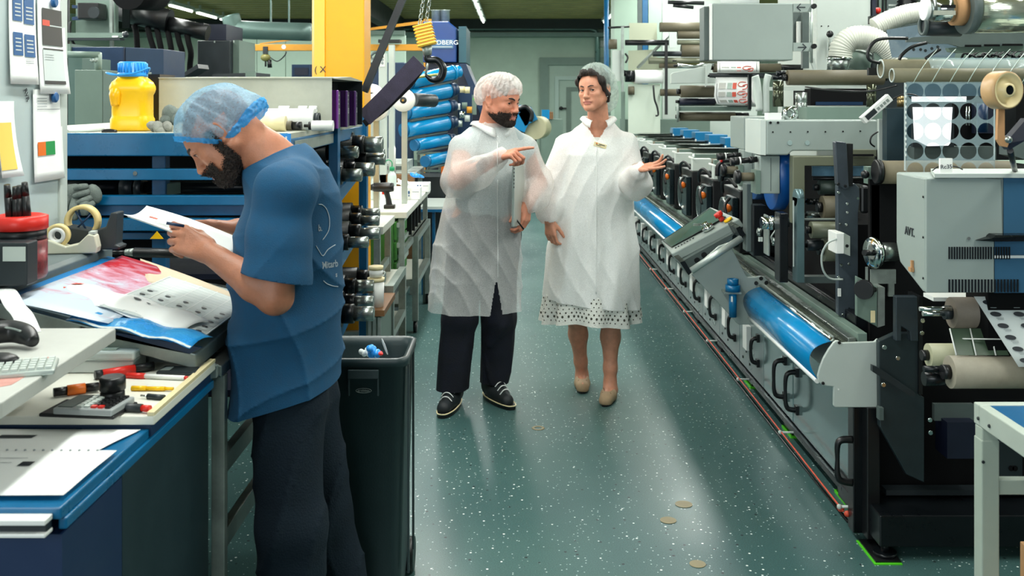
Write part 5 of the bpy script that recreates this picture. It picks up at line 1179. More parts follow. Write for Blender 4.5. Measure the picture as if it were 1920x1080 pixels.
# dark arm plate
ap = P('arm_plate', MB().fp([(1570, 350), (1572, 344), (1603, 344), (1611, 352), (1612, 375), (1609, 400), (1609, 612), (1571, 590)], 3.86, .03), mat('slate_plate', (66, 76, 84), .38, .2, .2, 8), bevel=.003)
obj('blade', MB().fp([(1566, 267), (1568, 265), (1586, 267), (1588, 272), (1592, 352), (1584, 356), (1570, 346)], 3.82, .035), M_mgrey if False else mat('blade_grey', (58, 66, 74), .4, .2, .2, 12), ap, bevel=.003)
obj('blade_edge', MB().box(XX(1588, 3.82)+.002, XX(1588, 3.82)+.03, 3.84, 3.9, ZZ(350, 3.82), ZZ(270, 3.82)), M_black, ap)
obj('side_boss', MB().box(XX(1612, 3.88)+.001, XX(1629, 3.88), 3.87, 3.98, ZZ(400, 3.88), ZZ(348, 3.88)), M_black, ap, bevel=.01)
for px, py in ((1572, 345), (1585, 349), (1572, 361), (1608, 372), (1588, 382), (1575, 420), (1588, 398), (1586, 421), (1577, 497), (1591, 495), (1572, 520), (1580, 590)):
    obj('bolt', MB().lathe([(.006, 0), (.005, .005)], W(px, py, 3.855 if py > 360 else 3.815), (0, -1, 0), 10), M_chrome if py > 355 else M_black, ap)
obj('paper_label', MB().fb(1571, 541, 1577, 556, 3.852, .003), M_white, ap)
sb = P('sensor_box', MB().fb(1568, 437, 1583, 476, 3.74, .10), M_white, bevel=.003)
obj('sensor_side', MB().ext([W(1583.2, 437, 3.74), W(1594, 443, 3.78), W(1594, 480, 3.78), W(1583.2, 476, 3.74)], (0, .06, 0)), M_lgrey, sb)
obj('sensor_hole', MB().lathe([(.006, 0), (.006, .003)], W(1588, 461, 3.75), (0, -1, 0), 12), M_black, sb)
obj('cable', MB().tube([W(1569, 448, 3.74), W(1552, 456, 3.75), W(1541, 478, 3.78), W(1543, 505, 3.8), W(1556, 522, 3.82), W(1580, 524, 3.84)], .004, 8, 5), M_lgrey, sb)
# lower gearbox with black knob
gb = P('gear_box', MB().fp([(1606, 518), (1645, 538), (1645, 613), (1606, 592)], 3.62, .02), M_ggrey, bevel=.003)
obj('box_side', MB().ext([W(1646, 538, 3.62), W(1659, 539, 3.62), W(1659, 610, 3.62), W(1646, 614, 3.62)], (0, .12, 0)), M_alu2, gb)
obj('black_knob', MB().lathe([(.03, 0), (.036, .006), (.034, .02)], W(1621, 542, 3.60), (-.6, -1, 0), 24).cyl(W(1625, 543, 3.6), W(1640, 543, 3.62), .01), M_black, gb)
obj('yellow_tag', MB().fb(1633, 583, 1641, 605, 3.612, .004), M_cream, gb)
# light column + chrome clamp
P('light_column', MB().fb(1633, 346, 1650, 505, 3.70, .03), M_lgrey, bevel=.002); P('column_side', MB().fb(1651, 347, 1662, 505, 3.71, .06), M_ggrey)
P('column_foot', MB().fb(1633, 505.5, 1680, 532, 3.69, .06), M_alu2); P('foot_leg', MB().fb(1666, 532, 1677, 556, 3.69, .05), M_alu2)
cl = P('chrome_clamp', MB().lathe([(.02, 0), (.055, 0), (.058, .01), (.05, .024), (.035, .03)], W(1634, 474, 3.62), (1, .25, 0), 32), M_chrome)
obj('clamp_sleeve', MB().cyl(W(1640, 473, 3.64), W(1676, 472, 3.7), .035), M_steel, cl); obj('clamp_knob', MB().cyl(W(1620, 474, 3.6), W(1636, 474, 3.62), .011), M_black, cl)
# worn cardboard-brown roller behind the grey inspection unit
o = rol(1652, 1890, 301, 345, 3.62, M_taupe2, end=M_black); obj('end_disc', MB().lathe([(.04, 0), (.046, .004), (.044, .02)], W(1640, 322, 3.66), (1, 0, 0), 28), M_black, o)
P('support_block', MB().fb(1628, 313, 1641, 345, 3.72, .05), M_ggrey); P('support_knob', MB().sphere(W(1622, 327, 3.7), .016, 12), M_black)
P('deck_beam', MB().fb(1714, 275, 1868, 300, 3.95, .08), M_mgrey)
# grey housings at the top of the near station
h1 = P('head_housing', MB().ext([(XX(1437, 4.2), 4.2, ZZ(225, 4.2)), (XX(1645, 4.2), 4.2, ZZ(225, 4.2)), (XX(1645, 4.2), 4.2, ZZ(283, 4.2)), (XX(1486, 4.2), 4.2, ZZ(283, 4.2)), (XX(1477, 4.2), 4.2, ZZ(291, 4.2)), (XX(1437, 4.2), 4.2, ZZ(291, 4.2))], (0, .30, 0)), M_grey, bevel=.006)
obj('side_cover', MB().ext([(XX(1437, 4.2)-.001, 4.205, ZZ(225, 4.2)), (XX(1437, 4.2)-.02, 4.22, ZZ(225, 4.2)), (XX(1437, 4.2)-.02, 4.50, ZZ(225, 4.2)), (XX(1437, 4.2)-.001, 4.50, ZZ(225, 4.2))], (0, 0, ZZ(291, 4.2)-ZZ(225, 4.2))), M_lgrey, h1)
for px, py, r in ((1444.5, 230, .0055), (1458.7, 230, .0055), (1449, 247.5, .0035), (1482, 247.5, .0035), (1514.5, 247, .0035), (1547.5, 247, .0035), (1580.5, 246.5, .0035), (1613, 246, .0035)):
    obj('screw_hole', MB().lathe([(r, 0), (r, .002)], W(px, py, 4.199), (0, -1, 0), 12), M_black, h1)
for px in (1481, 1514): obj('blind_cap', MB().lathe([(.011, 0), (.010, .002)], W(px, 268, 4.199), (0, -1, 0), 16), mat('cap_grey', (148, 168, 166), .4), h1)
h2 = P('head_housing', MB().box(XX(1394, 4.85), 2.2, 4.85, 5.15, ZZ(281, 4.85), ZZ(219, 4.85)), M_grey, bevel=.006)
P('bright_side_plate', MB().box(XX(1645, 4.1), XX(1663, 4.1), 4.08, 4.1, ZZ(302, 4.1), ZZ(223, 4.1)), M_lgrey)
P('top_deck', MB().fb(1513, 201, 1662, 223.5, 4.35, .4), M_ggrey)
P('black_housing', MB().fb(1520, 166, 1625, 198, 4.85, .3).m(1).fb(1530, 191, 1618, 197, 4.84, .009), [M_void, M_navy])
P('white_rail', MB().fb(1440, 163, 1625, 170, 4.95, .03), M_lgrey)
P('dark_cover', MB().fp([(1663, 203), (1705, 203), (1714, 228), (1714, 301), (1663, 301)], 4.02, .05), mat('teal_dark_cover', (34, 54, 62), .4, 0, .2, 8))
# steel cylinders
for px, y0, y1, w_, mt in ((1459, 152, 200, 20, mat('amber_steel', (70, 74, 60), .2, .8, .4, 5)), (1502, 173, 224, 22, M_steel), (1634, 158, 205, 18, mat('amber_steel', (70, 74, 60), .2, .8)), (1689, 180, 200, 14, mat('brass', (150, 130, 90), .3, .8))):
    c0 = W(px, y1, 4.5); c1 = W(px, y0, 4.5); r = w_/2*4.5/FPX
    P('steel_spindle', MB().lathe([(r, 0), (r, (c1-c0).length*.6), (r*.92, (c1-c0).length*.62), (r, (c1-c0).length*.66), (r, (c1-c0).length)], c0, (0, 0, 1), 24), mt)
P('ring_clamp', MB().lathe([(.014, 0), (.031, 0), (.031, .03), (.02, .03)], W(1478, 213, 4.3), (.2, -1, 0), 24, False), M_chrome)
P('white_block', MB().fb(1439, 212, 1465, 224.5, 4.25, .05), M_white)
# swing arms and long roller
for pts in ([(1416, 142), (1420, 155), (1423, 180), (1424, 208)], [(1441, 140), (1437, 155), (1436, 180), (1436, 214)]):
    P('swing_arm', MB().tube([W(a, b, 4.7) for a, b in pts], [.017, .015, .016, .017], 12, 4), M_lgrey)
rol(1476, 1655, 131, 160, 4.55, M_taupe, end=M_black)
P('bearing', MB().cyl(W(1448, 145, 4.62), W(1474, 145, 4.62), .012).cyl(W(1456, 137, 4.62), W(1472, 137, 4.62), .011), M_black2)
# cluster of rollers and printed web
d = 5.6
rol(1337, 1463, 119, 136, d, M_taupe); rol(1463, 1520, 121, 132, 5.65, M_black, shaft=False)
rol(1330, 1460, 137, 147, d, M_dgrey); rol(1276, 1338, 160, 183, d, M_taupe); rol(1274, 1340, 184, 197, d+.05, M_dnavy)
rol(1274, 1378, 210, 227, d, M_taupe); rol(1378, 1403, 211, 224, d+.01, M_black, shaft=False)
rol(1268, 1340, 111, 117, d+.05, M_olive); rol(1270, 1338, 118, 128, d, M_chrome)
P('tie_bar', MB().fb(1268, 200, 1408, 208, d-.02, .03), M_ggrey); P('tie_bar', MB().fb(1272, 190, 1390, 199, d+.08, .03), M_ggrey)
P('bracket_plate', MB().fp([(1258, 139), (1262, 136), (1325, 123), (1334, 119), (1333, 130), (1324, 145), (1341, 146), (1341, 156), (1258, 157)], d-.06, .02), M_lgrey, bevel=.003)
P('ear_plate', MB().fp([(1324, 122), (1330, 119), (1335, 120), (1332, 135), (1327, 140), (1327, 155), (1323, 163)], d-.085, .02), M_lgrey)
P('side_disc', MB().lathe([(.05, 0), (.05, .012)], W(1269, 212, d-.02), (1, -.2, 0), 20), M_grey)
P('post_arm', MB().fb(1404, 140, 1409, 205, 5.2, .03), M_black2)
wb = thing('printed_web', 'paper web printed with red ornaments looping under a roller in the press', 'paper web', W(1376, 170, 5.5))
def webpart(pts, px0, px1, d_, par, cols, curve=0):
    n = len(pts)-1
    def f(u, v):
        t = v*n; i = min(int(t), n-1); q = Vector(pts[i]).lerp(Vector(pts[i+1]), t-i)
        p = W(px0+(px1-px0)*u+q.x, q.y, d_+q.z); p.z -= curve*(abs(u-.5)*2)**2*v*0; return p
    return f
f = webpart([(0, 112, .1), (0, 122, -.02), (0, 132, -.04), (0, 137, 0)], 1345, 1424, 5.55, wb, None)
obj('upper_web', MB().grid(f, 6, 8), M_paper, wb, solid=.001)
f2 = webpart([(2, 145, 0), (0, 165, -.03), (-1, 180, -.03), (4, 195, -.02), (18, 200, .05)], 1340, 1412, 5.56, wb, None)
g2 = lambda u, v: f2(u if v < .75 else .5+(u-.5)*(1-(v-.75)*.9), v)
obj('loop_web', MB().grid(g2, 8, 12), M_paper, wb, solid=.001)
def ornaments(f, rows, v0, v1, par):
    mr, mg, ml = MB(), MB(), MB()
    for r in range(rows):
        v = v0+(v1-v0)*r/max(rows, 1); h = (v1-v0)/rows
        def q(u, w_): return f(u, v+w_*h)+Vector((0, -.004, 0))
        mg.add([q(.10, .2), q(.28, .2), q(.28, .8), q(.10, .8)], [(0, 1, 2, 3)]); ml.add([q(.32, .2), q(.44, .2), q(.44, .8), q(.32, .8)], [(0, 1, 2, 3)])
        mr.add([q(.46, .2), q(.56, .2), q(.56, .8), q(.46, .8)], [(0, 1, 2, 3)])
        mr.tube([q(.80, .15), q(.66, .12), q(.60, .35), q(.66, .55), q(.78, .5)], .0022, 5, 3)
        mr.tube([q(.72, .45), q(.84, .35), q(.82, .75), q(.72, .85)], .0025, 5, 3)
    obj('red_ornament', mr, M_inkr, par); obj('grey_block', mg, mat('web_grey', (186, 186, 180), .6), par); obj('sage_block', ml, M_inkg2, par)
ornaments(f, 1, .35, .85, wb); ornaments(g2, 3, .08, .82, wb)
mb = MB()
for fn in (f, g2):
    for u in (.05, .93): mb.tube([fn(u, .15+.08*i)+Vector((0, -.003, 0)) for i in range(9)], .0012, 4)
obj('edge_line', mb, M_ink, wb)
single('upper_printed_web', MB().grid(lambda u, v: W(1351+73*u, 6-20*v, 5.7+.05*v), 2, 2), M_paper2, 'end of printed web visible above the big grey display housing', 'paper web', solid=.001)
# big grey display housing
dh = thing('display_housing', 'big plain grey rectangular housing on two arms above the press', 'housing', W(1410, 60, 4.9))
obj('housing_box', MB().fb(1336, 6, 1487, 113, 4.9, .16), M_grey, dh, bevel=.005)
obj('side_strip', MB().box(XX(1320, 4.93), XX(1335, 4.93), 4.93, 5.05, ZZ(113, 4.93), ZZ(12, 4.93)), M_mgrey, dh, bevel=.003)
obj('white_edge', MB().fb(1332, 7, 1335.6, 112, 4.895, .03), M_white, dh)
obj('upper_arm', MB().fb(1487.3, 7, 1522, 22, 4.9, .02), M_grey, dh); obj('lower_arm', MB().fb(1487.3, 80, 1522, 96, 4.9, .02), M_grey, dh)
text('\u2190', .06, FR(W(1502, 14, 4.898)), M_ink, dh); text('\u2192', .06, FR(W(1504, 89, 4.898)), M_ink, dh)
for py in (12, 87): obj('pivot_bolt', MB().lathe([(.013, 0), (.012, .02)], W(1525, py, 4.89), (0, -1, 0), 16), M_black, dh)
obj('hinge_rod', MB().cyl(W(1521, -10, 4.95), W(1521, 118, 4.95), .008), M_alu, dh)
obj('back_recess', MB().fb(1487, 23, 1505, 80, 5.15, .02).m(1).fb(1495, 40, 1502, 80, 5.12, .02).m(2).fb(1505, 23, 1517, 128, 5.1, .03), [M_mgrey, M_white, M_mgrey], dh)
obj('rear_hanger', MB().fp([(1519, 110), (1526, 108), (1532, 130), (1526, 130)], 5.0, .02), M_lgrey, dh)
# big pale machine cabinet behind
cab = thing('machine_cabinet', 'tall pale machine cabinet with a black ball lever behind the hoses', 'cabinet', (XX(1585, 5.4), 5.4, 0))
obj('cabinet_body', MB().box(XX(1531, 5.4), XX(1633, 5.4), 5.4, 6.2, 1.2, 3.0), M_lgrey, cab, bevel=.006)
obj('cabinet_side', MB().box(XX(1634, 5.4), XX(1640, 5.4), 5.38, 6.2, 1.2, 3.0), M_dnavy, cab)
obj('lever', MB().cyl(W(1555, 65, 5.37), W(1555, 97, 5.37), .006).sphere(W(1556, 64, 5.34), .017, 12), M_alu2, cab)
obj('lever_ball', MB().sphere(W(1556, 64, 5.32), .019, 14), M_black, cab)
for px in (1540, 1553, 1610): obj('screw', MB().lathe([(.004, 0), (.004, .002)], W(px, 49, 5.399), (0, -1, 0), 8), M_black, cab)
obj('cabinet_foot', MB().box(2.42, 2.55, 5.9, 6.1, 1.0, 1.199), M_dgrey, cab)
rb = thing('rail_bundle', 'dark rails, red knob and bellows beside the pale cabinet', 'rails', W(1680, 15, 5.6))
for px, w_, mt in ((1641, 4, M_dgrey), (1648, 5, M_ggrey), (1656, 2, M_dgrey), (1663, 3, M_mgrey)): obj('rail', MB().fb(px, -30, px+w_, 50, 5.6, .03), mt, rb)
obj('red_knob', MB().sphere(W(1646, 20, 5.5), .018, 12), M_red, rb); obj('bellows', MB().lathe([(.05 if i % 2 else .062, .012*i) for i in range(16)], W(1699, 22, 5.5), (.2, 0, 1), 20), M_black, rb)
for py in (8, 15): obj('cross_rail', MB().fb(1664, py, 1690, py+3, 5.62, .03), M_lgrey, rb)
obj('back_sheet', MB().fb(1664, -30, 1730, 60, 5.8, .02), M_mgrey, rb)
obj('valve_cluster', MB().fb(1631, 30, 1641, 45, 5.3, .03), M_black, rb)
# ribbed hoses
def hose(pts, r, lab, d, cuff=None):
    t = thing('ribbed_hose', lab, 'hose', W(*pts[0], d), 'white ribbed extraction hoses')
    P3 = [W(a, b, d) for a, b in pts]; dense = []
    for i in range(len(P3)-1):
        p0 = P3[max(i-1, 0)]; p1 = P3[i]; p2 = P3[i+1]; p3 = P3[min(i+2, len(P3)-1)]
        for k in range(24):
            u = k/24; dense.append(.5*((2*p1)+(p2-p0)*u+(2*p0-5*p1+4*p2-p3)*u*u+(3*p1-p0-3*p2+p3)*u**3))
    L = 0; rs = []; out = []
    acc = [0]
    for i in range(1, len(dense)): acc.append(acc[-1]+(dense[i]-dense[i-1]).length)
    n = int(acc[-1]/.0032); j = 0
    for i in range(n):
        s = acc[-1]*i/n
        while acc[j+1] < s: j += 1
        out.append(dense[j].lerp(dense[j+1], (s-acc[j])/(acc[j+1]-acc[j]))); rs.append(r+.0035*math.sin(s/.0115*2*PI))
    obj('hose_body', MB().tube(out, rs, 28), mat('hose_white', (206, 208, 196), .45, 0, .06, 20), t)
    if cuff: obj('metal_cuff', MB().cyl(W(*cuff[0], d), W(*cuff[1], d), r*.98, r*.85, 24), M_steel, t); obj('cuff_clamp', MB().cyl(W(cuff[0][0], cuff[0][1]-2, d), W(cuff[0][0], cuff[0][1]+2, d), r*1.06), M_chrome, t)
    return t
hose([(1575, 108), (1579, 88), (1598, 72), (1630, 72), (1656, 86), (1672, 104), (1680, 120)], .057, 'nearer ribbed hose arching from a metal cuff above the long roller', 4.95, ((1574, 110), (1569, 134)))
hose([(1640, 52), (1668, 38), (1700, 27), (1735, 22)], .050, 'farther ribbed hose rising to the right behind the film roll', 5.25)
t = thing('metal_elbow', 'grey metal pipe elbow right of the ribbed hose cuff', 'pipe', W(1615, 130, 5.1)); obj('elbow', MB().cyl(W(1618, 100, 5.1), W(1606, 134, 5.1), .05, .06, 24), M_ggrey, t); obj('elbow_rim', MB().cyl(W(1619, 98, 5.1), W(1618, 101, 5.1), .054), M_alu, t)
# film roll on chrome chuck
fr = thing('film_roll', 'shiny metallic film roll on a chrome chuck with a cardboard core', 'film roll', W(1850, 15, 3.4))
dd = 3.4; cy = 17
def seg_(nm, px0, px1, r, mt, par=fr, r2=None, seg=40):
    return obj(nm, MB().cyl(W(px0, cy, dd), W(px1, cy, dd), r*dd/FPX, None if r2 is None else r2*dd/FPX, seg), mt, par)
seg_('film_body', 1822, 1990, 45, mat('metallic_film', (206, 212, 190), .16, .85, .25, 5, .3, 9, stretch=(.6, 3, 3))); seg_('flange', 1806, 1821.7, 47, M_mgrey); seg_('core', 1786, 1806, 31, M_card, r2=31)
seg_('chuck', 1748, 1800, 24, M_chrome); seg_('chuck_neck', 1738, 1748, 18, M_steel, r2=24); seg_('end_cap', 1731, 1738, 21, M_white)
obj('chuck_slot', MB().fb(1764, 9, 1792, 15, dd-.045, .01).m(1).fb(1752, 20, 1792, 28, dd-.046, .01), [M_black, M_zinc], fr)
obj('bearing_arm', MB().cyl(W(1733, 50, 3.5), W(1800, 52, 3.5), .032), M_dgrey, fr)
obj('bearing_ring', MB().pipe(W(1728, 48, 3.5), W(1734, 48, 3.5), .036, .026), M_mgrey, fr)
# hanging translucent sheets and arm plates below the film roll
M_dfilm = mat('dark_printed_film', (98, 120, 132), .25, 0, .15, 4, alpha=.8)
t = thing('printed_film_sheet', 'slanted grey translucent film with round marks below the film roll', 'film', W(1720, 80, 3.9))
obj('sheet', MB().add([W(1662, 56, 3.95), W(1728, 45, 3.9), W(1800, 60, 3.85), W(1790, 108, 3.85), W(1672, 108, 3.95)], [(0, 1, 2, 3, 4)]), M_dfilm, t, solid=.001)
for px, py in ((1711, 76), (1726, 93), (1735, 95), (1747, 91), (1758, 88), (1713, 93)): obj('oval_mark', MB().lathe([(.006, 0), (.006, .001)], W(px, py, 3.84), (0, -1, 0), 14), M_dgrey, t)
t = thing('arm_bracket', 'long grey sheet metal arm running right under the film roll', 'bracket', W(1800, 75, 3.7))
obj('bracket_plate', MB().fp([(1700, 74), (1712, 70), (1790, 64), (1925, 60), (1925, 84), (1800, 88), (1780, 82), (1745, 82), (1738, 78), (1700, 79)], 3.7, .015), M_mgrey, t); obj('lower_lip', MB().fp([(1778, 90), (1800, 88), (1925, 84), (1925, 95), (1800, 99), (1782, 97)], 3.72, .03), M_ggrey, t)
obj('slot', MB().fb(1810, 84, 1840, 88, 3.694, .004).fb(1846, 83, 1875, 87, 3.694, .004).fb(1880, 82, 1918, 86, 3.694, .004), M_void, t)
for pts, lab in (([(1702, 72), (1660, 72), (1640, 78), (1628, 95), (1630, 112), (1650, 118)], 'thick black hose bowing left over the cardboard tubes'), ([(1738, 80), (1710, 88), (1692, 102), (1686, 112)], 'short thick black hose under the grey arm, left one'), ([(1763, 92), (1750, 100), (1735, 110)], 'short thick black hose under the grey arm, right one')):
    single('black_hose', MB().tube([W(a, b, 3.66) for a, b in pts], .0062, 10, 5), M_black, lab, 'hose', 'black hoses under the film roll')
# cardboard tubes
def ctube(px0, px1, py0, py1, d, lab, mt=mat('tube_grey_brown', (116, 112, 88), .6, 0, .12, 14)):
    r = (py1-py0)/2*d/FPX; cy_ = (py0+py1)/2; a = W(px0, cy_, d); b = W(px1, cy_, d)
    t = thing('cardboard_tube', lab, 'tube', a, 'cardboard tubes at the upper right'); obj('tube_wall', MB().pipe(a, b, r, r*.8, 36), mt, t); obj('tube_rim', MB().pipe(a-Vector((.003, 0, 0)), a-Vector((.0001, 0, 0)), r*.99, r*.8, 36), M_lgrey, t)
    return t
ctube(1652, 2000, 111, 147, 3.72, 'larger cardboard tube, the upper of two lying across the press'); ctube(1673, 1990, 128, 155, 3.58, 'smaller cardboard tube in front of and below the larger one')
P('tube_axle', MB().fb(1629, 127, 1650, 141, 3.9, .02), M_black)
# wrapped clear film strips over the tubes
t = thing('clear_film_web', 'clear film with rows of round holes hanging before the lit panel', 'film', W(1785, 250, 3.5))
mb = MB(); cw, chh = 33.2, 37.0; d = 3.5
for i in range(5):
    for j in range(5):
        cx, cy_ = 1716+cw*i, 172+chh*j; n = 24; o_, i_ = [], []
        for k in range(n):
            a = 2*PI*k/n; c, s = math.cos(a), math.sin(a); m_ = max(abs(c), abs(s))
            o_.append(W(cx+c/m_*cw/2, cy_+s/m_*chh/2, d)); i_.append(W(cx+c*15.9, cy_+s*15.9, d))
        mb.add(o_+i_, [(k, (k+1) % n, n+(k+1) % n, n+k) for k in range(n)], False)
obj('perforated_film', mb, mat('frosted_film', (180, 204, 210), .15, 0, .1, 5, alpha=.30), t, solid=.0015)
obj('film_edge', MB().fb(1696, 155, 1698.5, 320, d, .004).fb(1864, 200, 1866, 300, d, .004), mat('film_edge_white', (214, 226, 226), .3, alpha=.7), t)
mb = MB()
for k in range(14): mb.fb(1698, 158+10*k, 1699.5, 163+10*k, d-.004, .003)
obj('edge_dashes', mb, M_white, t)
t = thing('film_wrap', 'clear film wound diagonally around the two cardboard tubes', 'film', W(1800, 125, 3.5))
for k in range(7):
    x = 1740+34*k; obj('film_strip', MB().tube([W(x-28, 156, 3.52), W(x-14, 132, 3.50), W(x, 112, 3.62), W(x+18, 92, 3.66)], .0016, 5, 4), mat('film_glint', (206, 222, 214), .15, 0, alpha=.7), t)
obj('film_skin', MB().grid(lambda u, v: Vector((XX(1745, 3.6)+u*.36, 3.64-.045*math.sin(PI*(v*.9+.05)), ZZ(108, 3.6)-v*(ZZ(108, 3.6)-ZZ(157, 3.6)))), 4, 8), M_film, t, solid=.0008)
# lit inspection panel
M_lit = bpy.data.materials.new('lit_panel'); M_lit.use_nodes = True; b_ = M_lit.node_tree.nodes['Principled BSDF']; b_.inputs['Emission Color'].default_value = (.93, .96, 1, 1); b_.inputs['Emission Strength'].default_value = 1.15
t = thing('inspection_lamp', 'glowing white inspection panel behind the clear holed film', 'lamp', W(1750, 235, 3.9))
obj('lit_face', MB().fp([(1713, 201), (1786, 201), (1782, 268), (1778, 273), (1740, 274), (1716, 262)], 3.9, .01), M_lit, t); obj('panel_back', MB().fb(1712, 199, 1789, 276, 3.912, .02), M_dgrey, t)
obj('upper_strip', MB().fb(1711, 181, 1812, 191, 3.92, .01), M_lit, t)
t = thing('film_guide', 'dark glossy panels behind the clear film, beside the lit panel', 'machine part', W(1825, 230, 4.0))
obj('dark_panel', MB().fb(1789, 192, 1868, 274, 4.02, .02), M_void, t); obj('blue_panel', MB().fb(1826, 193, 1870, 250, 3.99, .02), M_dnavy, t)
for px in (1812, 1817): obj('glint_rod', MB().cyl(W(px, 200, 3.96), W(px, 235, 3.96), .003), M_chrome, t)
obj('support_leg', MB().fb(1868, 150, 1905, 300, 4.05, .03), M_black, t)
obj('upper_panel', MB().fb(1700, 156, 1840, 180, 4.1, .02), mat('steel_blue_panel', (84, 110, 124), .3, .3, .2, 5), t)
P('rear_panel', MB().fb(1642, 60, 2050, 300, 4.95, .05).m(1).fb(1640, 98, 2050, 116, 4.93, .019).m(2).fb(1872, 118, 2050, 230, 4.9, .04), [M_dgrey, M_ggrey, M_void])
P('upper_rear_panel', MB().fb(1730, -60, 2080, 58, 5.3, .05), M_mgrey)
mb = MB()
for k in range(9): mb.tube([W(1800+14*k, 118, 4.85), W(1808+13*k, 100+3*(k % 3), 4.8), W(1822+12*k, 104+5*(k % 2), 4.8), W(1835+12*k, 96, 4.85)], .006, 6, 4)
P('cable_bundle', mb, M_black)['kind'] = 'stuff'
P('blue_cylinder_body', MB().cyl(W(1842, 194, 3.93), W(1842, 248, 3.93), .02), M_navy)
P('pale_gap', MB().fb(1868, 276, 2050, 298, 4.85, .03), M_ggrey)
# handheld remote / paper counter on the housing edge
M_rem = Matrix.Translation(W(1644, 203, 4.05)) @ Matrix.Rotation(math.radians(-41), 4, 'Y') @ Matrix.Scale(1.25, 4)
t = thing('handheld_remote', 'pale handheld keypad leaning on the housing edge beside the lit panel', 'remote', M_rem.translation)
obj('remote_case', MB().box(-.062, .055, -.012, .012, -.013, .014, M_rem), M_white, t, bevel=.003); obj('display', MB().box(-.05, -.01, -.0135, -.0121, -.008, .009, M_rem), M_dgrey, t)
for k in range(4): obj('key', MB().box(-.004+.013*k, .005+.013*k, -.0135, -.0121, -.006, .004, M_rem), M_alu2, t)
obj('cable', MB().tube([W(1668, 190, 4.05), W(1690, 178, 4.02), W(1715, 178, 4.0), W(1735, 192, 3.98), W(1730, 210, 3.98), W(1714, 219, 3.98)], .003, 6, 5), M_black, t)
single('sagging_cable', MB().tube([W(1510, 163, 4.3), W(1560, 169, 4.2), W(1630, 171, 4.15), W(1682, 160, 4.1)], .0035, 6, 6), M_black, 'thin black cable sagging beneath the long roller', 'cable')
single('loop_cable', MB().tube([W(1646, 247, 4.05), W(1634, 256, 4.04), W(1632, 268, 4.04), W(1640, 275, 4.05)], .0035, 6, 5), M_black, 'short black cable loop beside the bright side plate', 'cable')
# inspection unit
AX = 1.237; ay0, ay1 = 3.0, 3.23; az0, az1 = ZZ(549, 3.0), ZZ(333, 3.0)
iu = thing('inspection_unit', 'big grey inspection unit lettered AVT with cooling slots, at the right edge', 'machine', (1.5, 3.1, az0))
mb = MB().ext([(AX, ay0, az1), (AX, ay0, az0), (AX+.0, ay0+.02, az0), (AX, ay1-.03, az0+.06), (AX, ay1, az0+.12), (AX, ay1, az1)], (.72, 0, 0))
obj('housing', mb, M_grey, iu, bevel=.006)
x_r = XX(1880, 3.0)
obj('front_cover', MB().fp([(1737, 335), (1826, 333), (1877, 336), (1880, 440), (1864, 444), (1864, 548), (1737, 549)], 2.99, .009), M_grey, iu, bevel=.002)
obj('blue_front', MB().fp([(1882, 333), (1990, 333), (1990, 549), (1865, 549), (1865, 445), (1882, 441)], 2.995, .004), mat('unit_blue', (52, 96, 126), .4, 0, .08, 5), iu)
obj('top_lid', MB().ext([(AX+.02, 2.98, az1+.001), (1.96, 2.98, az1+.001), (1.96, 3.2, az1+.001), (AX+.10, 3.2, az1+.001)], (0, 0, .012)), M_lgrey, iu)
obj('grab_ledge', MB().ext([W(1831, 451, 2.98), W(1860, 447, 2.95), W(1868, 441, 2.94), W(1990, 441, 2.94), W(1990, 452, 2.94), W(1864, 453, 2.95)], (0, .045, 0)), M_black2, iu)
mb = MB()
for k in range(24):
    mb.fb(1779+4.9*k, 463, 1781.5+4.9*k, 486, 2.987 if k < 17 else 2.99, .003)
for k in range(22): mb.fb(1779+6.1*k, 524, 1782+6.1*k, 548, 2.987, .003)
obj('cooling_slots', mb, M_black, iu)['kind'] = 'stuff'
obj('bright_strip', MB().fb(1863, 479, 1990, 484, 2.99, .003), M_white, iu)
for px, py, r in ((1816, 447, .005),): obj('screw', MB().lathe([(r, 0), (r, .003)], W(px, py, 2.989), (0, -1, 0), 12), M_chrome, iu)
for py in (370, 446, 523): obj('side_screw', MB().lathe([(.0035, 0), (.0035, .002)], (AX-.001, ay0+.012, ZZ(py, 3.0)), (-1, 0, 0), 10), M_black, iu)
text('AVT.', .036, Matrix.Translation((AX-.002, 3.115, ZZ(436, 3.1))) @ Matrix.Rotation(-PI/2, 4, 'Z') @ Matrix.Rotation(PI/2, 4, 'X'), M_ink, iu, bold=True, sx=1.0)
obj('key', MB().box(AX-.012, AX-.001, 3.08, 3.10, ZZ(508, 3.1), ZZ(500, 3.1)).box(AX-.008, AX-.001, 3.085, 3.093, ZZ(500, 3.1), ZZ(487, 3.1)), M_card, iu)
obj('support_frame', MB().box(1.45, 1.9, 3.05, 3.2, .78, az0-.001), M_void, iu)
t = thing('reference_tag', 'small white card with handwriting standing on the grey inspection unit', 'card', W(1773, 328, 3.02))
obj('card', MB().fb(1763, 297, 1786, 329, 3.03, .01), M_white, t); text('Rc35', .018, FR(W(1774.5, 313, 3.028), .05), M_dnavy, t)
obj('clip', MB().tube([W(1748, 320, 3.05), W(1762, 312, 3.045), W(1790, 312, 3.045), W(1805, 318, 3.05)], .002, 6, 4), M_black, t)
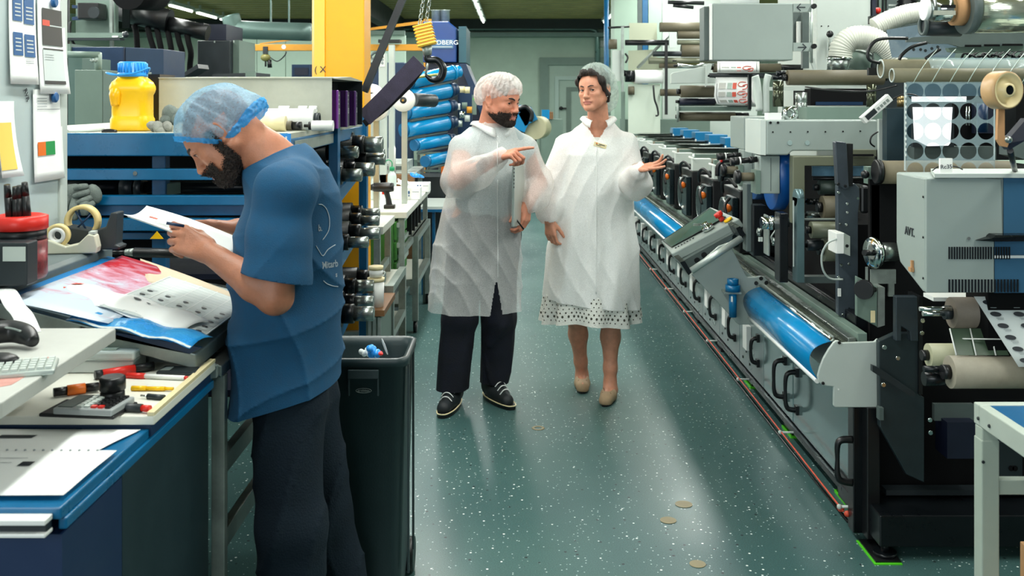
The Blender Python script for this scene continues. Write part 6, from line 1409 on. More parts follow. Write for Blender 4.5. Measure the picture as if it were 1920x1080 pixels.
# lower unwind section
P('frame_plate', MB().fp([(1648, 640), (1680, 625), (1722, 625), (1722, 740), (1733, 745), (1733, 905), (1700, 890), (1650, 800)], 3.50, .03), mat('frame_teal_black', (36, 48, 52), .38, .2, .2, 6), bevel=.003)
P('frame_arm', MB().fp([(1680, 556), (1720, 556), (1722, 640), (1708, 640), (1706, 622), (1690, 612), (1690, 640), (1680, 640)], 3.47, .03), mat('frame_slate', (46, 56, 62), .38, .2, .2, 6), bevel=.003)
P('brace', MB().fp([(1636, 685), (1648, 690), (1716, 736), (1716, 744), (1706, 742), (1636, 697)], 3.45, .02), M_dgrey)
P('guide_strip', MB().fb(1649, 765, 1657, 788, 3.48, .03), M_mgrey)
P('shadow_panel', MB().fb(1723, 556, 1730, 740, 3.49, .1), M_black)
for px, py in ((1658, 651), (1728, 624), (1729, 601), (1683, 671), (1656, 721), (1743, 787), (1744, 811)): P('bolt', MB().lathe([(.008, 0), (.007, .006)], W(px, py, 3.44), (0, -1, 0), 14), M_chrome)
P('post', MB().fb(1600, 765, 1625, 1000, 3.6, .06), M_black2, bevel=.003); P('post', MB().fb(1626, 765, 1650, 1012, 3.55, .12), M_black, bevel=.003)
P('lower_beam', MB().box(XX(1650, 3.45), 2.6, 3.45, 3.9, ZZ(1026, 3.45), ZZ(967, 3.45)), M_black2, bevel=.004)
P('upper_lip', MB().box(XX(1692, 3.45), 2.6, 3.60, 3.65, ZZ(950, 3.5), ZZ(940, 3.5)), M_dgrey)
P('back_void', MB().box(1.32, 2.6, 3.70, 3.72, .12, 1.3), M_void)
P('grey_plate', MB().fb(1752, 758, 1826, 789, 3.6, .02), M_mgrey); P('shelf_box', MB().fb(1776, 792, 1830, 860, 3.55, .1), M_dnavy); P('hole_plate', MB().fb(1858, 830, 1917, 905, 3.55, .02).m(1).lathe([(.010, 0), (.010, .002)], W(1896, 878, 3.549), (0, -1, 0), 12).lathe([(.010, 0), (.010, .002)], W(1903, 878, 3.549), (0, -1, 0), 12), [M_dgrey, M_void])
f_ = P('levelling_foot', MB().cyl((XX(1655, 3.5), 3.48, .012), (XX(1655, 3.5), 3.48, .06), .014).cyl((XX(1655, 3.5), 3.48, .008), (XX(1655, 3.5), 3.48, .02), .04), M_black2)
obj('foot_pad', MB().box(XX(1633, 3.45), XX(1685, 3.45), 3.415, 3.6, 0, .004).m(1).box(XX(1637, 3.45), XX(1685, 3.45), 3.425, 3.6, .0042, .0085), [M_lime, M_black], f_)
P('end_handle', MB().tube([(XX(1598, 3.6), 3.6, ZZ(905, 3.6)), (XX(1596, 3.6)-.045, 3.6, ZZ(898, 3.6)), (XX(1596, 3.6)-.05, 3.6, ZZ(862, 3.6)), (XX(1596, 3.6)-.045, 3.6, ZZ(828, 3.6)), (XX(1598, 3.6), 3.6, ZZ(824, 3.6))], [.014, .012, .008, .012, .014], 8, 5), M_black)
# near unwind rollers and label web
P('shaft', MB().cyl(W(1724, 579, 3.12), W(1784, 579, 3.12), .007).cyl(W(1730, 588, 3.15), W(1780, 588, 3.15), .008), M_chrome)
P('shaft', MB().cyl(W(1732, 692, 3.08), W(1778, 692, 3.08), .010).cyl(W(1732, 710, 3.1), W(1778, 710, 3.1), .022), M_black2)
rol(1783, 1990, 557, 615, 3.1, mat('warm_rubber', (122, 112, 100), .6, 0, .1, 30), end=M_dgrey)
rol(1740, 1860, 644, 688, 3.22, mat('pale_rubber', (176, 176, 146), .5, 0, .08, 20), end=M_black)
rol(1780, 1990, 667, 728, 3.0, mat('tan_rubber', (150, 144, 128), .6, 0, .1, 30), end=M_black)
t = thing('white_grid_film', 'dark film divided by white grid lines between the lower rollers', 'film', W(1830, 640, 3.05))
obj('film', MB().add([W(1779, 616, 3.10), W(1870, 616, 3.10), W(1892, 666, 3.04), W(1792, 666, 3.04)], [(0, 1, 2, 3)]), mat('film_green_dark', (74, 92, 74), .25, 0, .15, 4), t, solid=.001)
for a, b in (((1781, 616), (1793, 666)), ((1819, 616), (1830, 666)), ((1856, 616), (1867, 666)), ((1784, 635), (1882, 636))):
    obj('grid_line', MB().cyl(W(*a, 3.09), W(*b, 3.033), .0022, seg=6), M_white, t)
lw = thing('label_web', 'pale web printed with black ovals running down over the lower right rollers', 'paper web', W(1880, 600, 3.05))
def fw(u, v):
    x = 1826+u*230+ v*84; return W(x, 556+v*132, 3.07-.10*v)
obj('web', MB().grid(fw, 4, 6), M_paper2, lw, solid=.001)
mo, mt_ = MB(), MB()
for i in range(4):
    for j in range(6):
        u, v = .035+.20*i*0.95, .09+.165*j
        def q(a, b): return fw(u+a, v+b)+Vector((0, -.004, .002))
        mo.add([q(.045+.045*math.cos(k*PI/8), .036*math.sin(k*PI/8)) for k in range(16)], [tuple(range(16))])
        mt_.add([q(.03, .05), q(.09, .05), q(.09, .06), q(.03, .06)], [(0, 1, 2, 3)]).add([q(.035, .07), q(.085, .07), q(.085, .078), q(.035, .078)], [(0, 1, 2, 3)])
obj('oval_print', mo, M_ink, lw)['kind'] = 'stuff'; obj('small_print', mt_, M_inkg, lw)['kind'] = 'stuff'
obj('white_edge_strip', MB().box(XX(1736, 3.3), 1.95, 3.24, 3.32, ZZ(558, 3.3), ZZ(551, 3.3)), M_white, lw)
# cream spool and its arm, close to the viewer
sp = thing('cream_spool', 'cream plastic reel core on an arm, close at the right edge', 'reel', W(1887, 169, 2.45))
c = W(1890, 169, 2.45); ax = Vector((.32, -1, 0)).normalized(); k_ = 2.45/FPX
sp_m = mat('spool_cream', (232, 212, 160), .4, 0, .05, 5)
obj('rim', MB().lathe([(26*k_, .012), (30*k_, -.002), (35*k_, -.002), (36*k_, .01), (36*k_, .04), (20*k_, .045)], c, ax*-1, 40, False), mat('spool_band', (196, 158, 112), .4), sp)
obj('face', MB().lathe([(9*k_, -.006), (13*k_, -.006), (14*k_, .006), (25*k_, .012), (30*k_, -.003), (33*k_, -.003)], c, ax*-1, 40, False), sp_m, sp)
obj('bore', MB().lathe([(8.9*k_, -.006), (8.9*k_, .03), (0.001, .031)], c, ax*-1, 28, False), M_dgrey, sp)
obj('arm', MB().fp([(1872, 200), (1884, 200), (1884, 255), (1892, 268), (1889, 276), (1878, 274), (1870, 262)], 2.5, .012), M_card, sp)
obj('pivot_bolt', MB().sphere(W(1891, 262, 2.47), .009, 12), M_steel, sp)
obj('dark_arm', MB().ext([W(1884, 270, 2.52), W(1925, 222, 2.5), W(1925, 262, 2.5), W(1893, 281, 2.52)], (0, .03, 0)), M_dnavy, sp)
obj('stay_rod', MB().cyl(W(1894, 282, 2.56), W(1903, 320, 3.1), .008), M_black, sp)
single('grey_hood', MB().ext([W(1900, 262, 3.4), W(1925, 250, 3.4), W(1925, 300, 3.4), W(1900, 292, 3.4)], (0, .1, 0)), M_mgrey, 'grey hood piece below the dark arm at the right edge', 'cover')
# red cord with white stand-offs
cr = thing('warning_cord', 'red cord stretched low along the press on white stand-off rods', 'cord', (1.2, 3.65, .09))
obj('cord', MB().tube([(1.215-.0, 3.68, .075), (1.205, 4.0, .09), (1.205, 6, .10), (1.205, 9.5, .10), (1.205, 12, .10)], .0038, 6, 4), mat('cord_red', (206, 76, 50), .5), cr)
obj('knot', MB().sphere((1.212, 3.70, .078), .014, 8).sphere((1.222, 3.66, .074), .012, 8), mat('cord_red', (206, 76, 50), .5), cr)
for i, y in enumerate((3.68, 4.5, 5.35, 6.2, 7.05, 7.9, 8.8)):
    obj('stand_off', MB().cyl((1.20, y, .092), (1.29, y, .092), .005).sphere((1.20, y, .092), .010, 10), M_lgrey, cr)
single('floor_cable', MB().tube([(1.255, 3.75, .008), (1.248, 5, .008), (1.25, 8, .008), (1.25, 11, .008)], .006, 6, 4), M_black, 'thin black cable lying on the floor under the press edge', 'cable')
# aluminium table at the lower right
tb = thing('steel_table', 'pale metal frame table with a blue worktop in the lower right corner', 'table', (1.55, 2.2, 0))
tz = .80; tx0, tx1, ty0, ty1 = 1.212, 2.0, 1.6, 2.63
obj('top_frame', MB().box(tx0, tx1, ty1-.03, ty1, tz-.055, tz).box(tx0, tx0+.028, ty0, ty1-.0305, tz-.055, tz), mat('table_grey', (176, 186, 176), .42, 0, .06, 6), tb, bevel=.003)
obj('blue_top', MB().box(tx0+.0285, tx1, ty0, ty1-.0305, tz-.02, tz-.002), mat('table_blue', (10, 84, 128), .35, 0, .12, 30), tb)
lg = obj('leg', MB().box(tx0+.002, tx0+.044, ty1-.045, ty1-.003, 0, tz-.056), mat('table_grey2', (166, 178, 166), .42, 0, .06, 6), tb, bevel=.003)
obj('leg_sleeve', MB().box(tx0, tx0+.046, ty1-.047, ty1-.001, 0.0, ZZ(822, 2.6)), MC['table_grey2'], lg, bevel=.003)
obj('leg', MB().box(tx1-.044, tx1, ty1-.045, ty1-.003, 0, tz-.056), MC['table_grey2'], tb)
obj('rail', MB().box(tx0+.047, tx1-.05, ty1-.04, ty1-.01, ZZ(925, 2.6), ZZ(898, 2.6)), MC['table_grey2'], tb, bevel=.002)
for px, py in ((1827, 783), (1845, 796)): obj('bolt', MB().lathe([(.005, 0), (.004, .003)], Vector((tx0-.001, 2.6 if px < 1830 else 2.54, tz-.035)), (-1, 0, 0), 10), M_dgrey, tb)
obj('frame_bolt', MB().lathe([(.004, 0), (.004, .003)], W(1843, 866, 2.583), (0, -1, 0), 10), M_dgrey, tb)
t = thing('cardboard_box', 'brown cardboard box under the blue-topped table at the right edge', 'box', (1.55, 2.7, 0)); bx = XX(1912, 2.62)
obj('carton', MB().box(bx, bx+.4, 2.3, 2.62, 0, ZZ(975, 2.75)), M_card, t, bevel=.003); obj('tape', MB().box(bx-.001, bx, 2.4, 2.45, 0.02, ZZ(975, 2.75)-.01), M_cream, t)
# ---------------- rear unwind tower ----------------
d = 12.7
tw = thing('unwind_tower', 'rear tower of white web and grey rollers beyond the woman', 'machine', (XX(1240, d), d, 0))
def T(nm, mb, mt, **k): return obj(nm, mb, mt, tw, **k)
T('tower_base', MB().box(XX(1175, d), XX(1340, d), d+.3, d+.8, 0, ZZ(225, d)), M_ggrey)
T('web_drop', MB().fb(1178, 158, 1238, 254, d, .02), mat('web_pale', (196, 208, 194), .5, 0, .04, 2)); T('web_upper', MB().fb(1180, 43, 1232, 76, d+.1, .02), mat('web_tan', (178, 184, 160), .4))
T('web_middle', MB().fp([(1178, 95), (1225, 93), (1243, 133), (1190, 158), (1178, 150)], d+.2, .02), mat('web_tan', (178, 184, 160), .4))
T('web_roll', MB().cyl(W(1190, 144, d-.02), W(1243, 144, d-.02), .088, seg=28), M_paper); T('roll_core', MB().cyl(W(1172, 143, d), W(1189, 143, d), .075).cyl(W(1158, 137, d), W(1172, 137, d), .04), M_black2)
T('side_plate', MB().fb(1148, 94, 1166, 152, d-.1, .04), M_lgrey); T('upright', MB().fb(1165, 50, 1170, 172, d-.15, .04), M_alu2); T('foot_leg', MB().fb(1165, 172, 1172, 255, d+.05, .04), M_ggrey)
T('cross_tube', MB().cyl(W(1172, 80, d-.1), W(1254, 80, d-.1), .035), M_black); T('top_rod', MB().cyl(W(1140, 52, d), W(1180, 50, d), .014), M_black)
T('motor', MB().cyl(W(1149, 92, d), W(1149, 74, d), .055), M_taupe); T('tilted_bar', MB().cyl(W(1258, 63, d), W(1195, 128, d), .02), M_alu2); T('upright', MB().fb(1247, 80, 1252, 215, d-.2, .04), M_black); T('small_roller', MB().cyl(W(1178, 170, d-.05), W(1189, 170, d-.05), .055), M_taupe)
for y0, y1, x0, mt in ((42, 60, 1237, M_taupe), (57, 73, 1270, M_taupe), (75, 84, 1270, M_olive), (84, 107, 1277, M_taupe), (108, 120, 1216, M_olive), (96, 106, 1224, M_dgrey), (118, 128, 1236, M_taupe), (167, 180, 1238, M_taupe)):
    r = (y1-y0)/2*d/FPX; T('roller', MB().cyl(W(x0, (y0+y1)/2, d-.1), W(1345, (y0+y1)/2, d-.1), r, seg=24), mt)
T('side_bracket', MB().fb(1255, 60, 1268, 90, d-.25, .04), M_lgrey)
T('hanging_hook', MB().tube([W(1225, 160, d-.2), W(1227, 185, d-.2), W(1232, 200, d-.2), W(1234, 215, d-.2), W(1229, 217, d-.2)], .012, 6, 4), M_black)
T('cable', MB().tube([W(1172, 100, d-.2), W(1177, 108, d-.2), W(1173, 118, d-.2)], .012, 6, 4), M_black)
d = 13.6
for px0, px1, py, mt, lab in ((1152, 1195, 41, M_ggrey if False else mat('pale_green_panel', (162, 186, 170), .5, 0, .05, 3), 'pale green cabinet above the rear web tower, left one'), (1216, 1241, 41, mat('pale_green_panel', (162, 186, 170), .5), 'pale green cabinet right of the blue stripe above the rear web tower')):
    single('tall_cabinet', MB().box(XX(px0, d), XX(px1, d), d, d+.5, 0, 3.6), mt, lab, 'cabinet')
single('grey_cabinet_strip', MB().box(XX(1195.5, d), XX(1204, d), d, d+.4, 0, 3.6), M_mgrey, 'narrow grey column beside the left pale green cabinet', 'column'); single('blue_column', MB().box(XX(1204.5, d), XX(1215, d), d, d+.3, 0, 3.6), M_blue, 'blue column between the two pale green cabinets', 'column')
single('white_cabinet', MB().box(XX(1242, d), XX(1420, d), d+.01, d+.5, 0, 3.6), M_lgrey, 'white upper cabinet behind the grey rollers of the rear tower', 'cabinet')
single('pneumatic_arm', MB().cyl(W(1252, 4, 11), W(1320, 6, 11), .022).cyl(W(1262, 10, 11), W(1300, 14, 11), .02), M_black, 'black horizontal arm in front of the white cabinet at the top', 'arm')
single('blue_pipe', MB().cyl((XX(1137, 13), 13, 0), (XX(1137, 13), 13, 3.6), .032), M_blue, 'vertical blue pipe beside the woman\'s hair net', 'pipe')
t = thing('white_wall_cabinets', 'row of white wall cabinets behind the blue flaps of the press', 'cabinet', (XX(1330, 15), 15, 0))
obj('cabinet_body', MB().box(XX(1262, 15), XX(1420, 15), 15, 15.4, 0, ZZ(226, 15)), M_lgrey, t)
for px in (1308, 1330, 1359): obj('seam', MB().fb(px, 229, px+1.2, 262, 14.99, .008), M_mgrey, t)
# ---------------- people: implicit surfaces polygonised into continuous skins ----------------
class SDF:
    def __init__(s): s.ops = []; s.M = Matrix.Identity(4); s.sc = 1.0; s.disp = None
    def _add(s, fn, lo, hi, k, sub): s.ops.append((fn, np.array(lo), np.array(hi), k, sub))
    def cap(s, a, b, r1, r2=None, k=.02, sub=False, flat=None):
        a = np.array(s.M @ Vector(a)); b = np.array(s.M @ Vector(b)); r1 = r1*s.sc; r2 = r1 if r2 is None else r2*s.sc; k *= s.sc
        ab = b-a; L2 = max(float(ab @ ab), 1e-9)
        def fn(X, Y, Z):
            t = np.clip(((X-a[0])*ab[0]+(Y-a[1])*ab[1]+(Z-a[2])*ab[2])/L2, 0, 1)
            return np.sqrt((X-a[0]-t*ab[0])**2+(Y-a[1]-t*ab[1])**2+(Z-a[2]-t*ab[2])**2)-(r1+(r2-r1)*t)
        m = max(r1, r2)+k+.03
        s._add(fn, np.minimum(a, b)-m, np.maximum(a, b)+m, k, sub); return s
    def chain(s, pts, rs, k=.02):
        for i in range(len(pts)-1): s.cap(pts[i], pts[i+1], rs[i], rs[i+1], k)
        return s
    def ell(s, c, r, R=None, k=.02, sub=False):
        c = np.array(s.M @ Vector(c)); R3 = s.M.to_3x3().normalized() @ (R if R is not None else Matrix.Identity(3)); Rn = np.array(R3)
        rx, ry, rz = [v*s.sc for v in r]; k *= s.sc; mn = min(rx, ry, rz)
        def fn(X, Y, Z):
            x, y, z = X-c[0], Y-c[1], Z-c[2]
            u = (x*Rn[0, 0]+y*Rn[1, 0]+z*Rn[2, 0]); v = (x*Rn[0, 1]+y*Rn[1, 1]+z*Rn[2, 1]); w_ = (x*Rn[0, 2]+y*Rn[1, 2]+z*Rn[2, 2])
            k0 = np.sqrt((u/rx)**2+(v/ry)**2+(w_/rz)**2); k1 = np.sqrt((u/rx**2)**2+(v/ry**2)**2+(w_/rz**2)**2)
            return np.where(k1 > 1e-6, k0*(k0-1)/np.maximum(k1, 1e-6), -mn)
        m = max(rx, ry, rz)+k+.03
        s._add(fn, c-m, c+m, k, sub); return s
    def loft(s, prof, k=.03, n=2.3):      # prof: (z, cx, cy, rx, ry, yaw) from bottom to top
        P_ = np.array(prof, float)
        def fn(X, Y, Z):
            cx = np.interp(Z, P_[:, 0], P_[:, 1]); cy = np.interp(Z, P_[:, 0], P_[:, 2]); rx = np.interp(Z, P_[:, 0], P_[:, 3]); ry = np.interp(Z, P_[:, 0], P_[:, 4]); yw = np.interp(Z, P_[:, 0], P_[:, 5])
            x, y = X-cx, Y-cy; u = x*np.cos(yw)+y*np.sin(yw); v = -x*np.sin(yw)+y*np.cos(yw)
            q = (np.abs(u/rx)**n+np.abs(v/ry)**n)**(1/n)
            d = (q-1)*np.minimum(rx, ry)
            return np.maximum(d, np.maximum(P_[0, 0]-Z, Z-P_[-1, 0]))
        R = max(P_[:, 3].max(), P_[:, 4].max())+k+.04
        s._add(fn, (P_[:, 1].min()-R, P_[:, 2].min()-R, P_[0, 0]-.05), (P_[:, 1].max()+R, P_[:, 2].max()+R, P_[-1, 0]+.05), k, False); return s
    def field(s, lo, hi, h):
        lo = np.array(lo, float); n = np.maximum(((np.array(hi)-lo)/h).astype(int)+2, 3)
        ax = [lo[i]+h*np.arange(n[i]) for i in range(3)]
        F = np.full(tuple(n), .2, np.float32)
        for fn, a, b, k, sub in s.ops:
            i0 = [int(np.clip(np.floor((a[i]-lo[i])/h), 0, n[i])) for i in range(3)]; i1 = [int(np.clip(np.ceil((b[i]-lo[i])/h)+1, 0, n[i])) for i in range(3)]
            if any(i1[i] <= i0[i] for i in range(3)): continue
            sl = tuple(slice(i0[i], i1[i]) for i in range(3))
            X = ax[0][sl[0]][:, None, None]; Y = ax[1][sl[1]][None, :, None]; Z = ax[2][sl[2]][None, None, :]
            d = fn(X, Y, Z); f = F[sl]
            if sub:
                d = -d; hh = np.maximum(k-np.abs(f-d), 0)/k; F[sl] = np.maximum(f, d)+hh*hh*k/4
            else:
                hh = np.maximum(k-np.abs(f-d), 0)/k; F[sl] = np.minimum(f, d)-hh*hh*k/4
        if s.disp is not None: F += s.disp(ax[0][:, None, None], ax[1][None, :, None], ax[2][None, None, :])
        return F, lo
def nets(F, lo, h, iso=0.0):
    F = F-iso; S_ = F < 0
    c = np.zeros(tuple(d-1 for d in F.shape), np.int32); off = [(i, j, k) for i in (0, 1) for j in (0, 1) for k in (0, 1)]
    nx, ny, nz = c.shape
    sub = lambda A, o: A[o[0]:o[0]+nx, o[1]:o[1]+ny, o[2]:o[2]+nz]
    for o in off: c += sub(S_, o)
    act = (c > 0) & (c < 8); idx = np.full(c.shape, -1, np.int64); ii = np.argwhere(act); idx[act] = np.arange(len(ii))
    acc = np.zeros((len(ii), 3)); cnt = np.zeros(len(ii))
    vals = {o: F[ii[:, 0]+o[0], ii[:, 1]+o[1], ii[:, 2]+o[2]].astype(float) for o in off}
    for a in off:
        for d in range(3):
            if a[d] == 0:
                b = tuple(a[q]+(1 if q == d else 0) for q in range(3)); fa, fb = vals[a], vals[b]; m = (fa < 0) != (fb < 0)
                t = np.where(m, fa/np.where(m, fa-fb, 1), 0); p = np.tile(np.array(a, float), (len(ii), 1)); p[:, d] = t
                acc[m] += p[m]; cnt[m] += 1
    V = lo+h*(ii+acc/cnt[:, None]); Q = []
    for d in range(3):
        e1, e2 = (d+1) % 3, (d+2) % 3
        A = S_; sl0 = [slice(None)]*3; sl1 = [slice(None)]*3; sl0[d] = slice(0, -1); sl1[d] = slice(1, None)
        m = A[tuple(sl0)] != A[tuple(sl1)]; ins = A[tuple(sl0)]
        for q in (e1, e2):
            pass
        pts = np.argwhere(m); ok = (pts[:, e1] > 0) & (pts[:, e2] > 0) & (pts[:, e1] < c.shape[e1]) & (pts[:, e2] < c.shape[e2]) & (pts[:, d] < c.shape[d]); pts = pts[ok]
        fl = ins[pts[:, 0], pts[:, 1], pts[:, 2]]
        def g(a, b): q = pts.copy(); q[:, e1] -= a; q[:, e2] -= b; return idx[q[:, 0], q[:, 1], q[:, 2]]
        quad = np.stack([g(0, 0), g(1, 0), g(1, 1), g(0, 1)], 1)
        quad[fl] = quad[fl]; nf = ~fl; quad[nf] = quad[nf][:, ::-1]
        Q.append(quad)
    Q = np.concatenate(Q); Q = Q[(Q >= 0).all(1)]
    return V, Q
def sdf_obj(name, sdf, chunks, mats, parent, rule=None, keep=None, cuts=(), iso=0.0, solid=0, smooth_it=0, label=None):
    Vs, Qs, n = [], [], 0
    for lo, hi, h in chunks:
        F, o = sdf.field(lo, hi, h); V, Q = nets(F, o, h, iso); Vs.append(V); Qs.append(Q+n); n += len(V)
    V = np.concatenate(Vs); Q = np.concatenate(Qs)
    cen = V[Q].mean(1)
    if keep is not None:
        m = keep(cen); Q = Q[m]; cen = cen[m]
    used = np.zeros(len(V), bool); used[Q.ravel()] = True; mp = np.cumsum(used)-1; V = V[used]; Q = mp[Q]
    if smooth_it:
        for _ in range(smooth_it):
            A = np.zeros_like(V); ct = np.zeros(len(V))
            for a, b in ((0, 1), (1, 2), (2, 3), (3, 0)):
                np.add.at(A, Q[:, a], V[Q[:, b]]); np.add.at(A, Q[:, b], V[Q[:, a]]); np.add.at(ct, Q[:, a], 1); np.add.at(ct, Q[:, b], 1)
            V = V*.5+.5*A/np.maximum(ct, 1)[:, None]
    me = bpy.data.meshes.new(name); me.vertices.add(len(V)); me.vertices.foreach_set('co', V.astype(np.float32).ravel())
    me.loops.add(4*len(Q)); me.loops.foreach_set('vertex_index', Q.astype(np.int32).ravel()); me.polygons.add(len(Q)); me.polygons.foreach_set('loop_start', np.arange(0, 4*len(Q), 4, dtype=np.int32))
    me.polygons.foreach_set('use_smooth', np.ones(len(Q), bool))
    for m_ in (mats if isinstance(mats, (list, tuple)) else [mats]): me.materials.append(m_)
    if rule is not None: me.polygons.foreach_set('material_index', rule(cen).astype(np.int32))
    me.update(); me.validate()
    if cuts:
        bm = bmesh.new(); bm.from_mesh(me)
        for co, no in cuts:
            bmesh.ops.bisect_plane(bm, geom=bm.verts[:]+bm.edges[:]+bm.faces[:], plane_co=co, plane_no=no, clear_outer=True, dist=1e-6)
        bm.to_mesh(me); bm.free()
    o = bpy.data.objects.new(name, me); C.objects.link(o)
    if parent: o.parent = parent; o.matrix_parent_inverse = parent.matrix_basis.inverted()
    if solid: md = o.modifiers.new('solid', 'SOLIDIFY'); md.thickness = solid; md.offset = 0
    if label: o['label'] = label
    return o
def frame(o, fwd, up, sc_=1.0):
    f = Vector(fwd).normalized(); r = f.cross(Vector(up)).normalized(); u = r.cross(f)
    M = Matrix(((r.x, f.x, u.x, o[0]), (r.y, f.y, u.y, o[1]), (r.z, f.z, u.z, o[2]), (0, 0, 0, 1)))
    return M
def head(S_, M, sc_=1.0, female=False, jaw=1.0):
    S_.M = M @ Matrix.Scale(sc_, 4); S_.sc = sc_
    S_.ell((0, -.016, .036), (.075, .094, .084), k=.03)
    S_.ell((0, .030, -.028), (.057*jaw, .060, .080), k=.035)
    S_.ell((0, .045, .030), (.056, .046, .044), k=.03)
    for s in (-1, 1):
        S_.cap((s*.056*jaw, -.004, -.048), (s*.016, .066, -.094), .019, .017, k=.03)
        S_.ell((s*.040, .062, -.024), (.021, .020, .018), k=.02)
        S_.cap((s*.012, .086, .019), (s*.044, .070, .020), .0085 if female else .0105, .006, k=.012)
        S_.ell((s*.031, .096, .000), (.019, .018, .011), k=.012, sub=True)
        S_.ell((s*.031, .0735, .000), (.0155, .0150, .0135), k=.004)
        S_.ell((s*.032, .0905, -.0005), (.0128, .012, .0046), k=.002, sub=True)
        S_.ell((s*.036, .050, -.060), (.022, .026, .030), k=.02)
        # ear
        R = Euler((.15, 0, s*.35)).to_matrix()
        S_.ell((s*.079, -.008, -.004), (.0075, .019, .031), R, k=.006)
        S_.ell((s*.085, -.006, .002), (.004, .011, .019), R, k=.003, sub=True)
        S_.cap((s*.078, -.002, -.030), (s*.074, .004, -.034), .007, .006, k=.006)
        S_.ell((s*.0105, .098, -.037), (.0085, .010, .0075), k=.006)
        S_.ell((s*.0065, .101, -.0435), (.0035, .005, .003), k=.002, sub=True)
    S_.cap((0, .088, .010), (0, .108, -.032), .0075, .0105, k=.012)
    S_.ell((0, .110, -.033), (.0095, .0095, .0085), k=.006)
    S_.ell((0, .0870, -.058), (.026, .013, .012), k=.014)
    S_.ell((0, .0945, -.0600), (.0235, .0085, .0050), k=.005)
    S_.ell((0, .0935, -.0705), (.020, .0085, .0058), k=.005)
    S_.cap((-.022, .0925, -.0652), (.022, .0925, -.0652), .0012, .0012, k=.003, sub=True)
    S_.ell((0, .083, -.095), (.022*jaw, .018, .017), k=.02)
    S_.M = Matrix.Identity(4); S_.sc = 1.0
def mouth_rule(Mi, sc_):
    def lips(cen):
        L = (np.c_[cen, np.ones(len(cen))] @ np.array(Mi).T)[:, :3]/sc_
        a = ((L[:, 0]/.025)**2+((L[:, 2]+.0655)/.0115)**2 < 1) & (L[:, 1] > .088)
        return a, L
    return lips
M_iris = mat('iris_dark', (40, 30, 24), .1); M_eye = mat('eye_white', (178, 170, 162), .2);  # eye white greyed, the shadow it sits in is put into its colour
def eyes(M, sc_, par, look=(0, 0), col=None):
    for s in (-1, 1):
        T_ = M @ Matrix.Scale(sc_, 4); c = T_ @ Vector((s*.031, .0735, 0)); mb = MB().sphere(c, .0126*sc_, 20); e = obj('eyeball', mb, M_eye, par)
        dirv = (M.to_3x3() @ Vector((look[0], 1, look[1]))).normalized()
        obj('iris', MB().sphere(c+dirv*.0086*sc_, .0058*sc_, 14), M_iris if col is None else col, e)
        obj('eyelash', MB().tube([T_ @ Vector(v) for v in ((s*.0185, .0875, .0015), (s*.025, .0905, .0050), (s*.034, .0890, .0055), (s*.0445, .0800, .0015))], [.0008*sc_, .0015*sc_, .0016*sc_, .0008*sc_], 6, 4), M_hair, par)
def brows(M, sc_, par, mt, th=.0035):
    for s in (-1, 1):
        T_ = M @ Matrix.Scale(sc_, 4); pts = [T_ @ Vector(v) for v in ((s*.012, .0970, .0185), (s*.026, .0925, .0245), (s*.040, .0820, .0235), (s*.048, .0715, .0185))]
        obj('eyebrow', MB().tube(pts, [th*sc_*.9, th*sc_*1.15, th*sc_, th*sc_*.4], 8, 5), mt, par)
def hand(S_, wrist, ydir, zdir, th, curls, thumb=(.6, .5, .3), sc_=1.0, spread=.0, nk=.004):
    y = Vector(ydir).normalized(); z = Vector(zdir); z = (z-y*z.dot(y)).normalized(); x = y.cross(z)
    M = Matrix(((x.x, y.x, z.x, wrist[0]), (x.y, y.y, z.y, wrist[1]), (x.z, y.z, z.z, wrist[2]), (0, 0, 0, 1)))
    S_.M = M @ Matrix.Scale(sc_, 4); S_.sc = sc_
    S_.cap((0, -.03, 0), (0, .012, 0), .025, .024, k=.012)
    for i, x0 in enumerate((.027, .009, -.009, -.026)):
        S_.cap((th*x0*.55, .012, 0), (th*x0, .082-(.004*i if i > 1 else 0), .001), .0155, .0120, k=.010)
    S_.ell((th*.020, .035, -.008), (.016, .030, .012), k=.012)
    seg = [(.043, .026, .021), (.047, .029, .022), (.043, .027, .021), (.034, .021, .019)]
    tips = []
    for i in range(4):
        p = Vector((th*(.029, .0095, -.010, -.028)[i], (.086, .090, .086, .078)[i], .001)); a = 0; sp = spread*(1.5, .5, -.5, -1.5)[i]*th
        for j in range(3):
            a += curls[i][j]; d = Vector((math.sin(sp)*math.cos(a), math.cos(sp)*math.cos(a), -math.sin(a))); q = p+d*seg[i][j]
            S_.cap(p, q, (.0092, .0082, .0074)[j]*(1 if i < 3 else .88), (.0082, .0074, .0062)[j]*(1 if i < 3 else .88), k=nk); p = q
        tips.append(M @ (p*sc_))
    p = Vector((th*.022, .014, -.006)); az, fl, cu = thumb
    d = Vector((th*math.sin(az), math.cos(az)*math.cos(fl), -math.sin(fl))).normalized()
    q = p+d*.044; S_.cap(p, q, .0150, .0115, k=.010)
    d2 = (d+Vector((-th*cu*.6, cu*.5, -cu*.15))).normalized(); r = q+d2*.033; S_.cap(q, r, .0112, .0098, k=.005)
    d3 = (d2+Vector((-th*cu*.5, cu*.4, -cu*.1))).normalized(); t = r+d3*.027; S_.cap(r, t, .0100, .0075, k=.004)
    S_.M = Matrix.Identity(4); S_.sc = 1.0
    return M, tips
def skin(name, col, dark=.14):
    m = mat(name, col, .48, 0, dark, 26, .12, 260); b = m.node_tree.nodes['Principled BSDF']
    b.inputs['Subsurface Weight'].default_value = .12; b.inputs['Subsurface Radius'].default_value = (.012, .005, .003); return m
M_skm = skin('skin_man', (204, 134, 106)); M_skw = skin('skin_woman', (208, 146, 118)); M_skl = skin('skin_worker', (174, 114, 86))
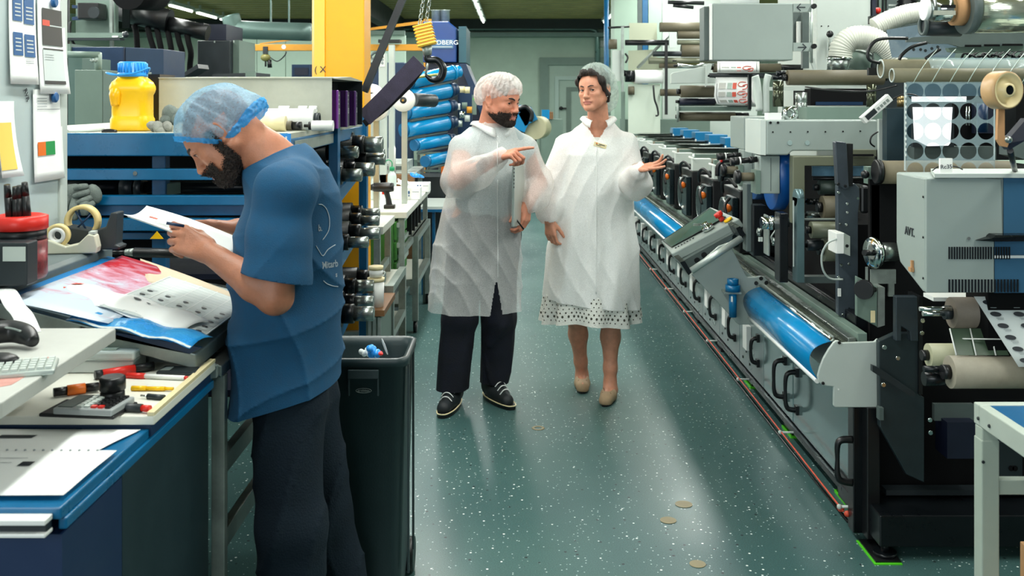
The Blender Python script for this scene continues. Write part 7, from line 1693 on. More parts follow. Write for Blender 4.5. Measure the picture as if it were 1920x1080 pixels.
M_lip = mat('lips', (190, 118, 104), .4, 0, .08, 40); M_hair = mat('dark_hair', (34, 24, 20), .6, 0, .35, 60, .5, 300, stretch=(3, 3, .6))
M_beard = mat('beard_hair', (44, 32, 26), .8, 0, .6, 90, .9, 500); M_stub = mat('stubble_scalp', (112, 86, 76), .7, 0, .2, 60)
def cloth_mat(name, col, transp, transl, bump=.25, bs=260, wr=.5):
    m = bpy.data.materials.new(name); m.use_nodes = True; nt = m.node_tree; L = nt.links; nt.nodes.remove(nt.nodes['Principled BSDF']); out = nt.nodes['Material Output']
    tc = nt.nodes.new('ShaderNodeTexCoord'); n = nt.nodes.new('ShaderNodeTexNoise'); n.inputs['Scale'].default_value = bs; n.inputs['Detail'].default_value = 3; L.new(tc.outputs['Object'], n.inputs[0])
    n2 = nt.nodes.new('ShaderNodeTexNoise'); n2.inputs['Scale'].default_value = 9; n2.inputs['Detail'].default_value = 5; n2.inputs['Distortion'].default_value = 1.5; L.new(tc.outputs['Object'], n2.inputs[0])
    ma = nt.nodes.new('ShaderNodeMath'); ma.operation = 'MULTIPLY_ADD'; ma.inputs[1].default_value = wr*6; L.new(n2.outputs[0], ma.inputs[0]); L.new(n.outputs[0], ma.inputs[2])
    bp = nt.nodes.new('ShaderNodeBump'); bp.inputs['Strength'].default_value = bump; bp.inputs['Distance'].default_value = .006; L.new(ma.outputs[0], bp.inputs['Height'])
    d = nt.nodes.new('ShaderNodeBsdfDiffuse'); d.inputs[0].default_value = (*lin(col), 1); L.new(bp.outputs[0], d.inputs['Normal'])
    t = nt.nodes.new('ShaderNodeBsdfTranslucent'); t.inputs[0].default_value = (*lin(col), 1)
    g = nt.nodes.new('ShaderNodeBsdfGlossy'); g.inputs['Roughness'].default_value = .4; L.new(bp.outputs[0], g.inputs['Normal'])
    tr = nt.nodes.new('ShaderNodeBsdfTransparent')
    m1 = nt.nodes.new('ShaderNodeMixShader'); m1.inputs[0].default_value = transl; L.new(d.outputs[0], m1.inputs[1]); L.new(t.outputs[0], m1.inputs[2])
    m3 = nt.nodes.new('ShaderNodeMixShader'); m3.inputs[0].default_value = .05; L.new(m1.outputs[0], m3.inputs[1]); L.new(g.outputs[0], m3.inputs[2])
    m2 = nt.nodes.new('ShaderNodeMixShader'); L.new(m3.outputs[0], m2.inputs[1]); L.new(tr.outputs[0], m2.inputs[2])
    mr = nt.nodes.new('ShaderNodeMapRange'); mr.inputs[1].default_value = .3; mr.inputs[2].default_value = .7; mr.inputs[3].default_value = max(0, transp-.10); mr.inputs[4].default_value = min(1, transp+.10); L.new(n.outputs[0], mr.inputs[0]); L.new(mr.outputs[0], m2.inputs[0])
    L.new(m2.outputs[0], out.inputs[0]); return m
M_coat = cloth_mat('nonwoven_coat', (248, 250, 248), .50, .3); M_coatw = cloth_mat('nonwoven_coat_double', (248, 250, 248), .12, .25)
M_netw = cloth_mat('white_hair_net', (240, 236, 232), .36, .3, .9, 60, 1.2); M_netb = cloth_mat('blue_hair_net', (150, 196, 226), .55, .35, .35, 160, .4)
M_netblue = cloth_mat('blue_net_hem', (50, 160, 230), .12, .3, .8, 50, 1.2)
def folds(amp, z0=None, z1=None, cx=0, cy=0, n=9, cre=.5):
    def f(X, Y, Z):
        A = amp if z0 is None else amp*np.clip((z0-Z)/(z0-z1), .12, 1)
        th = np.arctan2(Y-cy, X-cx)
        w1 = np.sin(n*th+2.2*np.sin(3*Z+1.3)+.8); w2 = np.sin((n+6)*th-5*Z+2*np.sin(7*Z))
        cr = 1-np.abs(np.sin(30*X+3*Z+3.2*np.sin(3.5*Z+7*Y)+1.4*np.sin(7*Z+1)))**.45; cr2 = 1-np.abs(np.sin(-11*X+8*Z+3*np.sin(5*X+3*Z)+2*np.sin(9*Y)+1))**.4
        return (A*(.75*w1+.35*w2)-amp*cre*(cr*.75+cr2*.35)).astype(np.float32)
    return f
def person(name, lab, loc): return thing(name, lab, 'person', loc)
def netcap(nm, M, sc_, par, mt, shapes, cut, h=.004, hem=None, n=24, amp=.003):
    S_ = SDF(); S_.M = M @ Matrix.Scale(sc_, 4); S_.sc = sc_
    for c, r in shapes: S_.ell(c, r, k=.03)
    S_.M = Matrix.Identity(4); S_.sc = 1
    Mi = M.inverted(); MiN = np.array(Mi)
    def dsp(X, Y, Z):
        x = MiN[0, 0]*X+MiN[0, 1]*Y+MiN[0, 2]*Z+MiN[0, 3]; y = MiN[1, 0]*X+MiN[1, 1]*Y+MiN[1, 2]*Z+MiN[1, 3]; z = MiN[2, 0]*X+MiN[2, 1]*Y+MiN[2, 2]*Z+MiN[2, 3]
        th = np.arctan2(x, y); return (amp*(np.sin(n*th+30*z)+.6*np.sin((n+11)*th-40*z+2))+amp*.8*np.abs(np.sin(60*z+4*np.sin(5*th)))).astype(np.float32)
    S_.disp = dsp
    o = M.translation; lo = o-Vector((.24, .24, .24)); hi = o+Vector((.24, .24, .24))
    cuts_ = [(M @ (Vector(a)*sc_), M.to_3x3() @ Vector(b)) for a, b in (cut if isinstance(cut, list) else [cut])]
    return sdf_obj(nm, S_, [(lo, hi, h)], mt, par, cuts=cuts_, smooth_it=1)
# =============== man in translucent white coat ===============
D = 5.1
man = person('person', 'bearded man in a translucent white coat, pointing with one finger', W(890, 765, 5.2)*1)
man.location.z = 0
Mh = frame(W(938, 189, 5.06), (.78, -.60, -.17), (.15, -.08, 1)); hs = 1.03
B = SDF(); head(B, Mh, hs, jaw=1.12)
hp = lambda v: Mh @ (Vector(v)*hs)
nb = W(921, 240, 5.12)
B.cap(hp((0, -.030, -.045)), nb, .060, .070, k=.03)
sR, eR, wR = W(868, 279, 5.08), W(858, 338, 4.98), W(936, 294, 4.80)
sL, eL, wL = W(980, 279, 5.16), W(1008, 345, 5.22), W(989, 384, 5.06)
B.cap(sR, nb-Vector((0, 0, .05)), .04, .04, k=.02).cap(sL, nb-Vector((0, 0, .05)), .04, .04, k=.02)
ch = W(921, 300, 5.14); pel = W(902, 420, 5.2)
B.ell(ch, (.17, .115, .16), k=.05).ell((ch+pel)/2, (.15, .11, .15), k=.06).ell(pel, (.165, .12, .12), k=.06)
B.chain([sR, eR, wR], [.055, .045, .029], k=.03).chain([sL, eL, wL], [.055, .045, .029], k=.03)
hR, hL_ = W(878, 440, 5.16), W(936, 440, 5.22); kR, kL = W(862, 595, 5.14), W(936, 598, 5.22); aR, aL = W(846, 738, 5.17), W(925, 722, 5.32)
B.chain([hR, kR, aR], [.085, .055, .04], k=.04).chain([hL_, kL, aL], [.085, .055, .04], k=.04)
_, tipsR = hand(B, wR, (W(1000, 278, 4.70)-wR), Vector((.25, -.55, .85)), -1, [(.05, .08, .05), (1.0, 1.25, .7), (1.15, 1.3, .7), (1.2, 1.3, .7)], (.5, .75, .9), 1.02)
_, tL = hand(B, wL, Vector((-.14, -.25, -.95)), Vector((.75, -.45, .0)), 1, [(.35, .8, .5), (.4, .8, .5), (.45, .8, .5), (.5, .8, .5)], (.5, .5, .3), 1.0)
lips = mouth_rule(Mh.inverted(), hs)
def rule_m(cen):
    a, L = lips(cen); r = np.zeros(len(cen)); r[a] = 1
    r[(L[:, 2] > .045-.5*(L[:, 1]-.05)) & (L[:, 1] < .075) & (np.abs(L).max(1) < .15)] = 2; return r
o = Mh.translation
lo = min(sR.x, eR.x)-.12
sdf_obj('body', B, [((o.x-.14, o.y-.15, o.z-.10), (o.x+.15, o.y+.15, o.z+.16), .0028), ((o.x-.20, o.y-.2, 1.35), (o.x+.20, o.y+.2, o.z-.085), .005),
    ((wR.x-.03, wR.y-.17, wR.z-.08), (wR.x+.20, wR.y+.1, wR.z+.10), .0026), ((wL.x-.11, wL.y-.13, wL.z-.22), (wL.x+.06, wL.y+.08, wL.z+.04), .0026),
    ((-.6, 4.85, .05), (.35, 5.55, 1.37), .011)], [M_skm, M_lip, M_stub], man, rule_m)
def beard_keep(M, sc_, f, jit=.0):
    Mi = np.array(M.inverted())
    def k(cen):
        L = (np.c_[cen, np.ones(len(cen))] @ Mi.T)[:, :3]/sc_
        if jit:
            rg = np.random.default_rng(5); L = L+rg.normal(0, jit, L.shape)*np.array([.3, .8, 1.3])
        return f(L)
    return k
Bb = SDF(); head(Bb, Mh, hs, jaw=1.12)
def noisy(amp, fq):
    return lambda X, Y, Z: (amp*(np.sin(fq*X+1.7*np.sin(fq*.7*Z))*np.sin(fq*Y+1.3*np.sin(fq*.8*X))*np.sin(fq*1.1*Z))).astype(np.float32)
Bb.disp = noisy(.005, 520)
bk = beard_keep(Mh, hs, lambda L: (((L[:, 2] < -.060-.25*np.maximum(0, L[:, 1]-.035)) & (np.abs(L[:, 0]) > .030)) | (L[:, 2] < -.079) | ((L[:, 2] < -.045) & (L[:, 2] > -.0555) & (L[:, 1] > .085) & (np.abs(L[:, 0]) < .032)) | ((np.abs(L[:, 0]) > .0255) & (L[:, 2] < -.045) & (L[:, 1] > .05))) & (L[:, 1] > -.005) & ((L[:, 2] < -.04-.3*np.maximum(0, .03-L[:, 1])) ), .0028)
sdf_obj('beard', Bb, [((o.x-.14, o.y-.15, o.z-.16), (o.x+.15, o.y+.15, o.z+.03), .003)], M_beard, man, keep=bk, iso=.0035)
eyes(Mh, hs, man, (.35, 0)); brows(Mh, hs, man, M_hair, .0042)
netcap('hair_net', Mh, hs, man, M_netw, [((0, -.02, .045), (.088, .108, .092)), ((0, -.075, .02), (.085, .07, .085)), ((0, .02, .075), (.078, .085, .062))], ((0, 0, .006), (0, .42, -1)))
def trousers(nm, legs_, mt, par, cut, h=.007, fold=.006, bbox=None, cuff=None):
    S_ = SDF()
    for pts, rs in legs_: S_.chain(pts, rs, k=.03)
    S_.disp = folds(fold, None, None, legs_[0][0][0][0], legs_[0][0][0][1], 6, .9)
    return sdf_obj(nm, S_, [(bbox[0], bbox[1], h)], mt, par, cuts=cut, smooth_it=1)
M_jean = mat('dark_denim', (10, 14, 30), .8, 0, .5, 14, .3, 200)
trousers('trousers', [([pel+Vector((0, 0, -.02)), hR, kR, aR+Vector((0, 0, -.03))], [.15, .110, .088, .078]), ([pel+Vector((0, 0, -.02)), hL_, kL, aL+Vector((0, 0, -.03))], [.15, .110, .088, .078])], M_jean, man, [(Vector((0, 0, .095)), Vector((0, 0, -1)))], bbox=((-.6, 4.9, .0), (.25, 5.5, 1.1)))
Sh = SDF(); Sh.ell(ch, (.175, .12, .18), k=.06).ell((ch+pel)/2, (.165, .125, .18), k=.06).cap(sR, nb, .065, .07, k=.05).cap(sL, nb, .065, .07, k=.05)
sdf_obj('shirt', Sh, [((-.6, 4.85, .9), (.35, 5.5, 1.46), .008)], mat('pale_shirt', (176, 188, 190), .8, 0, .05, 5), man, cuts=[(Vector((0, 0, 1.455)), Vector((0, 0, 1)))])
# coat
Ct = SDF()
cxh, cyh = XX(889, 5.12), 5.16
Ct.loft([(.38, cxh, cyh, .245, .20, .05), (.52, cxh, cyh, .238, .195, .05), (.80, XX(893, 5.12), cyh, .225, .18, .08), (1.0, XX(902, 5.12), 5.16, .205, .165, .12), (1.2, XX(918, 5.1), 5.15, .195, .155, .2), (1.33, XX(922, 5.1), 5.13, .19, .135, .2), (1.41, XX(922, 5.1), 5.12, .135, .105, .2), (1.475, XX(923, 5.1), 5.11, .08, .08, .2)], k=.03, n=2.2)
Ct.cap(sR+Vector((.02, 0, -.015)), nb+Vector((0, 0, -.022)), .062, .066, k=.04).cap(sL+Vector((-.02, 0, -.015)), nb+Vector((0, 0, -.022)), .062, .066, k=.04)
Ct.chain([sR, eR+Vector((.0, 0, -.005)), eR.lerp(wR, .5)+Vector((0, 0, -.022)), eR.lerp(wR, 1.02)], [.072, .078, .072, .040], k=.03)
Ct.chain([sL, eL, eL.lerp(wL, .55)+Vector((.008, 0, -.01)), eL.lerp(wL, .95)], [.072, .076, .070, .048], k=.03)
Ct.disp = folds(.011, 1.2, .5, cxh, cyh, 8, 1.1)
zc = Vector((0, 0, 1.432))
coat = sdf_obj('coat', Ct, [((-.75, 4.72, .45), (.36, 5.55, 1.52), .006)], M_coat, man, cuts=[(Vector((0, 0, .515)), Vector((0, 0, -1))), (wR-(wR-eR).normalized()*.012, None), (wL-(wL-eL).normalized()*.02, None)] if False else [(Vector((0, 0, .515)), Vector((0, 0, -1)))], smooth_it=1,
    keep=lambda c: ~((c[:, 2] > 1.45) & ((c[:, 0]-nb.x)**2+(c[:, 1]-nb.y)**2 < .09**2)) & ~(((c[:, 0]-wR.x)**2+(c[:, 1]-wR.y)**2+(c[:, 2]-wR.z)**2 < .035**2)) & ~(((c[:, 0]-(wL.x-.0))**2+(c[:, 1]-wL.y)**2+(c[:, 2]-wL.z)**2 < .042**2)) &
    ~((c[:, 1] < cyh-.08) & (c[:, 2] < .68) & (np.abs(c[:, 0]-XX(927, 5.0)-.01) < (.70-c[:, 2])*.16)))
def collar(par, nbp, mt, yaw, r=.078, h_=.05, open_=.5, drop=.0, lap=.055):
    mb = MB(); n = 28
    def pt(a, v):
        rr_ = r+.004+v*.028; return Vector((nbp.x+rr_*math.sin(a), nbp.y-rr_*math.cos(a), nbp.z+.02+h_*(.5-abs(v-.4))-v*.03-(.035 if abs(a-yaw) < .9 else 0)*(1-abs(a-yaw)/.9)))
    vs = []; 
    for i in range(n+1):
        a = yaw+open_/2+(2*PI-open_)*i/n; aa = a if a < yaw+PI else a-2*PI
        for j in range(5):
            v = j/4; rr_ = r+v*.03; fr = math.cos(aa-yaw); lp = max(0, fr)**2
            vs.append(Vector((nbp.x+rr_*math.sin(a), nbp.y-rr_*math.cos(a), nbp.z+.03-.025*lp+h_*.35*math.sin(v*2.2)-v*(.03+lap*lp*.6))))
    fs = [(i*5+j, i*5+j+1, (i+1)*5+j+1, (i+1)*5+j) for i in range(n) for j in range(4)]
    return obj('collar', mb.add(vs, fs, True), mt, par, solid=.0015)
collar(man, nb+Vector((.004, -.008, -.002)), M_coatw, .45, .083, .07, .5, 0, .07)
mb = MB()
from mathutils.bvhtree import BVHTree
def bvh_of(ob):
    me = ob.data; return BVHTree.FromPolygons([v.co.copy() for v in me.vertices], [tuple(p.vertices) for p in me.polygons])
bvc = bvh_of(coat)
def on(bv, px, py, off=.003):
    a = Vector((0, 0, EYE)); dr = (W(px, py, 3)-a).normalized(); h = bv.ray_cast(a, dr); return (h[0]+h[1]*off if h[1].dot(dr) < 0 else h[0]-h[1]*off) if h[0] else None
def seam(nm, bv, pix, mt, par, r=.002, off=.002):
    pts = [on(bv, *p, off) for p in pix]; pts = [p for p in pts if p]
    if len(pts) > 1: return obj(nm, MB().tube(pts, r, 6, 3), mt, par)
seam('placket', bvc, [(933, 255+14*i) for i in range(20)], M_coatw, man, .0018)
for (a, b) in (((933, 262), (934, 300)),): pass
# laptop
lp = thing('laptop', 'thin grey laptop held under the man\'s arm, seen edge-on', 'laptop', W(972, 370, 5.0))
Ml = Matrix.Translation(W(972, 366, 4.995)) @ Matrix.Rotation(math.radians(77), 4, 'Z') @ Matrix.Rotation(math.radians(3), 4, 'Y')
obj('base', MB().box(-.12, .12, -.008, .0, -.15, .15, Ml), M_alu, lp, bevel=.003); obj('lid', MB().box(-.12, .12, .0005, .006, -.15, .15, Ml), M_grey, lp, bevel=.003)
mb = MB()
for k in range(6): mb.box(-.1205, -.12, -.0065, -.0025, .13-.018*k, .138-.018*k, Ml)
obj('ports', mb, M_black, lp)
obj('pen', MB().cyl(W(961, 402, 4.93), W(982, 430, 4.93), .004), M_black, thing('pen', 'slim black pen held in the man\'s lower hand', 'pen', W(970, 415, 4.93)))
# shoes
def sneaker(heel, toe, par, lab=None):
    d = (toe-heel); d.z = 0; L = d.length; f = d.normalized(); r = Vector((f.y, -f.x, 0))
    def P_(x, y, z): q = heel+f*y*L+r*x; return Vector((q.x, q.y, z))
    S_ = SDF(); S_.cap(P_(0, .16, .055), P_(0, .40, .052), .044, .044, k=.03).cap(P_(0, .40, .048), P_(.004, .82, .034), .046, .036, k=.03).cap(P_(0, .12, .08), P_(0, .22, .095), .042, .044, k=.03).cap(P_(0, .3, .09), P_(0, .62, .06), .032, .030, k=.02)
    lo = Vector((min(heel.x, toe.x)-.12, min(heel.y, toe.y)-.12, .016)); hi = Vector((max(heel.x, toe.x)+.12, max(heel.y, toe.y)+.12, .15))
    sh = sdf_obj('shoe', S_, [(lo, hi, .004)], M_black2 if False else mat('shoe_dark', (20, 28, 32), .6, 0, .3, 20), par)
    mb = MB(); out = []
    for k in range(28):
        a = 2*PI*k/28; yy = .5+.54*math.cos(a); w_ = .047*(abs(math.sin(a))**.7)*(1 if yy < .75 else 1-.2*(yy-.75)*4*.3); out.append(P_(math.copysign(w_, math.sin(a)), yy, 0.001))
    mb.ext(out, (0, 0, .020)); obj('sole', mb, M_black, sh); obj('welt', MB().tube([p+Vector((0, 0, .020)) for p in out]+[out[0]+Vector((0, 0, .020))], .0035, 6, 2), M_cream, sh)
    for k in range(5):
        y = .36+.095*k; z = .140-.0135*k; pts = [P_(-.032, y, z-.022), P_(-.012, y+.02, z), P_(.012, y+.02, z), P_(.032, y, z-.022)]
        obj('lace', MB().tube(pts, .0028, 6, 4), M_paper, sh)
    obj('lace_bow', MB().tube([P_(0, .36, .142), P_(.02, .40, .138), P_(.044, .46, .10), P_(.034, .42, .12), P_(.0, .37, .142), P_(-.024, .42, .136), P_(-.044, .47, .11), P_(-.02, .40, .138)], .0022, 6, 4), M_paper, sh)
sneaker(W(856, 752, 5.26), Vector((XX(829, 5.0), 4.985, 0)), man); sneaker(Vector((XX(913, 5.38), 5.36, 0)), Vector((XX(960, 5.13), 5.12, 0)), man)
# =============== woman in white coat ===============
wo = person('person', 'woman in a white coat and eyelet dress, holding out her palm', W(1115, 745, 5.35)); wo.location.z = 0
Mw = frame(W(1114, 168, 5.30), (-.52, -.85, -.06), (-.06, 0, 1)); ws = .97
Bw = SDF(); head(Bw, Mw, ws, True, .94)
wp = lambda v: Mw @ (Vector(v)*ws)
nw = W(1122, 231, 5.36); Bw.cap(wp((0, -.028, -.045)), nw, .052, .058, k=.03)
sR2, eR2, wR2 = W(1063, 272, 5.38), W(1036, 345, 5.36), W(1030, 414, 5.26)
sL2, eL2, wL2 = W(1174, 272, 5.38), W(1186, 345, 5.30), W(1196, 317, 5.02)
Bw.cap(sR2, nw-Vector((0, 0, .05)), .035, .035, k=.02).cap(sL2, nw-Vector((0, 0, .05)), .035, .035, k=.02)
ch2 = W(1118, 300, 5.40); pe2 = W(1110, 415, 5.42)
Bw.ell(ch2, (.15, .11, .15), k=.05).ell((ch2+pe2)/2, (.13, .10, .14), k=.05).ell(pe2, (.165, .12, .12), k=.05)
Bw.chain([sR2, eR2, wR2], [.045, .038, .025], k=.03).chain([sL2, eL2, wL2], [.045, .038, .025], k=.03)
h1_, h2_ = W(1088, 430, 5.42), W(1140, 430, 5.40); k1_, k2_ = W(1081, 590, 5.50), W(1146, 590, 5.345); a1, a2 = W(1091, 700, 5.58), W(1144, 716, 5.33)
calf1 = k1_.lerp(a1, .35)+Vector((0, .02, 0)); calf2 = k2_.lerp(a2, .35)+Vector((0, .02, 0))
Bw.chain([h1_, k1_, calf1, k1_.lerp(a1, .8), a1], [.085, .054, .050, .033, .031], k=.03).chain([h2_, k2_, calf2, k2_.lerp(a2, .8), a2], [.085, .054, .050, .033, .031], k=.03)
# feet
t1 = Vector((XX(1093, 5.40), 5.42, .03)); t2 = Vector((XX(1134, 5.22), 5.19, .03))
Bw.chain([a1, a1+Vector((0, -.01, -.03)), t1+Vector((0, 0, .01))], [.029, .029, .017], k=.03).chain([a2, a2+Vector((0, -.01, -.04)), t2+Vector((0, 0, .004))], [.029, .029, .017], k=.03)
Bw.cap(a1+Vector((0, .02, -.045)), a1+Vector((0, -.02, -.05)), .026, .026, k=.03).cap(a2+Vector((0, .02, -.045)), a2+Vector((0, -.02, -.05)), .026, .026, k=.03)
hand(Bw, wR2, Vector((.10, -.12, -1)), Vector((-.55, -.75, .05)), -1, [(.35, .7, .4), (.45, .8, .4), (.5, .8, .4), (.5, .8, .4)], (.45, .45, .2), .90)
hand(Bw, wL2, Vector((.14, -.085, .040)), Vector((.15, .40, -.88)), -1, [(-.05, .12, .08), (.10, .25, .15), (.25, .4, .2), (.05, .3, .2)], (.75, .15, .1), .92, spread=.12)
lipw = mouth_rule(Mw.inverted(), ws)
def rule_w(cen): a, L = lipw(cen); return a.astype(int)
o = Mw.translation
sdf_obj('body', Bw, [((o.x-.14, o.y-.15, o.z-.11), (o.x+.14, o.y+.15, o.z+.15), .0028), ((o.x-.2, o.y-.2, 1.32), (o.x+.2, o.y+.25, o.z-.095), .005), ((wR2.x-.07, wR2.y-.14, wR2.z-.21), (wR2.x+.10, wR2.y+.08, wR2.z+.04), .0026),
    ((wL2.x-.05, wL2.y-.17, wL2.z-.07), (wL2.x+.18, wL2.y+.06, wL2.z+.12), .0026), ((-.1, 5.0, .0), (.8, 5.75, .56), .0055), ((-.1, 5.0, .56), (.9, 5.75, 1.34), .011)], [M_skw, M_lip], wo, rule_w)
eyes(Mw, ws, wo, (-.5, -.05)); brows(Mw, ws, wo, M_hair, .0030)
Hw = SDF(); Hw.M = Mw @ Matrix.Scale(ws, 4); Hw.sc = ws
Hw.ell((0, -.020, .040), (.080, .098, .087), k=.02)
for s in (-1, 1): Hw.cap((s*.022, .070, .098), (s*.070, .040, .045), .020, .020, k=.02).cap((s*.071, .036, .05), (s*.079, .004, -.03), .015, .010, k=.02).cap((s*.077, -.014, -.03), (s*.062, -.03, -.065), .014, .012, k=.02)
Hw.M = Matrix.Identity(4); Hw.sc = 1; Hw.disp = lambda X, Y, Z: (.0015*np.sin(420*X+60*Z)+.001*np.sin(300*Y+90*Z)).astype(np.float32)
hk = beard_keep(Mw, ws, lambda L: ~((L[:, 1] > .045) & (L[:, 2] < .078) & (np.abs(L[:, 0]) < .058)))
sdf_obj('hair', Hw, [((o.x-.16, o.y-.17, o.z-.12), (o.x+.16, o.y+.17, o.z+.17), .0030)], M_hair, wo, keep=hk, smooth_it=2)
netcap('hair_net', Mw, ws, wo, cloth_mat('fine_hair_net', (200, 216, 208), .52, .3, .9, 60, 1.2), [((0, -.030, .052), (.096, .108, .096)), ((.0, -.115, -.01), (.086, .078, .12)), ((0, -.12, -.075), (.062, .06, .06))], ((0, .046, .06), (0, 1, -.42)), n=16, amp=.004)
pr_ = wp((.0835, -.004, -.038)); obj('earring', MB().sphere(wp((-.080, .004, -.040)), .004, 10), M_white, wo); obj('earring', MB().sphere(wp((.080, .004, -.040)), .004, 10), M_white, wo)
# dress hem with eyelets
def dress(u, v):
    a = 2*PI*u; z = .405+(1-v)*.55+.012*math.sin(3*a+1)*v; rr_ = 1+.10*v*math.sin(11*a+1.5*math.sin(2*a)); flare = .185+.075*v
    return Vector((XX(1108, 5.38)+flare*1.0*rr_*math.cos(a), 5.39+flare*.80*rr_*math.sin(a), z))
dm = MB().grid(lambda u, v: dress(u, v), 180, 24).m(1)
for j in range(7):
    for i in range(64):
        u = (i+.5*(j % 2))/64; v = .74+.036*j; p = dress(u, v); e = 1e-3
        n_ = (dress(u+e, v)-p).cross(dress(u, v+e)-p).normalized()
        if n_.dot(p-Vector((XX(1108, 5.38), 5.40, p.z))) < 0: n_ = -n_
        r = .0045 if j in (1, 4) else .0062 if j == 5 else .0035; t_ = Vector((0, 0, 1)); b_2 = n_.cross(t_).normalized(); dm.add([p+n_*.0015+(b_2*math.cos(k*PI/4)+t_*math.sin(k*PI/4)*1.2)*r for k in range(8)], [tuple(range(8))])
obj('dress', dm, [mat('eyelet_cotton', (224, 226, 218), .8, 0, .08, 60, .5, 160), mat('eyelet_hole', (70, 70, 60), .9)], wo, weld=False)
Bl = SDF(); Bl.ell(ch2, (.165, .125, .19), k=.06).ell((ch2+pe2)/2, (.15, .12, .18), k=.06).cap(sR2, nw, .055, .06, k=.05).cap(sL2, nw, .055, .06, k=.05).ell(pe2, (.19, .15, .2), k=.06)
sdf_obj('blouse', Bl, [((-.1, 5.05, .75), (.9, 5.75, 1.40), .008)], mat('white_blouse', (228, 230, 224), .8, 0, .05, 30, .4, 120), wo, cuts=[(Vector((0, 0, 1.395)), Vector((0, 0, 1)))])
Cw = SDF(); cxw = XX(1108, 5.38)
Cw.loft([(.38, cxw, 5.38, .262, .20, 0), (.48, cxw, 5.38, .257, .195, 0), (.8, XX(1112, 5.35), 5.38, .237, .175, 0), (1.0, XX(1115, 5.35), 5.38, .21, .16, 0), (1.15, XX(1117, 5.35), 5.38, .195, .155, 0), (1.30, XX(1118, 5.35), 5.38, .18, .14, 0), (1.39, XX(1120, 5.35), 5.37, .13, .10, 0), (1.475, XX(1121, 5.35), 5.36, .066, .07, 0)], k=.03, n=2.2)
Cw.cap(sR2+Vector((.012, 0, -.012)), nw+Vector((0, 0, -.012)), .052, .058, k=.04).cap(sL2+Vector((-.012, 0, -.012)), nw+Vector((0, 0, -.012)), .052, .058, k=.04)
Cw.chain([sR2, eR2, eR2.lerp(wR2, .7)+Vector((-.004, 0, 0)), wR2+Vector((0, 0, .012))], [.064, .074, .068, .042], k=.03)
Cw.chain([sL2, eL2, eL2.lerp(wL2, .5)+Vector((0, 0, -.03)), wL2+Vector((0.0, .0, -.012))], [.064, .074, .076, .048], k=.03)
Cw.cap(eL2+Vector((.02, -.05, -.03)), wL2+Vector((.035, .05, -.075)), .04, .03, k=.05)
Cw.disp = folds(.010, 1.2, .5, cxw, 5.38, 9, 1.0)
cw_ = sdf_obj('coat', Cw, [((-.15, 4.9, .40), (.95, 5.75, 1.5), .006)], M_coatw, wo, cuts=[(Vector((XX(1110, 5.2), 0, .508)), Vector((-.12, 0, -1)))], smooth_it=1,
    keep=lambda c: ~((c[:, 2] > 1.45) & ((c[:, 0]-nw.x)**2+(c[:, 1]-nw.y)**2 < .085**2)) & ~((c[:, 2] > 1.375) & (c[:, 1] < nw.y-.02) & (np.abs(c[:, 0]-nw.x+.014) < (c[:, 2]-1.372)*.62)) &
    ~(((c[:, 0]-wR2.x)**2+(c[:, 1]-wR2.y)**2+(c[:, 2]-wR2.z+.012)**2 < .040**2)) & ~(((c[:, 0]-wL2.x)**2+(c[:, 1]-wL2.y)**2+(c[:, 2]-wL2.z)**2 < .040**2)))
collar(wo, nw+Vector((.0, -.004, .004)), M_coatw, -.05, .070, .06, 1.0)
bvw = bvh_of(cw_)
seam('placket', bvw, [(1118, 262+16*i) for i in range(19)], M_coatw, wo, .003)
bp_ = on(bvw, 1125, 273, .006) or W(1125, 273, 5.15)
bd = obj('name_badge', MB().box(-.034, .034, -.002, .002, -.011, .011, Matrix.Translation(bp_) @ Matrix.Rotation(.28, 4, 'Y')), M_cream, wo, bevel=.001)
obj('badge_logo', MB().lathe([(.004, 0), (.004, .001)], bp_+Vector((-.018, -.003, .010)), (0, -1, 0), 12), M_orange, bd)
mb = MB().box(-.008, .024, -.0035, -.0025, .002, .0055, Matrix.Translation(bp_) @ Matrix.Rotation(.28, 4, 'Y')).box(-.022, .004, -.0035, -.0025, -.004, -.002, Matrix.Translation(bp_) @ Matrix.Rotation(.28, 4, 'Y'))
obj('badge_print', mb, M_ink, bd)
M_shoe = mat('beige_suede', (170, 144, 112), .7, 0, .1, 30)
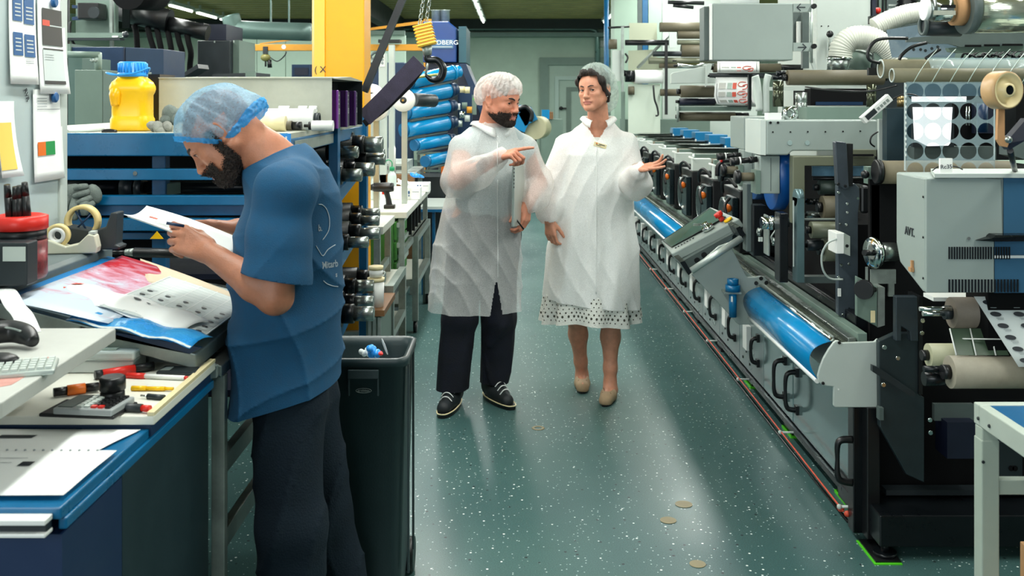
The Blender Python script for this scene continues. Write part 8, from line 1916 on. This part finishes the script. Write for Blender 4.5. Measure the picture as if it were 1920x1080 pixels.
def flat_shoe(ank, toe, par):
    f = (toe-ank); f.z = 0; f.normalize(); r = Vector((f.y, -f.x, 0)); L = .235; t0 = toe+f*.022; t0.z = 0; h0 = t0-f*L
    def P_(x, y, z): q = h0+f*y*L+r*x; return Vector((q.x, q.y, z))
    S_ = SDF(); S_.cap(P_(0, .14, .034), P_(0, .5, .024), .036, .036, k=.02).cap(P_(0, .5, .026), P_(0, .86, .024), .041, .034, k=.02)
    lo = Vector((min(h0.x, t0.x)-.08, min(h0.y, t0.y)-.08, .008)); hi = Vector((max(h0.x, t0.x)+.08, max(h0.y, t0.y)+.08, .09))
    hN = np.array(h0); fN = np.array(f); rN = np.array(r)
    def keep(c):
        q = c-hN; y = (q @ fN)/L; x = q @ rN; return ~((c[:, 2] > .028+.014*(y < .25)) & (y < .72) & (((x/.026)**2+((y-.38)/.33)**2) < 1.15))
    sh = sdf_obj('shoe', S_, [(lo, hi, .0035)], M_shoe, par, keep=keep, solid=.003)
    out = [P_(math.copysign(.034*abs(math.sin(2*PI*k/24))**.7, math.sin(2*PI*k/24)), .5+.52*math.cos(2*PI*k/24), .0005) for k in range(24)]
    obj('sole', MB().ext(out, (0, 0, .008)), M_black, sh)
    c = P_(0, .74, .050); obj('bow', MB().tube([c-r*.003, c-r*.020+Vector((0, 0, .006)), c-r*.022-Vector((0, 0, .004)), c, c+r*.022-Vector((0, 0, .004)), c+r*.020+Vector((0, 0, .006)), c+r*.003], .0028, 6, 4), mat('bow_brown', (128, 100, 74), .7), sh)
flat_shoe(a1, t1, wo); flat_shoe(a2, t2, wo)
# =============== worker in blue T-shirt ===============
wk = person('person', 'bearded worker in a blue shirt and blue hair net, reading a sheet', W(555, 1080, 2.8)); wk.location.z = 0
Mk = frame(W(416, 252, 2.76), (-.69, -.13, -.70), (-.70, 0, .70)); ks = 1.0
Bk = SDF(); head(Bk, Mk, ks, jaw=1.08); kp = lambda v: Mk @ Vector(v)
nk_ = W(530, 322, 2.79)
Bk.cap(kp((0, -.040, -.030)), kp((0, -.05, -.07)).lerp(nk_, .5), .058, .060, k=.03).cap(kp((0, -.05, -.07)).lerp(nk_, .5), nk_, .060, .060, k=.03)
sN, eN, wN = W(536, 342, 2.60), W(516, 556, 2.57), W(392, 474, 2.60)
sF, eF, wF = W(545, 335, 2.98), W(520, 520, 3.02), W(448, 428, 2.93)
Bk.cap(sN, nk_-Vector((0, 0, .07)), .035, .035, k=.02).cap(sF, nk_-Vector((0, 0, .07)), .035, .035, k=.02)
Bk.ell(W(545, 400, 2.79), (.11, .16, .17), k=.05).ell(W(545, 560, 2.79), (.11, .15, .17), k=.06).ell(W(545, 700, 2.79), (.11, .16, .12), k=.05)
Bk.chain([sN, eN], [.050, .046], k=.02).chain([eN, eN.lerp(wN, .3), wN], [.045, .046, .027], k=.015).chain([sF, eF, wF], [.056, .044, .028], k=.03)
knN, knF = W(540, 985, 2.67), W(600, 960, 2.93); aN, aF = Vector((XX(560, 2.75), 2.70, .10)), Vector((XX(640, 2.95), 2.98, .10)); hN_, hF_ = W(540, 745, 2.73), W(565, 735, 2.88)
Bk.chain([hN_, knN, aN], [.09, .055, .04], k=.04).chain([hF_, knF, aF], [.09, .055, .04], k=.04)
# near hand (left) pinching the sheet edge
_, tipsN = hand(Bk, wN, Vector((-.84, .02, .40)), Vector((-.25, -.80, .55)), 1, [(.55, .75, .45), (.85, .85, .5), (1.0, .9, .5), (1.1, .9, .5)], (.35, .45, .55), 1.02)
_, tipsF = hand(Bk, wF, Vector((-.97, -.08, .10)), Vector((.05, .35, .9)), -1, [(.35, .5, .3), (.45, .6, .3), (.5, .6, .3), (.6, .7, .3)], (.35, -.05, .25), 1.0)
lipk = mouth_rule(Mk.inverted(), ks)
def rule_k(cen):
    a, L = lipk(cen); r = np.zeros(len(cen)); r[a] = 1
    r[(L[:, 2] > .048-.5*(L[:, 1]-.05)*(L[:, 1] > 0)-(L[:, 1] < 0)*.06) & (L[:, 1] < .068) & (np.abs(L[:, :3]).max(1) < .14) & (np.abs(L[:, 0]) > -1) & ~((np.abs(L[:, 0]) > .068) & (L[:, 2] < .03))] = 2; return r
o = Mk.translation
sdf_obj('body', Bk, [((o.x-.16, o.y-.15, o.z-.15), (o.x+.13, o.y+.15, o.z+.16), .0024), ((o.x+.115, o.y-.22, 1.28), (o.x+.33, o.y+.25, o.z+.1), .004),
    ((wN.x-.20, wN.y-.13, wN.z-.08), (wN.x+.03, wN.y+.12, wN.z+.14), .0022), ((wN.x+.018, 2.45, 1.0), (eN.x+.09, 2.75, 1.275), .004), ((wF.x-.20, wF.y-.10, wF.z-.08), (wF.x+.06, wF.y+.12, wF.z+.10), .0024), ((-.95, 2.45, .06), (-.35, 3.15, 1.0), .012), ((wF.x+.06, 2.8, 1.0), (-.35, 3.15, 1.28), .01)], [M_skl, M_lip, M_stub], wk, rule_k)
Bb = SDF(); head(Bb, Mk, ks, jaw=1.08); Bb.disp = noisy(.0055, 560); Bb.M = Mk; Bb.cap((-.03, .06, -.10), (.03, .06, -.10), .02, k=.02); Bb.M = Matrix.Identity(4)
bk = beard_keep(Mk, ks, lambda L: (((L[:, 2] < -.048-.75*np.maximum(0, L[:, 1]-.015)) & (np.abs(L[:, 0]) > .036)) | (L[:, 2] < -.080) | ((L[:, 2] < -.045) & (L[:, 2] > -.0565) & (L[:, 1] > .085) & (np.abs(L[:, 0]) < .033)) | ((np.abs(L[:, 0]) > .0255) & (L[:, 2] < -.045) & (L[:, 1] > .066)) | ((np.abs(L[:, 0]) > .06) & (L[:, 1] < .03) & (L[:, 1] > .006) & (L[:, 2] < .02))) & (L[:, 1] > .002) & (L[:, 2] < .02), .0028)
sdf_obj('beard', Bb, [((o.x-.16, o.y-.15, o.z-.17), (o.x+.15, o.y+.15, o.z+.06), .0026)], M_beard, wk, keep=bk, iso=.0045)
eyes(Mk, ks, wk, (0, -.5)); brows(Mk, ks, wk, M_hair, .0045)
nshape = [((0, -.022, .040), (.086, .106, .093)), ((0, -.095, -.005), (.066, .055, .045)), ((0, .02, .06), (.077, .080, .066)), ((0, -.01, -.005), (.090, .05, .05))]
ncut = [((0, .005, -.033), (0, 1.2, -1)), ((0, 0, -.037), (0, -.05, -1))]
netcap('hair_net', Mk, ks, wk, M_netb, nshape, ncut, .0032, n=7, amp=.0025)
def hemband(M, sc_, par, mt, shapes, cut, th):
    S_ = SDF(); S_.M = M; 
    for c, r in shapes: S_.ell(c, r, k=.03)
    S_.M = Matrix.Identity(4); S_.disp = noisy(.004, 200)
    Mi = np.array(M.inverted())
    def keep(c): L = (np.c_[c, np.ones(len(c))] @ Mi.T)[:, :3]; d = np.max([(L-np.array(c_)) @ np.array(Vector(n_).normalized()) for c_, n_ in cut], 0); return (d < .006) & (d > -th-.016*np.clip(-L[:, 1]/.1, 0, 1))
    o_ = M.translation; return sdf_obj('net_hem', S_, [(o_-Vector((.2, .2, .2)), o_+Vector((.2, .2, .2)), .0035)], mt, par, keep=keep, iso=.003, smooth_it=1)
hemband(Mk, ks, wk, M_netblue, nshape, ncut, .008)
# sheet in the hands
sh_ = thing('held_sheet', 'white printed sheet held by the worker in both hands', 'paper', W(300, 400, 2.7))
c4 = [W(232, 402, 2.60), W(275, 386, 2.84), W(447, 446, 2.86), W(440, 486, 2.64)]
def fsh(u, v): p = (c4[0]*(1-u)+c4[3]*u)*(1-v)+(c4[1]*(1-u)+c4[2]*u)*v; return p+Vector((0, 0, -.012*math.sin(PI*v)+.006*math.sin(PI*u)))
obj('sheet', MB().grid(fsh, 14, 8), M_paper, sh_, solid=.0012); obj('second_sheet', MB().grid(lambda u, v: fsh(u*.98+.02, v)+Vector((.004, 0, -.004)), 14, 8), M_paper2, sh_, solid=.001)
for (u0, v0, u1, v1, mt) in ((.12, .55, .20, .62, M_inkr), (.18, .45, .44, .47, M_inkg), (.18, .38, .40, .40, M_inkg), (.18, .30, .42, .32, M_inkg), (.20, .22, .36, .24, M_inkg), (.62, .4, .85, .43, M_inkg), (.55, .3, .9, .33, M_inkg)):
    obj('text_line', MB().grid(lambda u, v: fsh(u0+(u1-u0)*u, v0+(v1-v0)*v)+Vector((0, 0, .002)), 3, 1), mt, sh_)
single('blue_pen', MB().cyl(W(312, 418, 2.56), W(345, 424, 2.58), .004), M_navy, 'dark blue pen tip sticking out of the worker\'s near hand', 'pen')
# T-shirt
M_tee = mat('blue_jersey', (8, 72, 108), .85, 0, .10, 30, .25, 400)
nc = W(514, 303, 2.79); nn = Vector((-.42, 0, .91)).normalized()
Ts = SDF()
Ts.loft([(.66, XX(541, 2.79), 2.80, .152, .205, 0), (.80, XX(541, 2.79), 2.80, .148, .195, 0), (.95, XX(536, 2.79), 2.80, .143, .175, 0), (1.1, XX(536, 2.79), 2.80, .143, .170, 0), (1.25, XX(541, 2.79), 2.80, .138, .165, 0), (1.34, XX(552, 2.79), 2.79, .118, .15, 0), (1.40, XX(556, 2.79), 2.79, .085, .12, 0)], k=.03, n=2.2)
Ts.cap(sN+Vector((.0, .05, -.01)), nc+Vector((.03, 0, -.045)), .068, .085, k=.05).cap(sF+Vector((0, -.03, -.01)), nc+Vector((.03, 0, -.045)), .068, .085, k=.05)
Ts.cap(nc+Vector((.03, 0, -.04)), nc+Vector((.06, 0, -.12)), .088, .10, k=.05).cap(nc+Vector((-.01, 0, .03)), nc+Vector((.02, 0, -.06)), .074, .085, k=.03)
slF = sF.lerp(eF, .8); Ts.chain([sF, slF], [.075, .078], k=.025)
def tdisp(X, Y, Z):
    r = .006*np.sin(13*X-10*Z+2.5*np.sin(5*Z+4*Y))*np.sin(9*Z+6*X); q = 1-np.abs(np.sin(17*X+6*Z+2.5*np.sin(4*Z+1)+2.5*Y))**.42; q2 = 1-np.abs(np.sin(12*X-11*Z+2.5*np.sin(5*Z+3*X)+2*Y))**.42
    lw_ = np.clip((1.30-Z)/.2, .3, 1); return (r-lw_*(.018*q+.015*q2)).astype(np.float32)
Ts.disp = tdisp
tee = sdf_obj('t_shirt', Ts, [((-.95, 2.42, .68), (-.34, 3.2, 1.52), .005)], M_tee, wk, smooth_it=1, cuts=[(Vector((XX(450, 2.7), 0, ZZ(772, 2.7))), Vector((.27, 0, -1))), (nc+nn*.012, nn)])
armdir = (eN-sN).normalized(); slN = sN.lerp(eN, .84)
Sv = SDF(); Sv.chain([sN+Vector((.012, .04, .0)), sN.lerp(eN, .1), sN.lerp(eN, .5), slN, sN.lerp(eN, 1.1)], [.062, .078, .076, .083, .085], k=.03)
Sv.disp = lambda X, Y, Z: (.007*np.sin(16*X+14*Z+2*np.sin(9*Z))*np.sin(11*Z)-.006*(1-np.abs(np.sin(14*X-12*Z+1))**.5)*np.clip((1.32-Z)/.1, 0, 1)).astype(np.float32)
sdf_obj('sleeve', Sv, [((-.80, 2.42, .95), (-.42, 2.8, 1.50), .0045)], M_tee, wk, smooth_it=1, cuts=[(slN, armdir+Vector((-.12, 0, 0)))], solid=.003)
u_ = Vector((nn.z, 0, -nn.x)); v_ = Vector((0, 1, 0)); rc_ = nc+nn*.010
obj('neckband', MB().tube([rc_+u_*(.078*math.cos(a*PI/14))+v_*(.078*math.sin(a*PI/14)) for a in range(29)], .008, 8, 2), M_tee, wk)
bvt = bvh_of(tee)
M_tprint = mat('shirt_print', (190, 200, 208), .7)
for pix in ([(597, 383), (604, 384), (612, 393), (617, 410), (616, 430), (610, 442), (604, 450)], [(592, 461), (598, 471), (605, 480), (614, 468), (628, 459)], [(606, 526), (613, 532), (624, 536), (633, 537)]):
    seam('print_line', bvt, pix, M_tprint, wk, .0011, .0012)
def shirt_text(body, size, px, py, tilt=0):
    p = on(bvt, px, py, .002)
    if not p: return
    t = text(body, size, FR((0, 0, 0), tilt), M_tprint, None, 'print_text', 0.0002, True, 'LEFT')
    s0 = p.y
    for v in t.data.vertices:
        w_ = Vector((v.co.x*.62+p.x, p.y, v.co.z+p.z)); a_ = Vector((0, 0, EYE)); dr_ = (w_-a_).normalized(); h = bvt.ray_cast(a_, dr_)
        v.co = (h[0] if h[0] and abs(h[0].y-s0) < .12 else w_)-dr_*.002
    t.parent = wk; t.matrix_parent_inverse = wk.matrix_basis.inverted()
shirt_text('b.', .024, 596, 428); shirt_text('Mitarb', .026, 603, 499, .10); shirt_text('s', .02, 628, 515)
M_trs = mat('work_trousers', (22, 34, 44), .85, 0, .2, 12, .3, 200, spec=.2)
S_ = SDF(); S_.chain([W(545, 760, 2.77), hN_, knN, aN], [.08, .095, .085, .078], k=.03).chain([W(555, 760, 2.82), hF_, knF, aF], [.08, .095, .085, .078], k=.03)
def trd(X, Y, Z):
    q = 1-np.abs(np.sin(22*X+3*Z+2.6*np.sin(5*Z)+4*Y))**.4; q2 = 1-np.abs(np.sin(-14*X+15*Z+2*np.sin(9*X+4*Z)+2*Y))**.4
    return (-.013*q-.011*q2+.004*np.sin(20*X+5*Z)).astype(np.float32)
S_.disp = trd
sdf_obj('trousers', S_, [((-.98, 2.4, .04), (-.3, 3.2, 1.0), .007)], M_trs, wk, smooth_it=1, cuts=[(Vector((0, 0, .06)), Vector((0, 0, -1)))])
obj('pocket_flap', MB().grid(lambda u, v: (on(bvh_tr, 488+45*u, 822+14*u+14*v, .004) or W(500, 830, 2.6)), 4, 2), M_trs, wk, solid=.004) if False else None
obj('shoe', MB().sphere((aN.x-.06, aN.y, .05), .05, 16, (2.4, 1, 1)), M_black, wk); obj('shoe', MB().sphere((aF.x-.06, aF.y, .05), .05, 16, (2.4, 1, 1)), M_black, wk)
